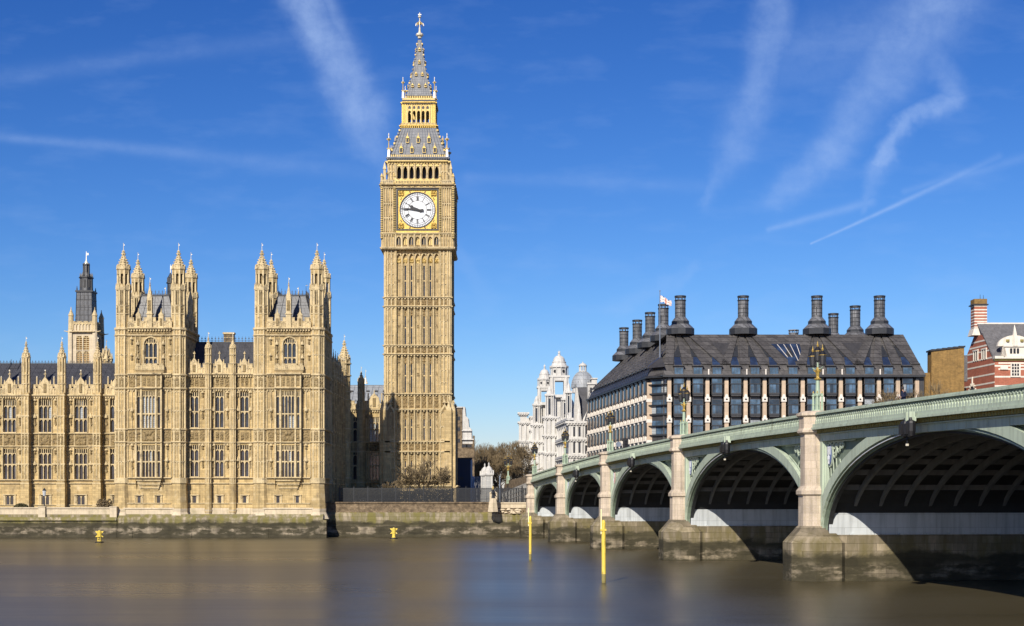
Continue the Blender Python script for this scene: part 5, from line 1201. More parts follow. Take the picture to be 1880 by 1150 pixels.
# chamfered corner bay
cx0 = Vector((uA-.3, Y+.3)); cx1 = Vector(sc); d = cx1-cx0; Lc = d.length; d.normalize()
nn = (-d.y, d.x); nn = nn if nn[1] < 0 else (d.y, -d.x)
B.fr((cx1.x, cx1.y, 0), (-d.x, -d.y), nn)
B.box(0, Lc, -3, -.3, zB, zE, 0)
for k in range(4):
    zt_ = zo(694)-k*fl
    for j in range(3):
        a = .35+j*(Lc-.7)/3; b = a+(Lc-.7)/3-.12
        for za, zb in ((zt_-1.1, zt_-.15), (zt_-2.9, zt_-1.35)): B.poly([(a, -.28, za), (b, -.28, za), (b, -.28, zb), (a, -.28, zb)], 1 if rng.random() < .8 else 7)
    B.box(.1, Lc-.1, -.3, .35, zt_-1.3, zt_-1.12, 4); B.box(.1, Lc-.1, -.3, .1, zt_-3.3, zt_-3.0, 4)
B.box(-.4, Lc+.4, -1, .7, zE-.05, zE+.30, 4)
B.build('east_front', BM, office)
# long side towards the bridge street
B = MB((sc[0], sc[1], 0), (SD.x, SD.y), SN); nb2 = 17; q = SL/nb2
B.box(0, SL, -3, -.8, zB, zE, 0); B.box(0, SL, -.8, .75, zE-.05, zE+.3, 4)
for i in range(nb2):
    u0 = i*q; c = u0+q/2; g = 1.02
    for k in range(5):
        zt_ = zo(694)-k*fl-.1
        B.box(c-g, c+g, -.8, .52, zt_-2.9, zt_-.1, 0)
        for j in range(2):
            a = c-g+.1+j*g; B.poly([(a, .54, zt_-2.5), (a+g-.3, .54, zt_-2.5), (a+g-.3, .54, zt_-.4), (a, .54, zt_-.4)], 6)
        B.poly([(c-g-.02, -.1, zt_-2.5), (c-g-.02, .4, zt_-2.5), (c-g-.02, .4, zt_-.5), (c-g-.02, -.1, zt_-.5)], 6)
        B.box(c-g-.15, c+g+.15, -.6, .66, zt_-.1, zt_+.08, 4); B.box(c-g-.1, c+g+.1, -.6, .60, zt_-3.0, zt_-2.85, 4)
        B.box(u0+.3, u0+q-.3, -.6, .12, zt_-4.2, zt_-3.0, 4)
        for j in range(2):
            a = u0+1.3+j*(q-2.6); B.ext([(a-.20, zt_-4.1), (a+.20, zt_-4.1), (a+.20, zt_-3.5), (a+.08, zt_-3.05), (a-.08, zt_-3.05), (a-.20, zt_-3.5)], .12, .62, 3)
for i in range(nb2+1):
    u = i*q; B.tbox(u-.24, u+.24, -.8, .47, zB, zE-.9, .06, .05, 2)
    for k in range(5): z_ = zo(733.5)-k*4.26; B.box(u-.28, u+.28, -.6, .58, z_-.35, z_+.35, 3)
B.build('bridge_side_front', BM, office)
# roof: tiled slopes with fanned ribs, dormer slots and glazed triangles
zR = PZ(614.5, 309); dr_ = 9.0
rl = MB((0, Y, 0)); xl, xr = PX(1229, 309), PX(1653, 309); rw = lambda x, t: x
zD = zo(670)
def slope(B, u0, u1, w, zb, zt_, wt, ul, ur, m): B.add([(u0, w, zb), (u1, w, zb), (ur, wt, zt_), (ul, wt, zt_)], [(0, 1, 2, 3)], m)
slope(rl, uA-1.3, uB+.6, .3, zE+.28, zD, -1.1, uA-.8, uB-.2, 0)
slope(rl, uA-.8, uB-.2, -1.15, zD, zR, -dr_, xl-.6, xr+.6, 0)
# hips: corner, long side, right end
Rv = lambda u, w: (sc[0]+u*SD.x+w*SN[0], sc[1]-Y+u*SD.y+w*SN[1])
def P2(u, w, z_): x, y = Rv(u, w); return (x, -y, z_)
rl.add([P2(0, .3, zE+.28), (uA-1.3, .3, zE+.28), (uA-.8, -1.1, zD), P2(0, -1.1, zD)], [(0, 1, 2, 3)], 0)
rl.add([P2(0, -1.1, zD), (uA-.8, -1.1, zD), (xl-.6, -dr_, zR), P2(5.5, -dr_+1, zR)], [(0, 1, 2, 3)], 0)
rl.add([P2(SL, .3, zE+.28), P2(0, .3, zE+.28), P2(0, -1.1, zD), P2(SL, -1.1, zD)], [(0, 1, 2, 3)], 0)
rl.add([P2(SL, -1.1, zD), P2(0, -1.1, zD), P2(5.5, -dr_+1, zR), P2(SL-5, -dr_+1, zR)], [(0, 1, 2, 3)], 0)
rl.add([(uB+.6, .3, zE+.28), (uB+.6, -40, zE+.28), (uB-.2, -40, zD), (uB-.2, -1.1, zD)], [(0, 1, 2, 3)], 0)
rl.add([(uB-.2, -1.1, zD), (uB-.2, -40, zD), (xr+.6, -40, zR), (xr+.6, -dr_, zR)], [(0, 1, 2, 3)], 0)
rl.add([(xl-.6, -dr_, zR), (xr+.6, -dr_, zR), (xr+.6, -40, zR), P2(40, -dr_+1, zR)], [(0, 1, 2, 3)], 0)
rl.add([P2(5.5, -dr_+1, zR), P2(SL-5, -dr_+1, zR), P2(SL-5, -16, zR), P2(5.5, -16, zR)], [(0, 1, 2, 3)], 0)
def rp(x, t):   # point on upper slope: t=0 at the dormer line, 1 at ridge
    return (x, -1.15-(dr_-1.15)*t, zD+(zR-zD)*t)
drum = [PX(1250.5, 308), PX(1366.5, 308), PX(1502.5, 308), PX(1618, 308)]
# fan ribs from each drum to the bay piers
groups = [(0, [0, 1, 2, 3]), (1, [3, 4, 5, 6]), (2, [7, 8, 9, 10]), (3, [10, 11, 12, 13])]
def plate(B, a0, a1, b0, b1, h=.34, m=0):
    """raised tiled strip on the slope: a at the foot, b at the ridge"""
    n_ = Vector((0, zR-zD, dr_-1.15)).normalized(); pts = []
    lo = [rp(a0, -.0), rp(a1, -.0), rp(b1, .97), rp(b0, .97)]
    hi = [(p[0], p[1]+n_.y*h, p[2]+n_.z*h) for p in lo]
    B.add(lo+hi, [(4, 5, 6, 7), (0, 1, 5, 4), (1, 2, 6, 5), (2, 3, 7, 6), (3, 0, 4, 7)], m)
for g, idx in groups:
    n_ = len(idx)
    for j, i in enumerate(idx):
        x = bx[i]; t = drum[g]+(j-(n_-1)/2)*1.15
        plate(rl, x-.95, x+.95, t-.50, t+.50)
plate(rl, bx[6]-.6, bx[6]+.6, drum[1]+2.0, drum[1]+2.9, .30); plate(rl, bx[7]-.6, bx[7]+.6, drum[2]-2.9, drum[2]-2.0, .30)
for i in range(13):
    c = (bx[i]+bx[i+1])/2; 
    # dark recess tapering upward and the blue sloping light at its foot
    a0, a1, ap = rp(c-.95, .0), rp(c+.95, .0), None
    up = .12
    rl.add([(c-.80, a0[1]+.20, a0[2]+.05), (c+.80, a0[1]+.20, a0[2]+.05), tuple(Vector(rp(c+.62, .25))+Vector((0, .24, .05))), tuple(Vector(rp(c-.62, .25))+Vector((0, .24, .05)))], [(0, 1, 2, 3)], 3)
    tri = [rp(c-.92, .26), rp(c+.92, .26)]; g_ = next((gg for gg, idx in groups if i in idx[:-1]), None); ax = (c if g_ is None else c+(drum[g_]-c)*.42); tri.append(rp(ax, .66)); rl.add([tuple(Vector(p_)+Vector((0, .07, .07))) for p_ in tri], [(0, 1, 2)], 5)
    # strip windows under the eaves slope
    zs0, zs1 = zo(687), zo(675.5); rl.box(c-1.0, c+1.0, -1.2, .05, zs0-.3, zs1+.35, 1)
    for k in range(3): rl.poly([(c-.86+k*.58, .08, zs0), (c-.86+k*.58+.54, .08, zs0), (c-.86+k*.58+.54, .08, zs1), (c-.86+k*.58, .08, zs1)], 4)
    rl.box(c-1.15, c+1.15, -1.2, .40, zs1+.35, zs1+.55, 1)
    if i in (2, 4, 5, 8, 9, 11): rl.box(bx[i]+.25-.12, bx[i]+.25+.12, -.2, .16, zo(689), zo(678), 2)
# glazed slopes between the fans
rl.add([tuple(Vector(rp(PX(1421, 303), .68))+Vector((0, .06, .06))), tuple(Vector(rp(PX(1474, 303), .68))+Vector((0, .06, .06))), tuple(Vector(rp(PX(1474, 303), .12))+Vector((0, .06, .06))), tuple(Vector(rp(PX(1448, 303), .12))+Vector((0, .06, .06)))], [(0, 1, 2, 3)], 3)
for x0_, x1_ in ((bx[3]-.1, 0), (bx[10]-.1, 0)): 
    a, b, c_ = rp(x0_, .30), rp(x0_-2.1, .72), rp(x0_+2.3, .72); rl.add([tuple(Vector(p)+Vector((0, .05, .05))) for p in (a, c_, b)], [(0, 1, 2)], 1)
for k in range(4):
    a = Vector(rp(PX(1432+k*12, 303), .66)); b = Vector(rp(PX(1450+k*7, 303), .13)); rl.bar(tuple(a+Vector((0, .09, .09))), tuple(b+Vector((0, .09, .09))), .06, None, 4, 2)
# ribs and dormer hoods along the side slope
for i in range(nb2+1):
    u = i*q; b = 5.5+(SL-10.5)*((u)/SL)
    p0 = [P2(u-.7, -1.0, zD+.15), P2(u+.7, -1.0, zD+.15), P2(b+.45, -dr_+1.1, zR), P2(b-.45, -dr_+1.1, zR)]; off = Vector((-.3, .05, .22))
    hi = [tuple(Vector(p)+off) for p in p0]; rl.add(p0+hi, [(4, 5, 6, 7), (0, 1, 5, 4), (1, 2, 6, 5), (2, 3, 7, 6), (3, 0, 4, 7)], 0)
    if i < nb2:
        for s in (.25, .75):
            uu = u+q*s; x, y = Rv(uu, -.2)
            p0 = [P2(uu-.6, .15, zD-.3), P2(uu+.6, .15, zD-.3), P2(uu+.6, -1.4, zD+.3), P2(uu-.6, -1.4, zD+.3)]; rl.add(p0+[tuple(Vector(p)+Vector((0, 0, .2))) for p in p0], [(4, 5, 6, 7), (0, 1, 5, 4), (1, 2, 6, 5), (3, 0, 4, 7), (0, 1, 2, 3)], 1)
            p0 = [P2(uu-.5, .3, zE+.5), P2(uu+.5, .3, zE+.5), P2(uu+.5, -.35, zD-.4), P2(uu-.5, -.35, zD-.4)]; rl.add([tuple(Vector(p)+Vector((-.08, 0, .06))) for p in p0], [(0, 1, 2, 3)], 1)
# small gabled oriel head on the corner, with a lit golden soffit
rl.add([tuple(P2(.4, .6, zo(674))), (uA-.9, .9, zo(674)), tuple(Vector(P2(1.5, -2, zo(654)))), tuple(Vector((uA-1.4, -1.8, zo(654))))], [(0, 1, 3, 2)], 1)
rl.build('roof', ['bronze_roof', 'bronze', 'sand_pale', 'roof_glass', 'office_glass', 'iron_dark'], office)
# chimneys
def chimney_mesh(rc, zc0, zc1, low):
    B = MB(); n = 16
    if low > 1: B.frus(0, 0, 2.95, 2.95, 0, 1.25, 12, 1); B.frus(0, 0, 2.95, 1.85, 1.25, 2.3, 12, 0); B.frus(0, 0, 1.85, 1.85, 2.3, 2.85, 12, 1)
    else: B.frus(0, 0, 2.3, 2.3, 1.0, 2.4, 12, 1); B.frus(0, 0, 2.3, 1.85, 2.4, 2.85, 12, 0)
    B.frus(0, 0, 1.85, 1.15, 2.85, 3.7, 12, 0)
    B.frus(0, 0, 1.08, 1.08, 3.7, 7.2, n, 0)
    for z_ in (3.7, 4.6, 5.5, 6.4, 7.15): B.frus(0, 0, 1.14, 1.14, z_-.06, z_+.06, n, 1)
    for i in range(8): a = math.pi*(i+.5)/4; B.box(1.09*math.cos(a)-.04, 1.09*math.cos(a)+.04, 1.09*math.sin(a)-.04, 1.09*math.sin(a)+.04, 3.7, 7.2, 1, True); B.box(1.05*math.cos(a)-.07, 1.05*math.cos(a)+.07, 1.05*math.sin(a)-.07, 1.05*math.sin(a)+.07, 7.2, 7.95, 1, True)
    for i in range(8): a = math.pi*i/4; B.box(1.09*math.cos(a)-.03, 1.09*math.cos(a)+.03, 1.09*math.sin(a)-.03, 1.09*math.sin(a)+.03, 3.7, 7.2, 1, True)
    B.frus(0, 0, 1.22, 1.22, 7.18, 7.34, n, 1); B.frus(0, 0, 1.22, 1.22, 7.9, 8.22, n, 1, cap=False)
    return B.mesh('chimney', ['bronze_chimney', 'iron_dark'])
CH1 = chimney_mesh(1, 0, 1, 2); 
for x in drum: put('chimney', CH1, office, (x, 309.5, zR-.05))
for px, py, yy in ((1218, 559, 323), (1193.5, 574, 337), (1170, 588, 351), (1145.5, 602, 366), (1570, 562, 327), (1530, 576, 341)):
    put('chimney', CH1, office, (PX(px, yy), yy, PZ(py, yy)-8.22))
B = MB((PX(1457, 315), 315, zR)); B.frus(0, 0, 1.0, 1.0, -.5, .9, 12, 0); B.frus(0, 0, 1.1, 1.1, .9, 1.0, 12, 0)
for i in range(8): a = math.pi*i/4; B.box(math.cos(a)-.06, math.cos(a)+.06, math.sin(a)-.06, math.sin(a)+.06, 1.0, 1.5, 0, True)
B.frus(0, 0, 1.15, 1.15, 1.5, 1.65, 12, 0); B.build('roof_vent', ['bronze_chimney'], office)
# flagpole with a flag on the corner
fx, fy = PX(1211.5, 303), 303.0
fp = thing('flagpole', 'thin blue-grey flagpole on the corner of the bronze office roof', 'flagpole', (fx, fy, zo(655)))
B = MB((fx, fy, 0)); B.frus(0, 0, .13, .07, zo(660), PZ(535, 303), 8, 0); B.frus(0, 0, .14, .14, PZ(535, 303), PZ(533.5, 303), 8, 0)
B.build('pole', ['fence_panel'], fp)
flag = thing('flag', 'faded red white and blue crossed flag flying from the office flagpole', 'flag', (fx+.1, fy, PZ(547, 303)))
B = MB((fx+.1, fy, PZ(555, 303))); nu, nv = 36, 18; W_, H_ = 2.5, 1.35
def uj(x, y):
    if abs(y-.5) < .08 or abs(x-.5) < .045: return 1
    if abs(y-.5) < .20 or abs(x-.5) < .13: return 0
    d = abs(abs(x-.5)-abs(y-.5)); 
    return 1 if d < .03 else (0 if d < .13 else 2)
gv = []
for j in range(nv+1):
    for i in range(nu+1):
        x = i/nu; y = j/nv; gv.append((x*W_*.92, .28*math.sin(x*7+y*1.5)*x, y*H_*(1-.25*x)-x*.75+.12*math.sin(x*6)))
for j in range(nv):
    for i in range(nu):
        k = j*(nu+1)+i; B.add([gv[k], gv[k+1], gv[k+nu+2], gv[k+nu+1]], [(0, 1, 2, 3)], uj((i+.5)/nu, (j+.5)/nv))
B.build('cloth', ['flag_white', 'flag_red', 'flag_blue'], flag, (fx+.1, fy, PZ(547, 303)))
# ================================================================ WHITE GOVERNMENT OFFICES, far side of the square
def zq_(py, Y): return PZ(py, Y)
wb = thing('white_office_palace', 'white baroque stone office with twin domed open towers beyond the bronze building', 'office building', (30, 480, 5))
WM = ['white_stone', 'white_trim', 'leaded_glass', 'lead_roof', 'dial_black']
d2 = Vector((-0.14, 0.99)); n2 = (-0.99, -0.14)
def wbox(B, px0, px1, Y, py0, py1, depth, m=0): B.fr((0, Y, 0)); B.box(PX(px0, Y), PX(px1, Y), -depth, 0, PZ(py0, Y), PZ(py1, Y), m)
def cornice(B, px0, px1, Y, py, h=.8, p=.9):
    B.fr((0, Y, 0)); a, b = PX(px0, Y), PX(px1, Y)
    B.box(a-p, b+p, -6, p, PZ(py, Y)-h*.3, PZ(py, Y)+h*.4, 1); B.box(a-p*.6, b+p*.6, -6, p*.6, PZ(py, Y)-h, PZ(py, Y)-h*.3, 1); B.dent(a-p*.5, b+p*.5, PZ(py, Y)-h*.75, PZ(py, Y)-h*.35, p*.6, .35, .8, .5, 1)
def block(B, px0, px1, Y, pyb, pyt, depth, cor=(), pil=0, wins=()):
    """one projecting block of the facade, seen face-on, with its side running back along the street"""
    wbox(B, px0, px1, Y, pyb, pyt, depth); a, b = PX(px0, Y), PX(px1, Y)
    if pil:
        for i in range(pil+1): x = a+(b-a)*i/pil; B.box(x-.45, x+.45, 0, .45, PZ(pyb, Y), PZ(pyt, Y)-.4, 1)
    for c in cor: cornice(B, px0, px1, Y, c)
    B.fr((0, Y, 0))
    for wx, wy0, wy1, wwid in wins:
        c = PX(wx, Y); h = wwid*Y/F/2; B.poly([(c-h, .03, PZ(wy0, Y)), (c+h, .03, PZ(wy0, Y)), (c+h, .03, PZ(wy1, Y)), (c-h, .03, PZ(wy1, Y))], 2); B.box(c-h-.25, c+h+.25, 0, .3, PZ(wy1, Y), PZ(wy1, Y)+.35, 1); B.box(c-h-.2, c-h, 0, .2, PZ(wy0, Y), PZ(wy1, Y), 1); B.box(c+h, c+h+.2, 0, .2, PZ(wy0, Y), PZ(wy1, Y), 1); B.box(c-h-.25, c+h+.25, 0, .35, PZ(wy0, Y)-.3, PZ(wy0, Y), 1)
B = MB()
block(B, 955, 982, 510, 900, 776, 30, (776, 810, 830), 3, ((961, 826, 816, 2.2), (970, 826, 816, 2.2), (961, 855, 842, 2.4), (970, 855, 842, 2.4))); block(B, 955, 967, 511, 776, 759, 6, (759,)); block(B, 967, 982, 511, 776, 768, 6, ())
block(B, 979, 1002, 488, 900, 780, 20, (780, 811, 830), 3, ((997, 832, 820, 2.2), (985, 860, 846, 2.6), (996, 860, 846, 2.6)))
block(B, 976, 1006, 505, 900, 766, 15, (766, 790), 4, ((984, 786, 775, 2.6), (992, 786, 775, 2.6)))
block(B, 1001, 1024, 473, 900, 767, 20, (767, 800, 832), 3, ((1008, 826, 812, 2.4), (1017, 826, 812, 2.4), (1008, 860, 846, 2.6), (1017, 860, 846, 2.6)))
# street side, running away from us
n0 = Vector((PX(1046, 442), 442.0)); f0 = Vector((PX(1022, 476), 476.0)); sv = (n0-f0); LW = sv.length; sv.normalize(); nv_ = (sv.y, -sv.x); nv_ = nv_ if nv_[0] < 0 else (-nv_[0], -nv_[1])
B.fr((f0.x, f0.y, 0), (sv.x, sv.y), nv_); zt_ = PZ(770, 442); B.box(0, LW, -14, 0, 4, zt_, 0)
for z_ in (zt_, zt_-5.5, zt_-11): B.box(-.5, LW+.6, 0, 1.0, z_-.3, z_+.35, 1); B.box(-.5, LW+.4, 0, .6, z_-.9, z_-.3, 1); B.dent(0, LW, z_-.75, z_-.35, .6, .3, .9, .5, 1)
for i in range(9):
    u = LW*i/8; B.box(u-.35, u+.35, 0, .45, 4, zt_-.9, 1); B.box(u-.25, u+.25, -.4, .4, zt_+.3, zt_+1.9, 1)
    if i < 8:
        for z_ in (zt_-4.4, zt_-9.6, zt_-14.8): B.poly([(u+.9, .04, z_), (u+LW/8-.9, .04, z_), (u+LW/8-.9, .04, z_+2.6), (u+.9, .04, z_+2.6)], 2); B.box(u+.7, u+LW/8-.7, 0, .4, z_+2.6, z_+3.0, 1)
B.box(0, LW, -.3, .2, zt_+1.8, zt_+2.05, 1)
block(B, 1019, 1054, 486, 900, 744, 20, (744, 770, 790), 4, tuple((1024+k*8, y0, y1, 2.6) for k in range(4) for y0, y1 in ((764, 752), (786, 776))))
for px in (1022, 1031, 1040, 1049): B.fr((PX(px, 486), 486, 0)); B.frus(0, -1, 1.0, .8, PZ(744, 486), PZ(738, 486), 6, 1); B.frus(0, -1, .8, .1, PZ(738, 486), PZ(732, 486), 6, 1)
B.fr((n0.x, n0.y, 0)); B.box(0, 6, -10, 0, 4, zt_, 0); B.box(-.4, 6, -10, .6, zt_-.3, zt_+.4, 1)
def dome_tower(B, px, Y, l, hw):
    """open baroque tower: columned stage, arched stage, round-eyed drum, stone dome and finial (py levels)"""
    x = PX(px, Y); s = Y/F; B.fr((x, Y, 0)); z = lambda p: PZ(p, Y)
    h = hw*s
    B.box(-h, h, -2*h, 0, z(l[0]), z(l[0])+(z(l[1])-z(l[0]))*.12, 0)
    B.box(-h*.55, h*.15, -1.6*h, -.5*h, z(l[0]), z(l[1]), 0)
    for u in (-.92, -.72, -.45, .45, .72, .92):
        for w in (-.1, -1.9): B.frus(u*h, w*h, .11*h, .10*h, z(l[0]), z(l[1]), 8, 1)
    for u in (-.8, .8): B.box(u*h-.22*h, u*h+.22*h, -1.85*h, -.2*h, z(l[0]), z(l[1]), 0)
    B.box(-h*1.08, h*1.08, -2.08*h, .08*h, z(l[1])-.5, z(l[1])+.4, 1)
    # arched open stage
    for u in (-.68, .68):
        for w in (-.28, -1.72): B.box(u*h-.24*h, u*h+.24*h, (w-.24)*h, (w+.24)*h, z(l[1]), z(l[2]), 0); B.frus(u*h, w*h+.3*h, .09*h, .09*h, z(l[1]), z(l[2]), 6, 1)
    B.box(-.92*h, .92*h, -1.95*h, -.05*h, z(l[2])-(z(l[2])-z(l[1]))*.2, z(l[2]), 0); B.box(-1.02*h, 1.02*h, -2.02*h, .02*h, z(l[2])-.1, z(l[2])+.45, 1)
    for u in (-.95, .95): B.frus(u*h, 0, .16*h, .05*h, z(l[1])+.4, z(l[1])+2.6, 6, 1)
    # drum with round eyes
    B.frus(0, -h, .86*h, .84*h, z(l[2])+.4, z(l[3]), 12, 0)
    for i in range(12):
        a = math.pi*i/6; c, q_ = math.cos(a), math.sin(a); O = (x+.875*h*c, Y+h-.0-(.875*h*q_)*1, 0)
        B.fr((x+.855*h*c, Y+h-.855*h*q_, 0), (q_, c), (c, -q_)); zc = (z(l[2])+z(l[3]))/2+.2; r_ = .16*h
        if i % 2 == 0: B.poly([(r_*math.cos(t*math.pi/6), .06, zc+r_*math.sin(t*math.pi/6)) for t in range(12)], 4)
        B.box(-.34*h, -.28*h, 0, .12, z(l[2])+.4, z(l[3]), 1)
    B.fr((x, Y, 0)); B.frus(0, -h, .98*h, .98*h, z(l[3])-.2, z(l[3])+.35, 12, 1); B.frus(0, -h, .84*h, .66*h, z(l[3])+.3, z(l[4]), 12, 1)
    prof = [(.70*h, z(l[4])-.1), (.70*h, z(l[4])+.2), (.62*h, z(l[4])+.3)]
    for k in range(7): t = k/6*math.pi/2; prof.append((.56*h*math.cos(t)+.04*h, z(l[4])+.3+(z(l[5])-z(l[4])-.3)*math.sin(t)))
    B.lathe(0, -h, prof, 14, 1)
    B.lathe(0, -h, [(.10*h, z(l[5])-.2), (.16*h, z(l[5])+.3), (.07*h, z(l[5])+.5), (.14*h, z(l[5])+.45*(z(l[6])-z(l[5]))), (.05*h, z(l[5])+.7*(z(l[6])-z(l[5]))), (.02, z(l[6]))], 7, 1)
    B.box(-.12*h, .12*h, -h-.05, -h+.05, z(l[5])+.6*(z(l[6])-z(l[5])), z(l[5])+.72*(z(l[6])-z(l[5])), 1, True)
for px, Yt, l_, hw_ in ((1000, 492, (796, 741, 712, 696, 687, 677, 667), 14.0), (1027, 477, (782, 727, 692, 673, 664, 651, 641), 18.5)): dome_tower(B, px, Yt, l_, hw_)
# stacked aedicules that step up in front of the towers
for px, Yb, pb, ptp, hw_ in ((985, 491, 780, 745, 7), (1009, 476, 767, 727, 8), (1037, 454, 772, 735, 6.5), (1044, 447, 771, 722, 6)):
    x = PX(px, Yb); h = hw_*Yb/F; B.fr((x, Yb, 0)); a, b = PZ(pb, Yb), PZ(ptp, Yb)
    B.box(-h*.7, h*.7, -2*h, -.3, a, b, 0)
    for u in (-.85, -.4, .4, .85): B.frus(u*h, 0, .13*h, .12*h, a, b, 8, 1)
    B.box(-h*1.1, h*1.1, -2*h, .4, b, b+.6, 1); B.box(-h*1.1, h*1.1, -2*h, .4, a, a+.5, 1)
    B.frus(0, -.8*h, .8*h, .6*h, b+.6, b+1.5, 8, 1); B.frus(0, -.8*h, .6*h, .45*h, b+1.5, b+2.2, 8, 0); B.frus(0, -.8*h, .45*h, .12*h, b+2.2, b+3.2, 8, 1)
    B.poly([(-.25*h, -.28, a+1), (.25*h, -.28, a+1), (.25*h, -.28, b-.8), (-.25*h, -.28, b-.8)], 2)
B.fr(); B.build('stone_front', WM, wb)
# ---- nearer white building with grey mansard and a leaded dome
gb = thing('domed_corner_building', 'pale stone corner building with dark slate mansard and ribbed grey dome', 'building', (35, 385, 5))
B = MB(); Yg = 378
block(B, 1044, 1092, Yg, 900, 776, 20, (776, 806, 836), 0, ((1054, 802, 784, 4), (1064, 802, 784, 4), (1078, 804, 782, 6.5), (1054, 832, 812, 4), (1064, 832, 812, 4), (1078, 838, 818, 7.5), (1054, 862, 844, 4), (1064, 862, 844, 4), (1078, 866, 848, 7)))
B.fr((0, Yg, 0))
for px in (1046, 1050, 1059, 1069, 1072): B.box(PX(px, Yg)-.3, PX(px, Yg)+.3, 0, .4, PZ(880, Yg), PZ(776, Yg), 1)
# tall dormer gable and mansard slopes
B.ext([(PX(1054, Yg), PZ(776, Yg)), (PX(1066, Yg), PZ(776, Yg)), (PX(1066, Yg), PZ(752, Yg)), (PX(1060, Yg), PZ(712, Yg)), (PX(1057, Yg), PZ(712, Yg)), (PX(1054, Yg), PZ(752, Yg))], -3, .1, 0)
B.frus(PX(1063.5, Yg), 0, .7, .35, PZ(776, Yg), PZ(757, Yg), 6, 1); B.frus(PX(1063.5, Yg), 0, .4, .03, PZ(757, Yg), PZ(745, Yg), 6, 1)
B.add([(PX(1062, Yg), -.5, PZ(776, Yg)), (PX(1096, Yg), -.5, PZ(776, Yg)), (PX(1096, Yg), -6, PZ(712, Yg+6)), (PX(1062, Yg), -6, PZ(712, Yg+6))], [(0, 1, 2, 3)], 3); B.box(PX(1062, Yg), PX(1096, Yg), -5, -4.4, PZ(735, Yg+4), PZ(733, Yg+4), 1); B.bar((PX(1071, Yg), -.6, PZ(776, Yg)), (PX(1079, Yg), -3, PZ(752, Yg+3)), .35, None, 4, 1)
B.build('walls', ['white_stone', 'white_trim', 'leaded_glass', 'slate'], gb)
B = MB((PX(1070, 388), 388, 0)); z = lambda p: PZ(p, 388); h = 20*388/F
B.frus(0, 0, h, h, z(722), z(712), 16, 1); prof = [(h*.96*math.cos(t/9*math.pi/2)+.3, z(713)+(z(682)-z(713))*math.sin(t/9*math.pi/2)) for t in range(10)]; B.lathe(0, 0, prof, 32, 0)
for i in range(16):
    a = math.pi*i/8
    for (r0_, z0_), (r1_, z1_) in zip(prof, prof[1:]): B.bar((r0_*math.cos(a), r0_*math.sin(a), z0_), (r1_*math.cos(a), r1_*math.sin(a), z1_), .10, None, 4, 0)
    if i % 2: B.box(h*.84*math.cos(a)-.4, h*.84*math.cos(a)+.4, h*.84*math.sin(a)-.4, h*.84*math.sin(a)+.4, z(708), z(702), 2, True)
for i in range(8): a = math.pi*i/4; B.frus(.85*math.cos(a), .85*math.sin(a), .14, .14, z(682), z(672), 5, 1)
B.frus(0, 0, 1.1, 1.1, z(683), z(681.5), 10, 1); B.frus(0, 0, 1.15, 1.15, z(672.5), z(671), 10, 1); B.lathe(0, 0, [(1.0, z(671)), (.8, z(668.5)), (.2, z(667)), (.03, z(664))], 10, 1)
B.build('dome', ['grey_roof', 'white_trim', 'iron_dark'], gb)
B = MB((0, 380, 0)); B.box(PX(1079, 380), PX(1092, 380), -4, 0, PZ(735, 380), PZ(706, 380), 0); B.box(PX(1078, 380), PX(1094, 380), -4, .3, PZ(706, 380), PZ(703, 380), 1); B.box(PX(1087, 380), PX(1097, 380), -6, -2, PZ(706, 380), PZ(693, 380), 0); B.box(PX(1085.5, 380), PX(1098, 380), -6, -1.7, PZ(695, 380), PZ(693, 380), 1); B.poly([(PX(1083, 380), .03, PZ(722, 380)), (PX(1087, 380), .03, PZ(722, 380)), (PX(1087, 380), .03, PZ(712, 380)), (PX(1083, 380), .03, PZ(712, 380))], 2)
B.build('chimney', ['white_stone', 'white_trim', 'dial_black'], gb)
# ================================================================ BUILDINGS AT THE RIGHT EDGE
Yn = 310; rb = thing('striped_brick_building', 'red brick building with white stone bands, tall striped chimney and white gabled dormer', 'building', (110, 320, 5))
cr0 = (PX(1826, Yn), Yn); sd = Vector((PX(1766, 326)-cr0[0], 16.0)); LS = sd.length; sd.normalize(); nn = (-sd.y, sd.x)
def stripes(B, u0, u1, z0, z1, pys, Y, w, m, h=.42, fn=None):
    for p in pys:
        z = PZ(p, Y)
        if fn: a, b = fn(z)
        else: a, b = u0, u1
        B.box(a, b, w, w+.035, z-h/2, z+h/2, m)
zg0, zg1 = PZ(664, Yn), PZ(616.5, 318)
B = MB((cr0[0]+sd.x*LS, cr0[1]+sd.y*LS, 0), (-sd.x, -sd.y), nn)
cg0, cg1 = LS*.34, LS*.66
gl = lambda z: (max(0, (z-zg0)/(zg1-zg0)*LS*.38+.1), LS-max(0, (z-zg0)/(zg1-zg0)*LS*.36+.1)) if z > zg0 else (0, LS)
B.box(0, LS, -6, 0, 4, zg0, 0)
B.ext([(0, zg0), (LS, zg0), (LS*.64, zg1), (LS*.38, zg1)], -2.5, 0, 0, True)
for p in (620.5, 630.5, 641, 655.5, 668, 686, 702, 719): 
    z_ = PZ(p, Yn); a, b = gl(z_); B.box(a, b, 0, .04, z_-.17, z_+.17, 1)
for u in (.50, .82): pass
for u, z_ in ((LS*.45, PZ(653, 318)), (LS*.70, PZ(651, 315))):
    for k in range(2): B.box(u-.9+k*1.0, u-.9+k*1.0+.7, .04, .06, z_-1.0, z_+1.0, 3)
    B.box(u-1.2, u-.95, 0, .2, z_-1.1, z_+1.2, 1); B.box(u+.85, u+1.1, 0, .2, z_-1.1, z_+1.2, 1); B.box(u-.2, u+.08, 0, .2, z_-1.1, z_+1.2, 1); B.box(u-1.3, u+1.2, 0, .25, z_+1.0, z_+1.3, 1)
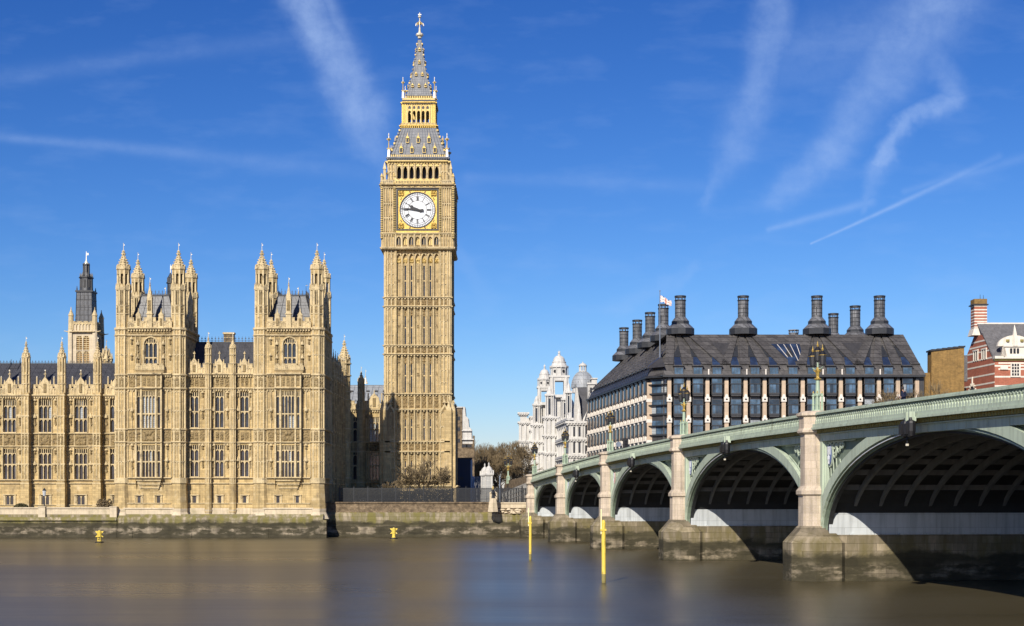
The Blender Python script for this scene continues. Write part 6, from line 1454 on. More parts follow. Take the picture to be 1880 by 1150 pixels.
ua = LS*.34; za = PZ(716, Yn); B.poly([(ua+1.1*math.cos(t*math.pi/8), .05, za+1.5*math.sin(t*math.pi/8)) for t in range(9)]+[(ua-1.1, .05, za-5), (ua+1.1, .05, za-5)], 3)
for t in range(9): a = math.pi*t/8; B.bar((ua+1.2*math.cos(a), .06, za+1.6*math.sin(a)), (ua+(1.9+.9*(t == 4))*math.cos(a), .06, za+(2.3+1.3*(t == 4))*math.sin(a)), .22, None, 4, 1)
B.add([(LS, .1, zg0), (LS+.1, .1, zg0), (LS*.64+.3, .1, zg1+.3), (LS*.64-.1, .1, zg1+.3), (LS, -2.6, zg0), (LS+.1, -2.6, zg0), (LS*.64+.3, -2.6, zg1+.3), (LS*.64-.1, -2.6, zg1+.3)], [(0, 1, 2, 3), (1, 5, 6, 2), (2, 6, 7, 3)], 2)
B.fr((cr0[0], Yn, 0)); fw = 24
# street front
B.box(.02, fw, -6, 0, 4, PZ(657, Yn), 0)
for p in (661, 672, 692, 709): z_ = PZ(p, Yn); B.box(0, fw, 0, .04, z_-.17, z_+.17, 1)
for p in (667, 678): z_ = PZ(p, Yn); B.box(.8, fw, 0, .04, z_-.16, z_+.16, 1)
B.box(-.15, fw, -1, .75, PZ(657, Yn)-.25, PZ(657, Yn)+.3, 1); B.box(-.1, fw, -1, .4, PZ(657, Yn)-.6, PZ(657, Yn)-.25, 4)
cw = PX(1864, Yn)-cr0[0]; z0, z1 = PZ(691, Yn), PZ(668, Yn)
B.box(cw-1.05, cw+1.05, 0, .22, z0-.2, z1+.2, 1); 
for i in range(3):
    for j in range(4): B.box(cw-.78+i*.55, cw-.78+i*.55+.40, .22, .235, z0+.1+j*(z1-z0)/4, z0+.1+(j+.78)*(z1-z0)/4, 3)
B.box(PX(1836, Yn)-cr0[0], PX(1850, Yn)-cr0[0], 0, .3, PZ(679, Yn), PZ(673, Yn), 1)
# white dormer gable
gx0, gx1 = PX(1840, Yn)-cr0[0], PX(1892, Yn)-cr0[0]; gc = PX(1862, Yn)-cr0[0]
B.box(gx0+.3, gx1, -2.5, .3, PZ(656, Yn), PZ(636, Yn), 1); k = 10
B.ext([(gc+3.6*math.cos(math.pi*i/k), PZ(636, Yn)+2.3*math.sin(math.pi*i/k)) for i in range(k+1)], -.6, .32, 1); B.box(gx0, gx1, -1, .6, PZ(635.5, Yn)-.2, PZ(635.5, Yn)+.25, 1)
for i in range(3): B.box(gc-1.0+i*.72, gc-1.0+i*.72+.5, .3, .32, PZ(650, Yn), PZ(640, Yn), 3)
B.frus(gc, .2, .50, .38, PZ(636, Yn), PZ(616, Yn), 4, 1); B.frus(gc, .2, .38, .04, PZ(616, Yn), PZ(597, Yn), 4, 1)
for s in (-1, 1): B.frus(gc+s*1.5, .36, .35, .35, PZ(628, Yn), PZ(624, Yn), 8, 4); B.frus(gx0+.2, .2, .6, .2, PZ(656, Yn), PZ(636, Yn), 6, 1)
# roof
B.add([(-.1, -.3, PZ(656, Yn)), (fw, -.3, PZ(656, Yn)), (fw, -8, PZ(594, 318)), (-1.2, -8, PZ(594, 318))], [(0, 1, 2, 3)], 2); B.bar((-1.2, -8, PZ(594, 318)), (fw, -8, PZ(594, 318)), .2, None, 4, 1)
B.fr(); B.build('walls', ['red_brick', 'band_white', 'roof_tile', 'dial_black', 'stained_green'], rb)
xc = PX(1800.5, 318); hw_ = 11.5*318/F; Bc = MB((xc, 318, 0)); z = lambda p: PZ(p, 318)
Bc.box(-hw_, hw_, -2.6, 0, z(612), z(558), 0, True); Bc.box(-hw_*1.02, hw_*1.02, -2.7, .05, z(558), z(549), 2, True); Bc.box(-hw_*1.25, hw_*1.2, -3, .3, z(560.5), z(558.5), 3, True); Bc.tbox(-hw_-.6, hw_+.5, -3, .4, z(616), z(603), .5, .3, 1)
for p in (562, 569, 574.5, 580, 585.5, 590.5, 596, 601): Bc.box(-hw_-.03, hw_+.03, -2.63, .03, z(p)-.13, z(p)+.13, 1, True)
Bc.frus(.2, -1, .05, .03, z(549), z(540), 4, 3); Bc.frus(.9, -1, .05, .03, z(549), z(541), 4, 3)
Bc.build('chimney', ['red_brick', 'band_white', 'brown_brick', 'iron_dark'], rb)
bb = thing('brown_brick_building', 'plain windowless brown brick wall standing left of the striped brick building', 'building', (88, 318, 5))
Yb = 312; B = MB((0, Yb, 0)); a, b = PX(1710, Yb), PX(1770, Yb)
B.ext([(a, 4), (b, 4), (b, PZ(638, Yb)), (a, PZ(645.5, Yb))], -3, 0, 0, True); B.ext([(a-.3, PZ(645.5, Yb)), (b+.2, PZ(638, Yb)), (b+.2, PZ(638, Yb)+.35), (a-.3, PZ(645.5, Yb)+.35)], -3, .25, 1, True)
for k in range(6): x = a+(b-a)*(k+.5)/6; B.box(x-.4, x+.4, -1, -.2, PZ(644.5-k*1.2, Yb), PZ(641-k*1.2, Yb), 1)
B.box(b-.9, b, 0, .06, 4, PZ(640, Yb), 0); B.box(b, b+.9, -4, -.6, PZ(700, Yb), PZ(652, Yb), 2)
B.box(PX(1701, Yb), a, -6, -1, 4, PZ(684, Yb), 0)
B.build('wall', ['brown_brick', 'iron_dark', 'roof_tile', 'red_brick'], bb)
# ================================================================ BEHIND THE CLOCK TOWER, RIGHT
Yc = 385; tb = thing('stone_corner_block', 'tall grimy stone block with stepped white end wall right of the clock tower', 'building', (PX(850, Yc), 395, 5))
B = MB((0, Yc, 0)); z = lambda p: PZ(p, Yc)
B.box(PX(826, Yc), PX(848.5, Yc), -12, 0, 4, z(748), 0); B.box(PX(825, Yc), PX(849, Yc), -12, .3, z(749), z(747), 1)
B.ext([(PX(848.5, Yc), 4), (PX(869, Yc), 4), (PX(869, Yc), z(806)), (PX(866, Yc), z(806)), (PX(865.5, Yc), z(788)), (PX(861, Yc), z(784)), (PX(859.5, Yc), z(768)), (PX(855, Yc), z(764)), (PX(853.5, Yc), z(747)), (PX(848.5, Yc), z(747))], -8, -.3, 2, True)
B.box(PX(848, Yc), PX(867, Yc), -.3, .2, z(792), z(790), 1); B.box(PX(848, Yc), PX(870, Yc), -.3, .3, z(808), z(806), 1); B.box(PX(848.5, Yc), PX(869, Yc), -.3, .05, 4, z(815), 0); B.box(PX(868, Yc), PX(871, Yc), -3, .2, 4, z(800), 0)
for px in (853, 861): B.box(PX(px, Yc)-.7, PX(px, Yc)+.7, .05, .1, z(822), z(816), 3)
for px in (834, 841):
    for py in (765, 785, 806): B.box(PX(px, Yc)-.5, PX(px, Yc)+.5, 0, .04, z(py+7), z(py), 3)
B.build('walls', ['brown_wall', 'white_trim', 'white_stone', 'dial_black'], tb)
Yh = 330; hb = thing('hoarding_screen', 'tall dark blue boarded screen right of the clock tower foot', 'hoarding', (PX(852, Yh), Yh, 5))
B = MB((0, Yh, 0)); z = lambda p: PZ(p, Yh)
B.box(PX(832, Yh), PX(866, Yh), -3, 0, 4.6, z(842), 0, True); B.box(PX(864, Yh), PX(867, Yh), -2.9, .12, 4.6, z(845), 1); B.box(PX(831, Yh), PX(867, Yh), -3.1, .15, z(842), z(840.5), 2, True)
for k in range(1, 6): x = PX(832+k*5.5, Yh); B.box(x-.03, x+.03, 0, .03, 4.6, z(842), 2)
B.box(PX(842, Yh), PX(851, Yh), 0, .06, z(881), z(876), 2)
B.build('boards', ['hoarding', 'hoarding_edge', 'iron_dark'], hb)
Yp = 335; pf = thing('panel_fence', 'blue-grey upright panel fence between the hoarding and the white gate piers', 'fence', (PX(876, Yp), Yp, 5))
B = MB((0, Yp, 0)); z = lambda p: PZ(p, Yp); x = PX(868, Yp); n = 12; w = (PX(890, Yp)-x)/n
for k in range(n): B.box(x+k*w+.02, x+(k+1)*w-.02, -.1, .0, 4.6, z(876), 0, True); B.ext([(x+k*w+.02, z(876)), (x+(k+1)*w-.02, z(876)), (x+(k+.5)*w, z(874))], -.1, 0, 0, True)
for p in (882, 905): B.box(x, PX(890, Yp), 0, .08, z(p), z(p)+.15, 0)
B.frus(x, .1, .42, .42, 4.6, z(880), 4, 1); B.frus(x, .1, .55, .1, z(880), z(874), 4, 1)
B.build('panels', ['fence_panel', 'hoarding_edge'], pf)
def gate_pier_mesh():
    B = MB(); h = 8.4
    B.frus(0, 0, 1.35, 1.35, 0, 1.0, 4, 0); B.frus(0, 0, 1.1, 1.1, 1.0, h-1.9, 4, 0)
    for i in range(4):
        a = math.pi*(i+.5)/2; B.frus(1.45*math.cos(a), 1.45*math.sin(a), .22, .22, 1.0, h-1.9, 6, 1)
    B.frus(0, 0, 1.2, 1.6, h-2.1, h-1.8, 4, 1); B.frus(0, 0, 1.6, 1.6, h-1.8, h-1.5, 4, 1)
    B.lathe(0, 0, [(1.5, h-1.5), (1.35, h-1.0), (.95, h-.45), (.45, h-.1), (.18, h+.1), (.28, h+.35), (.02, h+.8)], 8, 1)
    for i in range(4):
        a = math.pi*i/2; B.box(1.15*math.cos(a)-.45, 1.15*math.cos(a)+.45, 1.15*math.sin(a)-.45, 1.15*math.sin(a)+.45, h-1.5, h-.9, 1, True)
    for k in range(5): B.frus(0, 0, 1.14, 1.14, 1.4+k*1.0, 1.5+k*1.0, 4, 1)
    return B
gm = gate_pier_mesh().mesh('gate_pier', ['grey_stone', 'white_stone'])
for px, yy, lab in ((897.5, 290, 'white stone gate pier with a domed cap, the larger one in front'), (890, 298, 'white stone gate pier with a domed cap, the smaller one partly hidden behind')):
    g_o = put('gate_pier', gm, None, (PX(px, yy), yy, 5.36)); g_o.scale = (.62, .62, .97); tag(g_o, lab, 'gate pier', 'domed gate piers by the bridge foot')
# ================================================================ THE BRIDGE
BO = (4.35, 267.0, 0); BU = (0.1466, -0.9892); BN = (-0.9892, -0.1466)
def bpt(s, w, z): return (BO[0]+s*BU[0]+w*BN[0], BO[1]+s*BU[1]+w*BN[1], z)
ZS, ZB = 3.92, 6.6                       # springing, top of the pale band
PIERS = [0, 30.5, 64.6, 103.4, 145.9, 190.0, 221.0, 250.0]; PT = 1.9; BW = 26.0
def zpar(s): return 13.95-2.62*(abs(s-131)/131)**1.95
def zcor(s): return zpar(s)-1.78
bridge = thing('arched_bridge', 'pale green iron bridge of low arches on granite piers crossing the river', 'bridge', bpt(125, -13, 0))
GM = ['bridge_green', 'bridge_shade', 'under_iron', 'under_rib', 'pier_pale', 'shield_pale']
CROWN = [9.35, 10.35, 11.05, 11.40, 11.20, 10.2, 9.2]
def arch_pts(a, Rr, n=36): return [(-a*math.cos(math.pi*i/n), Rr*math.sin(math.pi*i/n)) for i in range(n+1)]
def span(k):
    sa, sb = PIERS[k]+PT, PIERS[k+1]-PT; sc_ = (sa+sb)/2; a = (sb-sa)/2; Rr = CROWN[k]-ZS; n = 36
    B = MB(BO, BU, BN); fw = .55
    def strip(i0, i1, w, m):
        for (p, q), (p2, q2) in zip(zip(i0, i0[1:]), zip(i1, i1[1:])): B.add([(sc_+p[0], w, ZS+p[1]), (sc_+q[0], w, ZS+q[1]), (sc_+q2[0], w, ZS+q2[1]), (sc_+p2[0], w, ZS+p2[1])], [(0, 1, 2, 3)], m)
    def soffit(pts, w0, w1, m):
        for p, q in zip(pts, pts[1:]): B.add([(sc_+p[0], w0, ZS+p[1]), (sc_+q[0], w0, ZS+q[1]), (sc_+q[0], w1, ZS+q[1]), (sc_+p[0], w1, ZS+p[1])], [(0, 1, 2, 3)], m)
    A0 = arch_pts(a, Rr); A1 = arch_pts(a+.14, Rr+.16); A2 = arch_pts(a+.30, Rr+.34); A3 = arch_pts(a+.48, Rr+.52)
    E = arch_pts(a+1.5, Rr+1.35)
    lim = a+PT
    def clampE(p): return (max(-lim, min(lim, p[0])), min(p[1], zcor(sc_+p[0])-.05-ZS))
    Ec = [clampE(p) for p in E]
    # stepped mouldings of the arch ring, then the ring itself
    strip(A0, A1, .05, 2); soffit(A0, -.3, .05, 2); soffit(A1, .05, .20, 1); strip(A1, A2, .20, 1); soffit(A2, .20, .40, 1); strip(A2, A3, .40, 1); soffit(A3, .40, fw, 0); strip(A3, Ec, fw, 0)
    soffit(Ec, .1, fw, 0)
    for p, q in zip(A2, A2[1:]): B.bar((sc_+p[0], .41, ZS+p[1]), (sc_+q[0], .41, ZS+q[1]), .05, None, 4, 5 if .25 < p[0]/a+1 < 1.1 else 0)
    # recess behind, top plate, end pilasters
    m_ = 44
    for i in range(m_):
        s0, s1 = sa-PT+(sb-sa+2*PT)*i/m_, sa-PT+(sb-sa+2*PT)*(i+1)/m_
        def lo(s):
            t = (s-sc_)/(a+.9); return ZS+(Rr+.6)*math.sqrt(max(0, 1-t*t)) if abs(t) < 1 else ZS
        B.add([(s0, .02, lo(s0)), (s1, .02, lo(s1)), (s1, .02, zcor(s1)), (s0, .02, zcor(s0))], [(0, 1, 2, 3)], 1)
        B.add([(s0, fw-.002, zcor(s0)-.62), (s1, fw-.002, zcor(s1)-.62), (s1, fw-.002, zcor(s1)+.1), (s0, fw-.002, zcor(s0)+.1), (s0, .0, zcor(s0)-.62), (s1, .0, zcor(s1)-.62)], [(0, 1, 2, 3), (4, 5, 1, 0)], 0)
    for i in range(int((sb-sa)/2.9)+1):
        s = sa+i*2.9; B.box(s-.035, s+.035, fw, fw+.03, zcor(s)-.60, zcor(s)-.02, 0)
    for e, sg in ((sa, 1), (sb, -1)):
        B.box(min(e-sg*PT, e-sg*.05), max(e-sg*PT, e-sg*.05), 0, fw-.004, ZS+1.75, zcor(e)-.3, 0); B.box(min(e-sg*.05, e+sg*.10), max(e-sg*.05, e+sg*.10), 0, fw-.15, ZS+3, zcor(e)-.62, 0)
        # tracery: rings and cusps in the spandrel recess
        zt_ = zcor(e)-.66
        def ext_z(s):
            t = (s-sc_)/(a+1.5); return ZS+(Rr+1.35)*math.sqrt(max(0, 1-t*t))
        x0 = e+sg*.25
        for j, (dx, r_, ry) in enumerate(((.62, .52, .98), (1.62, .40, .62), (2.5, .36, .42), (3.25, .30, .26))):
            cx = x0+sg*dx; zc = zt_-.12-ry; 
            if ext_z(cx) > zc-ry*.2 and j > 1: continue
            for t in range(16):
                p0, p1 = 2*math.pi*t/16, 2*math.pi*(t+1)/16; B.bar((cx+r_*math.cos(p0), .2, zc+ry*math.sin(p0)), (cx+r_*math.cos(p1), .2, zc+ry*math.sin(p1)), .08, None, 4, 0)
            if j: 
                for t in range(4): p0 = math.pi/4+math.pi*t/2; B.bar((cx+r_*math.cos(p0), .18, zc+ry*math.sin(p0)), (cx+.35*r_*math.cos(p0+.5), .18, zc+.35*ry*math.sin(p0+.5)), .06, None, 4, 0)
        B.bar((x0+.0, .2, zt_-.06), (e+sg*6.2, .2, zcor(e+sg*6.2)-.7), .07, None, 4, 0); B.bar((x0, .2, zt_), (x0, .2, ext_z(x0)), .08, None, 4, 0)
        p_ = [(x0+sg*.1+sg*dd, ext_z(x0+sg*.1+sg*dd)+.12) for dd in (0, .5, 1.2, 2, 3, 4, 5)]
        for q0, q1 in zip(p_, p_[1:]): B.bar((q0[0], .2, q0[1]), (q1[0], .2, q1[1]), .06, None, 4, 0)
        for dd in (.3, .8, 1.4, 2.1, 2.9): B.bar((x0+sg*dd, .16, ext_z(x0+sg*dd)), (x0+sg*(dd-.25), .16, zt_-1.2-dd*.1), .05, None, 4, 0) if ext_z(x0+sg*dd) < zt_-1.4 else None
    # underside: ribs, purlins, deck plates
    zc = lambda s: ZS+Rr*math.sqrt(max(0, 1-((s-sc_)/a)**2))
    seg = [p for p in arch_pts(a-.02, Rr, 30)]
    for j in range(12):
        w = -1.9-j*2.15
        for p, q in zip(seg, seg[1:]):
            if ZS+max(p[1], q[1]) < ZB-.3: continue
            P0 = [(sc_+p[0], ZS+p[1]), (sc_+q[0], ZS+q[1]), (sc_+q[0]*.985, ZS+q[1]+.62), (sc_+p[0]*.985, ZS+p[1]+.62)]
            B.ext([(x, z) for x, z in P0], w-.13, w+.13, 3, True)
    npu = int(2*a/1.9)
    for i in range(1, npu):
        t = -1+2*i/npu; s = sc_+a*t; z = zc(s)+.55
        if z > ZB+.2: B.box(s-.06, s+.06, -BW+.5, -.4, z-.08, z+.35, 3)
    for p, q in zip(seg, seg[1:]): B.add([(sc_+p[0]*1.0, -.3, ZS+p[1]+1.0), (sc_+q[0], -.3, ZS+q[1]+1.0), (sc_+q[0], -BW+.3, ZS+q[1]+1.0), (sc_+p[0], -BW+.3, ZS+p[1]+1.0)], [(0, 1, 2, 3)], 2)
    # far facade
    for i in range(m_):
        s0, s1 = sa-PT+(sb-sa+2*PT)*i/m_, sa-PT+(sb-sa+2*PT)*(i+1)/m_
        f = lambda s: ZS+Rr*math.sqrt(max(0, 1-((s-sc_)/a)**2)) if abs(s-sc_) < a else ZS
        B.add([(s0, -BW, f(s0)), (s1, -BW, f(s1)), (s1, -BW, zcor(s1)), (s0, -BW, zcor(s0))], [(0, 1, 2, 3)], 0)
    o = B.build('arch_span', GM, bridge)
    # heraldic shields in the spandrels
    for e, sg in ((sa, 1), (sb, -1)):
        cx = e+sg*.87; z1_ = zcor(e)-.9; M_ = MB(BO, BU, BN)
        sh = [(cx-.36, z1_-.15), (cx+.36, z1_-.15), (cx+.36, z1_-.9), (cx+.2, z1_-1.45), (cx, z1_-1.7), (cx-.2, z1_-1.45), (cx-.36, z1_-.9)]
        M_.ext(sh, .1, .30, 0 if k != 2 else 2); M_.box(cx-.30, cx+.30, .3, .36, z1_-.85, z1_-.2, 1); M_.box(cx-.05, cx+.05, .3, .38, z1_-1.6, z1_-.2, 1); M_.frus(cx, .3, .12, .12, z1_-1.25, z1_-.95, 6, 1)
        M_.build('shield', ['shield_blue', 'shield_pale', 'shield_red'], o)
for k in range(7): span(k)
# parapets, cornice, dentils
B = MB(BO, BU, BN); ns = 125
def run(B, w0, w1, f0, f1, m, s0=-2, s1=252, n=ns):
    for i in range(n):
        a, b = s0+(s1-s0)*i/n, s0+(s1-s0)*(i+1)/n
        B.add([(a, w1, f0(a)), (b, w1, f0(b)), (b, w1, f1(b)), (a, w1, f1(a)), (a, w0, f0(a)), (b, w0, f0(b)), (a, w0, f1(a)), (b, w0, f1(b))], [(0, 1, 2, 3), (4, 5, 1, 0), (3, 2, 7, 6), (5, 4, 6, 7)], m)
zp = zpar
for w, sg in ((0, 1), (-BW, -1)):
    W = lambda a, b: (w+a, w+b) if sg > 0 else (w-b, w-a)
    run(B, *W(.55, 1.04), lambda s: zp(s)-.24, lambda s: zp(s)-.10, 0); run(B, *W(.6, .98), lambda s: zp(s)-.10, lambda s: zp(s), 0); run(B, *W(.6, .90), lambda s: zp(s)-.34, lambda s: zp(s)-.24, 1)
    run(B, *W(.58, .74), lambda s: zp(s)-.98, lambda s: zp(s)-.24, 0)
    run(B, *W(.5, 1.12), lambda s: zp(s)-1.26, lambda s: zp(s)-.98, 0); run(B, *W(.5, 1.22), lambda s: zp(s)-1.44, lambda s: zp(s)-1.26, 0); run(B, *W(.3, .62), lambda s: zp(s)-1.80, lambda s: zp(s)-1.44, 1); run(B, *W(.4, .72), lambda s: zp(s)-1.86, lambda s: zp(s)-1.78, 0)
    if sg > 0:
        run(B, -.05, .56, lambda s: zp(s)-1.5, lambda s: zp(s)-.80, 0); s = .3
        while s < 205:
            z = zp(s); q = .42
            if s > 20:
                B.box(s+.04, s+.30, .6, .88, z-1.74, z-1.46, 6)
            # trefoil-headed baluster arcade
            B.ext([(s+.02, z-.97), (s+.30, z-.97), (s+.32, z-.78), (s+.25, z-.66), (s+.16, z-.60), (s+.07, z-.66), (s, z-.78)], .74, .98, 0)
            B.bar((s+.37, .86, z-.66), (s+.37, .86, z-.30), .05, None, 4, 0); B.bar((s+.16, .90, z-.60), (s+.37, .90, z-.40), .05, None, 4, 0); B.bar((s+.16, .90, z-.60), (s-.05, .90, z-.40), .05, None, 4, 0)
            s += q
        while s < 252:
            B.box(s, s+.3, .6, .88, zp(s)-1.74, zp(s)-1.46, 6); B.box(s, s+.4, .72, .86, zp(s)-.97, zp(s)-.66, 0); s += .6
B.build('parapet', GM+['stained_green'], bridge)
B = MB(BO, BU, BN)
run(B, -BW-.4, .5, lambda s: zp(s)-1.95, lambda s: zp(s)-1.05, 0, -60, 252, 90); run(B, -BW+2.6, -2.6, lambda s: zp(max(s, 0))-1.30, lambda s: zp(max(s, 0))-1.22, 1, -60, 252, 90)
B.build('deck', ['pavement', 'asphalt'], bridge)
def pier(i):
    s = PIERS[i]; zt_ = zpar(s)+.12; B = MB(BO, BU, BN); c = .25
    B.box(s-PT-.35, s+PT+.35, -BW, .55, -4, ZS-.1, 1); B.box(s-PT-.12, s+PT+.12, -BW+.1, .0, ZS-.1, ZB, 2)
    for sg in (-1, 1):
        for j in range(12): B.box(s+sg*(PT+.05)-.28, s+sg*(PT+.05)+.28, -2.1-j*2.15, -1.7-j*2.15, ZS-.28, ZS, 2)
    for w in (c, ):
        B.frus(s, w, 2.65, 2.65, -4, ZS-.75, 8, 1); B.frus(s, w, 2.65, 1.55, ZS-.75, ZS+.6, 8, 1)
        B.frus(s, w, 1.48, 1.46, ZS+.6, 7.0, 8, 0); B.frus(s, w, 1.46, 1.64, 7.0, 7.15, 8, 0); B.frus(s, w, 1.64, 1.64, 7.15, 7.45, 8, 0); B.frus(s, w, 1.64, 1.34, 7.45, 7.85, 8, 0)
        B.frus(s, w, 1.32, 1.30, 7.85, zt_-1.95, 8, 0); B.frus(s, w, 1.30, 1.56, zt_-1.95, zt_-1.75, 8, 0); B.frus(s, w, 1.56, 1.56, zt_-1.75, zt_-1.6, 8, 0); B.frus(s, w, 1.56, 1.44, zt_-1.6, zt_-1.4, 8, 0)
        B.frus(s, w, 1.42, 1.42, zt_-1.4, zt_-.5, 8, 0); B.frus(s, w, 1.42, 1.62, zt_-.5, zt_-.36, 8, 0); B.frus(s, w, 1.62, 1.62, zt_-.36, zt_-.14, 8, 0); B.frus(s, w, 1.62, 1.2, zt_-.14, zt_+.02, 8, 0)
    B.frus(s, -BW-c, 2.65, 2.65, -4, ZS-.75, 8, 1); B.frus(s, -BW-c, 1.8, 1.7, ZS-.7, zt_, 8, 0)
    B.build('pier', ['granite', 'pier_base_stone', 'pier_pale'], bridge)
for i in range(0, 8): pier(i)
# ---- lamp standards on the piers
def lamp_parts():
    b = MB(); b.frus(0, 0, .46, .46, 0, .14, 8); b.frus(0, 0, .20, .18, .14, 1.30, 8); b.frus(0, 0, .26, .26, 1.28, 1.38, 8)
    for i in range(4):
        a = math.pi*(i+.5)/2; x, y = .36*math.cos(a), .36*math.sin(a); b.frus(x, y, .10, .08, .14, 1.42, 8); b.frus(x, y, .12, .12, .55, .62, 8); b.frus(x, y, .12, .12, 1.28, 1.40, 8); b.frus(x, y, .04, .06, 1.42, 1.55, 6, 0); b.frus(x, y, .06, .01, 1.55, 1.74, 6, 1); b.box(min(x, 0), max(x, 0), y-.03, y+.03, 1.28, 1.36, 0, True)
    b.frus(0, 0, .18, .14, 1.38, 2.65, 8); b.frus(0, 0, .3, .3, 1.38, 1.5, 8)
    g = MB(); g.lathe(0, 0, [(.14, 2.62), (.30, 2.68), (.31, 2.76), (.16, 2.82), (.12, 2.95), (.17, 3.2), (.21, 3.4), (.14, 3.55), (.08, 3.7)], 8, 0)
    for i in range(6): a = math.pi*i/3; g.bar((.2*math.cos(a), .2*math.sin(a), 3.3), (.36*math.cos(a), .36*math.sin(a), 3.5), .035, None, 4, 0)
    g.frus(0, 0, .07, .05, 3.7, 4.3, 6, 1)
    arms = MB()
    for sg in (-1, 1):
        P0 = [(0, 3.6), (sg*.35, 3.55), (sg*.62, 3.68), (sg*.62, 3.85)]
        for p, q in zip(P0, P0[1:]): arms.bar((p[0], 0, p[1]), (q[0], 0, q[1]), .045, None, 5, 0)
    def lantern():
        l = MB(); l.frus(0, 0, .17, .20, -.02, .06, 8, 1); l.frus(0, 0, .20, .31, .06, .82, 8, 0)
        for i in range(8): a = math.pi*(i+.5)/4; l.bar((.215*math.cos(a), .215*math.sin(a), .06), (.335*math.cos(a), .335*math.sin(a), .82), .014, None, 4, 1)
        l.frus(0, 0, .345, .345, .82, .85, 8, 2); l.frus(0, 0, .34, .10, .85, 1.20, 8, 1); l.frus(0, 0, .05, .09, 1.18, 1.34, 6, 2); l.frus(0, 0, .09, .09, 1.34, 1.40, 6, 2); l.frus(0, 0, .05, .01, 1.40, 1.72, 6, 2)
        return l.mesh('lantern', ['lamp_glass', 'signal_black', 'gold'])
    return [('post', b.mesh('post', ['lamp_green', 'gold'])), ('ornament', g.mesh('ornament', ['gold', 'lamp_green'])), ('arm', arms.mesh('arm', ['lamp_green']))], lantern()
LP, LT = lamp_parts()
def lamp(s, lab):
    z = zpar(s)+.13; L = thing('bridge_lamp', lab, 'street lamp', bpt(s, .25, z), 'triple lamp standards on the bridge piers', rz=math.atan2(BU[1], BU[0])+R(20))
    for nm, me in LP: o = bpy.data.objects.new(nm, me); COL.objects.link(o); o.parent = L
    for x, z_ in ((0, 4.2), (.62, 3.82), (-.62, 3.82)): o = bpy.data.objects.new('lantern', LT); COL.objects.link(o); o.parent = L; o.location = (x, 0, z_)
for s, lab in ((PIERS[4], 'green and gilt triple lamp on the nearest bridge pier, largest of its row'), (PIERS[3], 'green and gilt triple lamp before the corner of the bronze office'), (PIERS[2], 'green and gilt triple lamp before the shaded side of the bronze office'), (PIERS[1], 'green and gilt triple lamp before the white domed towers'), (PIERS[0], 'green and gilt triple lamp on the abutment at the far bridge end')): lamp(s, lab)
L = thing('bridge_lamp', 'green and gilt lamp beyond the bridge end, before the brown trees', 'street lamp', (PX(933, 300), 300, PZ(888, 300)), 'triple lamp standards on the bridge piers')
for nm, me in LP: o = bpy.data.objects.new(nm, me); COL.objects.link(o); o.parent = L
for x, z_ in ((0, 4.2), (.62, 3.82), (-.62, 3.82)): o = bpy.data.objects.new('lantern', LT); COL.objects.link(o); o.parent = L; o.location = (x, 0, z_)
# ---- navigation lights hung over the arch crowns
def nav_parts():
    br = MB()
    for sg in (-1, 1):
        br.bar((sg*.28, -.35, -.05), (sg*.28, -.55, .62), .09, None, 5); br.bar((sg*.28, -.55, .62), (sg*.55, -.5, 1.15), .07, None, 5); br.bar((sg*.28, -.55, .62), (sg*.05, -.5, 1.12), .07, None, 5); br.box(sg*.28-.09, sg*.28+.09, .2, .62, -.55, .15)
        br.bar((sg*.55, -.5, 1.15), (sg*.62, -.3, 1.02), .07, None, 5); br.bar((sg*.28, -.55, .4), (sg*.75, -.3, .15), .05, None, 4)
    br.bar((-.35, -.55, .62), (.35, -.55, .62), .07, None, 5); br.bar((-.3, -.5, 1.05), (.3, -.5, 1.05), .06, None, 5)
    h = MB(); h.lathe(0, 0, [(.10, -.62), (.26, -.55), (.34, -.2), (.34, .35), (.28, .5), (.12, .58), (.08, .75)], 10); h.box(-.2, .2, .28, .40, -.4, .3)
    p = MB(); p.frus(0, 0, .05, .04, -1.15, .3, 6); p.frus(0, 0, .10, .10, -1.2, -1.05, 6, 1); p.bar((0, 0, -.4), (.3, 0, -.6), .04, None, 4)
    br.box(-.45, .45, .15, .3, -.5, -.2, 0, True)
    return br.mesh('bracket', ['bridge_green']), h.mesh('signal_head', ['signal_black']), p.mesh('drop_rod', ['signal_black', 'gilt_tip'])
NV = nav_parts(); rzb = math.atan2(BU[1], BU[0])
for k, lab in ((4, 'pair of dark hanging navigation lights on a green bracket over the nearest arch'), (3, 'dark hanging navigation light on a green bracket over the middle arch'), (2, 'dark hanging navigation light left of the pier before the bronze office corner'), (1, 'dark hanging navigation light over the second arch from the far bank')):
    s = (PIERS[k]+PIERS[k+1])/2-.6; z = zpar(s)-1.15
    T = thing('navigation_light', lab, 'navigation light', bpt(s, 1.1, z), 'navigation lights over the arches', rz=rzb)
    o = bpy.data.objects.new('bracket', NV[0]); COL.objects.link(o); o.parent = T
    for sg in (-1, 1): o = bpy.data.objects.new('signal_head', NV[1]); COL.objects.link(o); o.parent = T; o.location = (sg*.45, -.55, -1.0)
    o = bpy.data.objects.new('drop_rod', NV[2]); COL.objects.link(o); o.parent = T; o.location = (0, -.6, -1.0)
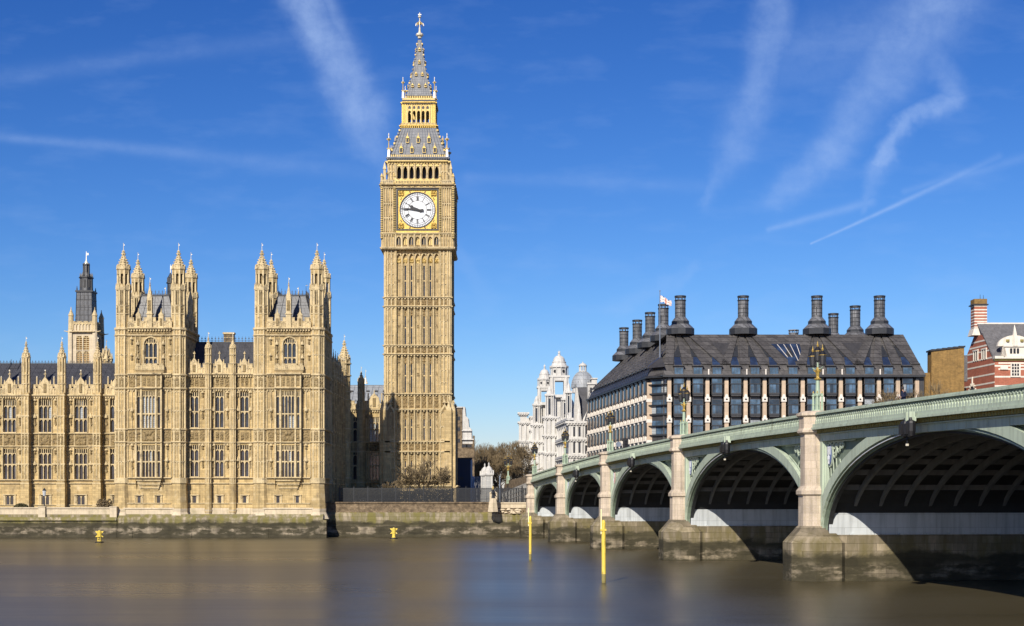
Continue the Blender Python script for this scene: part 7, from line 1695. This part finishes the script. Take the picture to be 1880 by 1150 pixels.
# ---- traffic lights on the roadway
def traffic(s, w, h, lab, arm=False, rz=0):
    z = zpar(s)-1.35; T = thing('traffic_light', lab, 'traffic light', bpt(s, w, z), 'traffic lights on the bridge road', rz=rz)
    p = MB(); p.frus(0, 0, .07, .06, 0, h, 8); p.frus(0, 0, .14, .12, 0, .25, 8)
    if arm: p.bar((0, 0, h-1.0), (-1.0, 0, h-1.0), .05); 
    o = bpy.data.objects.new('post', p.mesh('post', ['signal_black'])); COL.objects.link(o); o.parent = T
    hd = MB(); hd.box(-.28, .28, -.16, .14, h-1.6, h-.15, 0, True)
    for k in range(3): hd.frus(0, .14, .15, .15, h-.48-k*.46, h-.48-k*.46, 8, 0); hd.bar((0, .14, h-.42-k*.46), (0, .38, h-.45-k*.46), .15, .16, 8, 0)
    hd.box(-.42, .42, -.19, -.16, h-1.7, h-.05, 0, True)
    o = bpy.data.objects.new('signal_head', hd.mesh('signal_head', ['signal_black'])); COL.objects.link(o); o.parent = T
    if arm:
        d = MB(); d.bar((-1.1, .03, h-1.0), (-1.1, .07, h-1.0), .42, .42, 16); o = bpy.data.objects.new('round_sign', d.mesh('round_sign', ['fence_panel'])); COL.objects.link(o); o.parent = T
traffic(30, -7, 4.1, 'black traffic light head, leftmost, before the white stone offices'); traffic(33.5, -6, 4.0, 'black traffic light head just right of the leftmost one'); traffic(37, -8.2, 5.3, 'tall black traffic light with a round grey sign on an arm', True)
# ---- person leaning on the parapet, back towards the river
def person(s, w, facing, lab, k=1.0):
    z = zpar(s)-.80; T = thing('person', lab, 'person', bpt(s, w, z), None, rz=facing)
    me = bpy.data.meshes.new('body'); V = [(0, 0, .98), (0, -.02, 1.18), (0, -.03, 1.38), (0, 0, 1.50), (0, .04, 1.58), (0, .07, 1.68), (0, .06, 1.77), (.19, 0, 1.42), (.27, -.03, 1.14), (.20, .22, 1.05), (.10, .30, 1.06), (-.19, 0, 1.42), (-.27, -.03, 1.14), (-.20, .22, 1.05), (-.10, .30, 1.06), (.10, 0, .92), (.11, .02, .50), (.11, -.02, .08), (.11, .12, .04), (-.10, 0, .92), (-.11, .02, .50), (-.11, -.02, .08), (-.11, .12, .04)]
    E_ = [(0, 1), (1, 2), (2, 3), (3, 4), (4, 5), (5, 6), (2, 7), (7, 8), (8, 9), (9, 10), (2, 11), (11, 12), (12, 13), (13, 14), (0, 15), (15, 16), (16, 17), (17, 18), (0, 19), (19, 20), (20, 21), (21, 22)]
    me.from_pydata(V, E_, []); me.materials.append(MT['skin']); o = bpy.data.objects.new('body', me); COL.objects.link(o); o.parent = T
    sk = o.modifiers.new('skin', 'SKIN'); rad = [.15, .15, .16, .08, .065, .095, .075, .075, .055, .042, .035, .075, .055, .042, .035, .10, .07, .05, .045, .10, .07, .05, .045]
    for v_, r_ in zip(me.skin_vertices[0].data, rad): v_.radius = (r_, r_*.85)
    me.skin_vertices[0].data[0].use_root = True; sb = o.modifiers.new('sub', 'SUBSURF'); sb.levels = 1; sb.render_levels = 2
    # jacket, trousers, hair
    j = MB(); n = 14; lv = [(.86, .235, .17), (1.0, .23, .17), (1.2, .25, .18), (1.36, .27, .18), (1.45, .22, .15), (1.52, .10, .09)]
    for (za, xa, ya), (zb_, xb, yb) in zip(lv, lv[1:]):
        j.add([(xa*math.cos(2*math.pi*i/n), ya*math.sin(2*math.pi*i/n)+(.03), za) for i in range(n)]+[(xb*math.cos(2*math.pi*i/n), yb*math.sin(2*math.pi*i/n)+.03, zb_) for i in range(n)], [(i, (i+1) % n, n+(i+1) % n, n+i) for i in range(n)])
    for sg in (-1, 1): j.bar((sg*.22, .03, 1.43), (sg*.31, .05, 1.13), .095, .08, 8); j.bar((sg*.31, .05, 1.13), (sg*.22, -.22, 1.05), .08, .06, 8)
    o = bpy.data.objects.new('jacket', j.mesh('jacket', ['navy_cloth'], smooth=True)); COL.objects.link(o); o.parent = T
    t_ = MB()
    for sg in (-1, 1): t_.bar((sg*.10, 0, .95), (sg*.11, -.02, .5), .12, .09, 8); t_.bar((sg*.11, -.02, .5), (sg*.11, .02, .07), .09, .075, 8)
    o = bpy.data.objects.new('trousers', t_.mesh('trousers', ['denim'], smooth=True)); COL.objects.link(o); o.parent = T
    h = MB(); h.lathe(0, -.055, [(.10, 1.62), (.115, 1.70), (.11, 1.78), (.07, 1.84), (.02, 1.86)], 10); o = bpy.data.objects.new('hair', h.mesh('hair', ['hair_dark'], smooth=True)); COL.objects.link(o); o.parent = T
sper = 270-117900/(1644-540.0)
person(sper, .22, rzb+R(180), 'person in a dark navy jacket leaning on the bridge parapet', 1)
# ---- gull on the wing beside the right pavilion
G = thing('gull', 'white gull flying beside the roof of the right pavilion tower', 'gull', (PX(563, 250), 250, PZ(525, 250)))
me = bpy.data.meshes.new('body'); me.from_pydata([(-.22, 0, 0), (-.1, 0, .01), (.05, 0, .02), (.17, 0, .04), (.25, 0, .05), (.02, -.22, .14), (.0, -.5, .10), (.02, .22, .14), (.0, .5, .10)], [(0, 1), (1, 2), (2, 3), (3, 4), (2, 5), (5, 6), (2, 7), (7, 8)], []); me.materials.append(MT['flag_white'])
o = bpy.data.objects.new('body', me); COL.objects.link(o); o.parent = G; o.modifiers.new('skin', 'SKIN')
for v_, r_ in zip(me.skin_vertices[0].data, (.02, .06, .08, .06, .02, .04, .015, .04, .015)): v_.radius = (r_, r_*.6)
me.skin_vertices[0].data[2].use_root = True; o.modifiers.new('sub', 'SUBSURF').levels = 1
# ================================================================ MARKER PILES AND BEACONS IN THE RIVER
def pile(px, pyb, pyt, r, lab, lean):
    Yp = EYE*F/(pyb-920); T = thing('marker_pile', lab, 'river pile', (PX(px, Yp), Yp, 0), 'yellow piles standing in the river'); zt_ = PZ(pyt, Yp)
    B = MB((PX(px, Yp), Yp, 0)); n = 12; rg = random.Random(int(px)); zz_ = [-3, 0, .4, 1, 1.8, 2.6, 3.4, 4.2, zt_-.4, zt_]
    rr = [r*(1.02+.04*rg.uniform(-1, 1)) for _ in zz_]
    for (za, ra), (zb_, rb_) in zip(list(zip(zz_, rr)), list(zip(zz_[1:], rr[1:]))):
        B.frus(lean*za, 0, ra, rb_, za, zb_, n, 1 if za < .4 else 0, cap=False)
    B.frus(lean*zt_, 0, rr[-1], r*.55, zt_, zt_+.22, n, 0); B.build('shaft', ['yellow_paint', 'stained_green'], T)
    S_ = MB((PX(px, Yp), Yp, 0)); S_.box(-r-.10, -r+.0, -.05, .12, zt_-.9, zt_+1.1, 0, True); S_.frus(-r*.2, r*.6, r*.6, r*.3, zt_-.5, zt_-.1, 8, 1); S_.box(-r-.12, r+.03, r*.2, r+.04, zt_-.65, zt_-.5, 1, True); S_.build('bracket', ['cream_paint', 'yellow_paint'], T)
    for q in range(1): K = MB((PX(px, Yp), Yp, 0)); K.frus(0, 0, r*1.08, r*1.06, .1, .7, n, 0); K.build('weed_collar', ['stained_green'], T)
pile(973.5, 1029, 951, .145, 'slim yellow pile standing in the river before the far bridge pier', 0.004); pile(1108.5, 1070, 960, .168, 'nearer and taller yellow pile standing in the river left of the big piers', -0.004)
def beacon(px, py, lab, upright):
    Yp = EYE*F/(py-920); x = PX(px, Yp); T = thing('yellow_beacon', lab, 'buoy', (x, Yp, 0), 'small yellow beacons near the river wall')
    B = MB((x, Yp, 0)); B.lathe(0, 0, [(.55, -.2), (.72, .02), (.66, .14), (.2, .24)], 12, 0); B.build('float', ['signal_black'], T)
    B = MB((x, Yp, 0))
    for i in range(4): a = math.pi*(i+.5)/2; B.bar((.30*math.cos(a), .30*math.sin(a), .2), (.26*math.cos(a), .26*math.sin(a), 1.0), .05, None, 5)
    B.frus(0, 0, .34, .32, .22, .34, 8); B.frus(0, 0, .33, .33, .55, .63, 8) if not upright else B.frus(0, 0, .28, .24, .3, 1.0, 8); B.frus(0, 0, .34, .38, .9, 1.75, 10); B.frus(0, 0, .30, .10, 1.75, 1.95, 10)
    B.build('tower', ['yellow_paint'], T)
    B = MB((x, Yp, 0))
    for sg in (-1, 1):
        B.ext([(sg*.2, 1.78), (sg*.62, 1.82), (sg*.66, 1.74), (sg*.25, 1.32)], -.05, .05, 0, True); B.ext([(sg*.2, 1.35), (sg*.62, .93), (sg*.58, .86), (sg*.15, 1.0)], -.05, .05, 0, True)
    for a in (R(90), -R(90)): pass
    B.build('topmark', ['yellow_paint'], T)
beacon(182.5, 996.5, 'yellow latticed beacon floating before the left terrace wall', False); beacon(723, 989.5, 'yellow star-topped beacon floating before the wall below the clock tower', True)
# ================================================================ GROUND, RIVER AND RIVER WALLS
def sheet(name, x0, x1, y0, y1, z, m):
    B = MB(); B.add([(x0, -y0, z), (x1, -y0, z), (x1, -y1, z), (x0, -y1, z)], [(0, 1, 2, 3)], 0); o = B.build(name, [m], None, (0, 0, 0)); tag(o, kind='structure'); return o
sheet('river', -1500, 1500, -600, 1200, 0.0, 'river_water')
B = MB(); YW = 270.0
B.add([(-900, -YW-.5, 5.35), (900, -YW-.5, 5.35), (3500, -5200, 5.35), (-3500, -5200, 5.35), (-900, -YW-.5, -4), (900, -YW-.5, -4)], [(0, 1, 2, 3), (4, 5, 1, 0)], 0)
o = B.build('ground', ['pavement'], None, (0, 0, 0)); tag(o, kind='structure')
sheet('garden_lawn', PX(610, 272), PX(835, 272), 271, 298, 5.36, 'grass')
B = MB((0, 264.6, 0)); xa, xb = -160, PX(206, 264)
B.box(xa, xb, -16, -.2, 0, 4.55, 0); o = B.build('terrace_paving', ['pavement'], None, (0, 0, 0)); tag(o, kind='structure')
# terrace wall, in front of the long range
tw = thing('terrace_wall', 'pale stone terrace parapet above green tidal river wall left of the pavilion', 'wall', (-82, 263.6, 0))
B = MB((0, 263.8, 0)); z = lambda p: PZ(p, 262)
B.box(xa, xb+1, -1, .0, -4, z(945), 1); B.tbox(xa, xb+1, -1, .9, z(956), z(950), 0, .4, 1); B.box(xa, xb+1, -1, .55, -4, z(956), 1)
B.box(xa, xb+.5, -.6, .03, z(945), z(934), 0); B.box(xa, xb+.5, -.7, .22, z(934), z(931.6), 0)
for px in (-60, 72, 204): x = PX(px, 262); B.box(x-.62, x+.62, -.6, .5, z(955), z(931), 0); B.tbox(x-.72, x+.72, -.7, .6, z(931), z(930), .1, .1, 0)
B.build('wall', ['pale_plinth', 'river_wall_stone'], tw)
# footing of the pavilion block, and wall on to the bridge
fw = thing('river_footing', 'weedy sloping river wall under the pavilion towers', 'wall', (PX(400, 263), 263, 0))
B = MB((0, 264.2, 0)); z = lambda p: PZ(p, 263); x0, x1 = PX(206, 263), PX(593, 263.5)
B.box(x0, x1, -6, .75, -4, z(953), 0); B.tbox(x0, x1, -2, .75, z(953), z(944.5), 0, .75, 0)
for px in (226, 335, 476, 583): x = PX(px, 263); B.tbox(x-1.6, x+1.6, -1, 1.1, -4, z(955), .1, .4, 0)
B.build('wall', ['river_wall_stone'], fw)
qw = thing('quay_wall', 'low coped quay wall with weedy foot between the palace and the bridge', 'wall', (PX(790, YW), YW, 0))
B = MB((0, YW, 0)); z = lambda p: PZ(p, YW); x0, x1 = PX(588, YW), PX(968, YW)
B.box(x0, x1, -1.2, .5, -4, z(944), 1); B.tbox(x0, x1, -1.2, .5, z(944), z(941), 0, .3, 1); B.box(x0, x1, -1.0, .12, z(941), z(934), 2); B.box(x0, x1, -1.0, 0, z(934), z(924.5), 0); B.box(x0, PX(898, YW), -1.1, .22, z(924.5), z(921.8), 0); B.box(PX(898, YW), x1, -1.1, .3, z(925), z(922.5), 3)
B.box(PX(908, YW), x1, -1, .14, z(933), z(925), 3); B.box(PX(915, YW), PX(960, YW), .1, .5, z(944), z(936), 0)
rg = random.Random(4)
for k in range(26): x = PX(rg.uniform(915, 955), YW); zz_ = z(rg.uniform(936, 944)); r_ = rg.uniform(.2, .45); B.frus(x, .5, r_, r_*.5, zz_, zz_+r_*.8, 6, 3)
B.build('wall', ['brown_wall', 'river_wall_stone', 'brown_wall', 'pale_plinth'], qw)
# stone pedestal with a dark figure-like lamp bracket on the quay wall
pd = thing('quay_pedestal', 'stone quay pedestal with gabled back and small dark lamp on top', 'pedestal', (PX(905, 267), 267, 4))
B = MB((PX(905, 267), 267.4, 0)); z = lambda p: PZ(p, 267)
B.box(-.6, .75, -1.2, -.3, z(936), z(906), 0, True); B.ext([(-.75, z(906)), (.85, z(906)), (.05, z(899))], -1.25, -.2, 0, True); B.frus(0, .2, .9, .72, z(940), z(924), 6, 0); B.frus(0, .2, .75, .5, z(924), z(915), 6, 0); B.frus(0, .2, .55, .55, z(917), z(915), 6, 0)
B.build('pedestal', ['pale_plinth'], pd)
B = MB((PX(905, 267), 267.4, 0)); B.frus(0, .2, .28, .14, z(915), z(906), 6, 0); B.frus(0, .2, .34, .22, z(906), z(899), 6, 0); B.bar((0, .2, z(903)), (.45, .3, z(908)), .12, .08, 5, 0); B.frus(0, .2, .12, .2, z(899), z(896), 6, 1); B.frus(0, .2, .2, .03, z(896), z(892), 6, 1)
B.build('lamp', ['iron_dark', 'gold_light'], pd)
# railings along the quay garden
rl_ = thing('iron_railing', 'black iron railing of close upright bars along the quay wall', 'railing', (PX(760, 272), 272, 5))
Yr = 273.0; B = MB((0, Yr, 0)); z = lambda p: PZ(p, Yr); x = PX(622, Yr)
while x < PX(966, Yr):
    B.box(x, x+.095, -.03, .03, 5.3, z(896), 0); x += .145
for p in (898, 917): B.box(PX(622, Yr), PX(966, Yr), -.04, .04, z(p), z(p)+.07, 0)
k = PX(624, Yr)
while k < PX(966, Yr): B.box(k-.09, k+.09, -.09, .09, 5.3, z(895), 0); B.frus(k, 0, .12, .02, z(895), z(892), 5, 0); k += 2.6
B.build('bars', ['railing_paint'], rl_)
for k, (xa_, xb_, hh, lab) in enumerate(((628, 690, 3.4, 'added dark hedge standing in for garden shade behind the quay railing below the linking wing'), (690, 760, 3.1, 'added dark hedge standing in for garden shade behind the railing left of the garden tree'), (760, 832, 3.3, 'added dark hedge standing in for garden shade behind the railing right of the garden tree'))):  # added leaf blocks, dark in place of the garden shade behind the railing
    rg = random.Random(90+k); Yk = 275.5; a_, b_ = PX(xa_, Yk), PX(xb_, Yk); T = thing('added_shade_hedge', lab, 'hedge', ((a_+b_)/2, Yk, 5.36), 'added hedges in place of the quay garden shade'); Bh = MB(((a_+b_)/2, Yk, 5.36)); Bh.N = (0, 1); wd = (b_-a_)/2
    for _ in range(int(wd*1100)):
        P_ = Vector((rg.uniform(-wd, wd), rg.uniform(-.7, .7), rg.uniform(0, hh+.12*math.sin(rg.random()*6)))); s_ = rg.uniform(.09, .2); u_ = Vector((rg.gauss(0, 1), rg.gauss(0, 1), rg.gauss(0, 1))).normalized()*s_; v_ = Vector((rg.gauss(0, 1), rg.gauss(0, 1), rg.gauss(0, 1))).normalized()*s_
        Bh.add([tuple(P_-u_), tuple(P_+v_), tuple(P_+u_), tuple(P_-v_)], [(0, 1, 2, 3)], 0)
    Bh.build('foliage', ['hedge_shade'], T)
# small white lamps on it are left to the sun; retaining wall of the bridge approach
aw = thing('approach_wall', 'dark wall and white railing of the road ramp beyond the bridge end', 'wall', bpt(-20, 0, 5))
B = MB(BO, BU, BN)
for i in range(12):
    a, b = -45+i*3.6, -45+(i+1)*3.6; f = lambda s: 10.6+(s+45)/45*.8-(2.4 if s < -40 else 0)
    B.add([(a, .2, 4.5), (b, .2, 4.5), (b, .2, f(b)), (a, .2, f(a)), (a, -.6, f(a)), (b, -.6, f(b))], [(0, 1, 2, 3), (3, 2, 5, 4)], 0)
for i in range(26): s = -38+i*1.45; B.bar((s, .7, 5), (s, .7, 8.2+(s+38)*.055), .06, None, 4, 1)
for dz in (0, -.9, -1.8): B.bar((-38, .7, 8.2+dz), (-1, .7, 10.2+dz), .08, None, 4, 1)
B.build('wall', ['brown_wall', 'white_trim'], aw)
B = MB(BO, BU, BN); B.box(-60, 0, -BW, -.7, 4.5, 9.2, 0); o = B.build('approach_road', ['asphalt'], None, (0, 0, 0)); tag(o, kind='structure')
pp = thing('plain_post', 'thin grey post behind the quay railing right of the gate piers', 'post', (PX(917.5, 280), 280, 5.35)); B = MB((PX(917.5, 280), 280, 0)); B.frus(0, 0, .14, .12, 5.3, PZ(876, 280), 8); B.frus(0, 0, .16, .1, PZ(876, 280), PZ(874, 280), 8); B.build('post', ['fence_panel'], pp)
# terrace lamp and planting on the left
tl = thing('terrace_lamp', 'lantern on a dark post standing on the left terrace wall pier', 'street lamp', (PX(75.5, 262), 263.8, PZ(931, 262)))
x, y = PX(75.5, 262), 263.8; B = MB((x, y, 0)); z = lambda p: PZ(p, 262); B.frus(0, 0, .10, .07, z(931), z(911), 8); B.frus(0, 0, .16, .12, z(931), z(929), 8); B.build('post', ['iron_dark'], tl)
B = MB((x, y, 0)); B.frus(0, 0, .20, .30, z(910.5), z(901), 6, 0); B.frus(0, 0, .34, .22, z(901), z(899), 6, 1); B.frus(0, 0, .22, .04, z(899), z(896), 6, 1)
for i in range(6): a = math.pi*(i+.5)/3; B.bar((.21*math.cos(a), .21*math.sin(a), z(910.5)), (.32*math.cos(a), .32*math.sin(a), z(901)), .025, None, 4, 1)
B.build('lantern', ['lantern_pale', 'iron_dark'], tl)
# ================================================================ TREES
def tree(B, rg, base, h, spread, levels=6, r0=.22, up=.5, twig_r=.014, fan=3, trunk_h=.18):
    """leafless tree: returns nothing, fills B with tapering limbs and fine twigs"""
    def grow(p, d, L, r_, lv):
        steps = 2 if lv > 1 else 1; q = p
        for k in range(steps):
            d2 = (d+Vector((rg.gauss(0, .14), rg.gauss(0, .14), rg.gauss(0, .10)))).normalized(); e = q+d2*(L/steps)
            B.bar(tuple(q), tuple(e), r_*(1-.2*k/steps), r_*(1-.2*(k+1)/steps), 5 if lv > 3 else 3, 0 if lv > 2 else 1); q = e; d = d2
        if lv <= 0: return
        n = fan if lv > 1 else fan+1
        for i in range(n):
            a = rg.uniform(0, 2*math.pi); s = spread*rg.uniform(.6, 1.25)*(1.25 if lv >= levels-1 else .78)
            nd = (d+Vector((math.cos(a)*s, math.sin(a)*s, up*rg.uniform(.0, .5)))).normalized()
            grow(q, nd, L*rg.uniform(.66, .95), max(twig_r, r_*rg.uniform(.48, .62)), lv-1)
    grow(Vector(base), Vector((rg.gauss(0, .04), rg.gauss(0, .04), 1)).normalized(), h*trunk_h, r0, levels)
def make_tree(name, label, px, Yt, pyb, pyt, spread, seed, levels=6, r0=.25, group=None, twig='twig_brown', tr_=.016, up=.5, trunk_h=.2, zb=5.2, fan=3):
    rg = random.Random(seed); h = PZ(pyt, Yt)-zb
    T = thing(name, label, 'tree', (PX(px, Yt), Yt, zb), group)
    B = MB(); B.N = (0, 1); tree(B, rg, (0, 0, 0), h, spread, levels, r0, up, tr_, fan, trunk_h)
    zm = max(v[2] for v in B.v); k = h/zm; o = (PX(px, Yt), Yt, zb)
    split = [i for i, m_ in enumerate(B.m)]
    for nm, want, mats in (('trunk', 0, ['bark']), ('crown', 1, [twig])):
        fs = [f for f, m_ in zip(B.f, B.m) if m_ == want]; use = sorted({i for f in fs for i in f}); ix = {v: i for i, v in enumerate(use)}
        me = bpy.data.meshes.new(nm); me.from_pydata([(B.v[i][0]*k, B.v[i][1]*k, B.v[i][2]*k) for i in use], [], [tuple(ix[i] for i in f) for f in fs]); me.materials.append(MT[mats[0]]); put(nm, me, T, o)
make_tree('bare_tree', 'leafless spreading tree in the garden before the clock tower', 785, 283, 920, 838, .60, 5, 7, .17, 'bare trees in the palace garden', 'twig_brown', .014, .25, .13)
make_tree('bare_tree', 'smaller leafless tree at the left foot of the clock tower', 752, 287, 920, 862, .6, 9, 6, .10, 'bare trees in the palace garden', 'twig_brown', .014, .3, .15)
make_tree('bare_tree', 'leafless tree at the right foot of the clock tower', 818, 288, 920, 858, .6, 12, 6, .10, 'bare trees in the palace garden', 'twig_brown', .014, .4, .15)
make_tree('bare_tree', 'low leafless bush left of the garden tree', 722, 284, 920, 880, .7, 21, 5, .10, 'bare trees in the palace garden', 'twig_brown', .018, .3, .14)
i = 0
for px, Yt, pyt, lab, tw_ in ((885, 470, 800, 'tall grey leafless tree rising beside the stepped white wall', 'twig_brown'), (872, 455, 812, 'grey leafless tree against the stepped white wall', 'twig_brown'), (905, 440, 818, 'olive brown leafless tree behind the white gate piers', 'twig_olive'), (925, 445, 812, 'olive brown leafless tree left of the white offices', 'twig_olive'), (946, 430, 808, 'tallest olive brown tree touching the white offices', 'twig_olive'), (895, 415, 835, 'low olive tree just above the gate pier domes', 'twig_olive'), (918, 410, 832, 'low olive tree behind the thin grey post', 'twig_olive'), (938, 405, 834, 'low olive tree behind the far ramp lamp', 'twig_olive'), (880, 412, 845, 'low dark tree right of the hoarding', 'twig_olive'), (957, 400, 845, 'low pale tree before the white office front', 'twig_olive')):
    make_tree('background_tree', lab, px, Yt, 915, pyt, .55, 30+i, 7, .30, 'bare trees beyond the bridge foot', tw_, .026 if tw_ == 'twig_olive' else .022, .5, .16, 5, 3); i += 1
for px, Yt, pyt, lab, sd_ in ((1700, 285, 688, 'leafless tree over the parapet before the brown brick wall', 61), (1652, 280, 715, 'leafless tree before the right end of the bronze office', 62), (1618, 282, 722, 'low leafless tree left of the leaning person', 63)):
    make_tree('embankment_tree', lab, px, Yt, 915, pyt, .5, sd_, 7, .3, 'bare trees on the embankment beyond the bridge', 'twig_olive', .03, .5, .2, 5, 3)
def leafy(name, label, x, y, z0, w, h, d, n, seed, m, cat):
    rg = random.Random(seed); T = thing(name, label, cat, (x, y, z0)); B = MB(); B.N = (0, 1)
    for _ in range(n):
        a, b, c_ = rg.gauss(0, .42), rg.gauss(0, .42), abs(rg.gauss(0, .55)); r_ = math.sqrt(a*a+b*b+c_*c_)
        if r_ > 1: a, b, c_ = a/r_, b/r_, c_/r_
        p = Vector((a*w, b*d, c_*h)); s = .09+rg.random()*.10; u = Vector((rg.gauss(0, 1), rg.gauss(0, 1), rg.gauss(0, 1))).normalized()*s; v = Vector((rg.gauss(0, 1), rg.gauss(0, 1), rg.gauss(0, 1))).normalized()*s
        B.add([tuple(p-u), tuple(p+v), tuple(p+u), tuple(p-v)], [(0, 1, 2, 3)], 0)
    st = MB(); st.N = (0, 1)
    for k in range(6): st.bar((rg.uniform(-.3, .3)*w, 0, 0), (rg.uniform(-.6, .6)*w, rg.uniform(-.4, .4)*d, h*.7), .04, .02, 4)
    B.mesh; o = put('foliage', B.mesh('foliage', [m]), T, (x, y, z0)); put('stems', st.mesh('stems', ['bark']), T, (x, y, z0))
leafy('round_shrub', 'low rounded dark shrub on the left terrace', PX(39, 268), 268, 4.55, 1.75, 1.55, 1.2, 1500, 3, 'hedge_leaf', 'shrub')
for k, (px, py, lab) in enumerate(((183, 917, 'clipped brown standard shrub on the terrace, leftmost of a close trio'), (192, 914, 'clipped brown standard shrub in the middle of the terrace trio'), (201, 912, 'clipped brown standard shrub nearest the pavilion'))):
    x = PX(px, 266); leafy('terrace_shrub', lab, x, 266, 4.55, .75, 2.4, .7, 420, 70+k, 'twig_brown', 'shrub'); bpy.data.objects[[o.name for o in bpy.data.objects if o.name.startswith('terrace_shrub')][-1]]['group'] = 'clipped shrubs on the terrace'
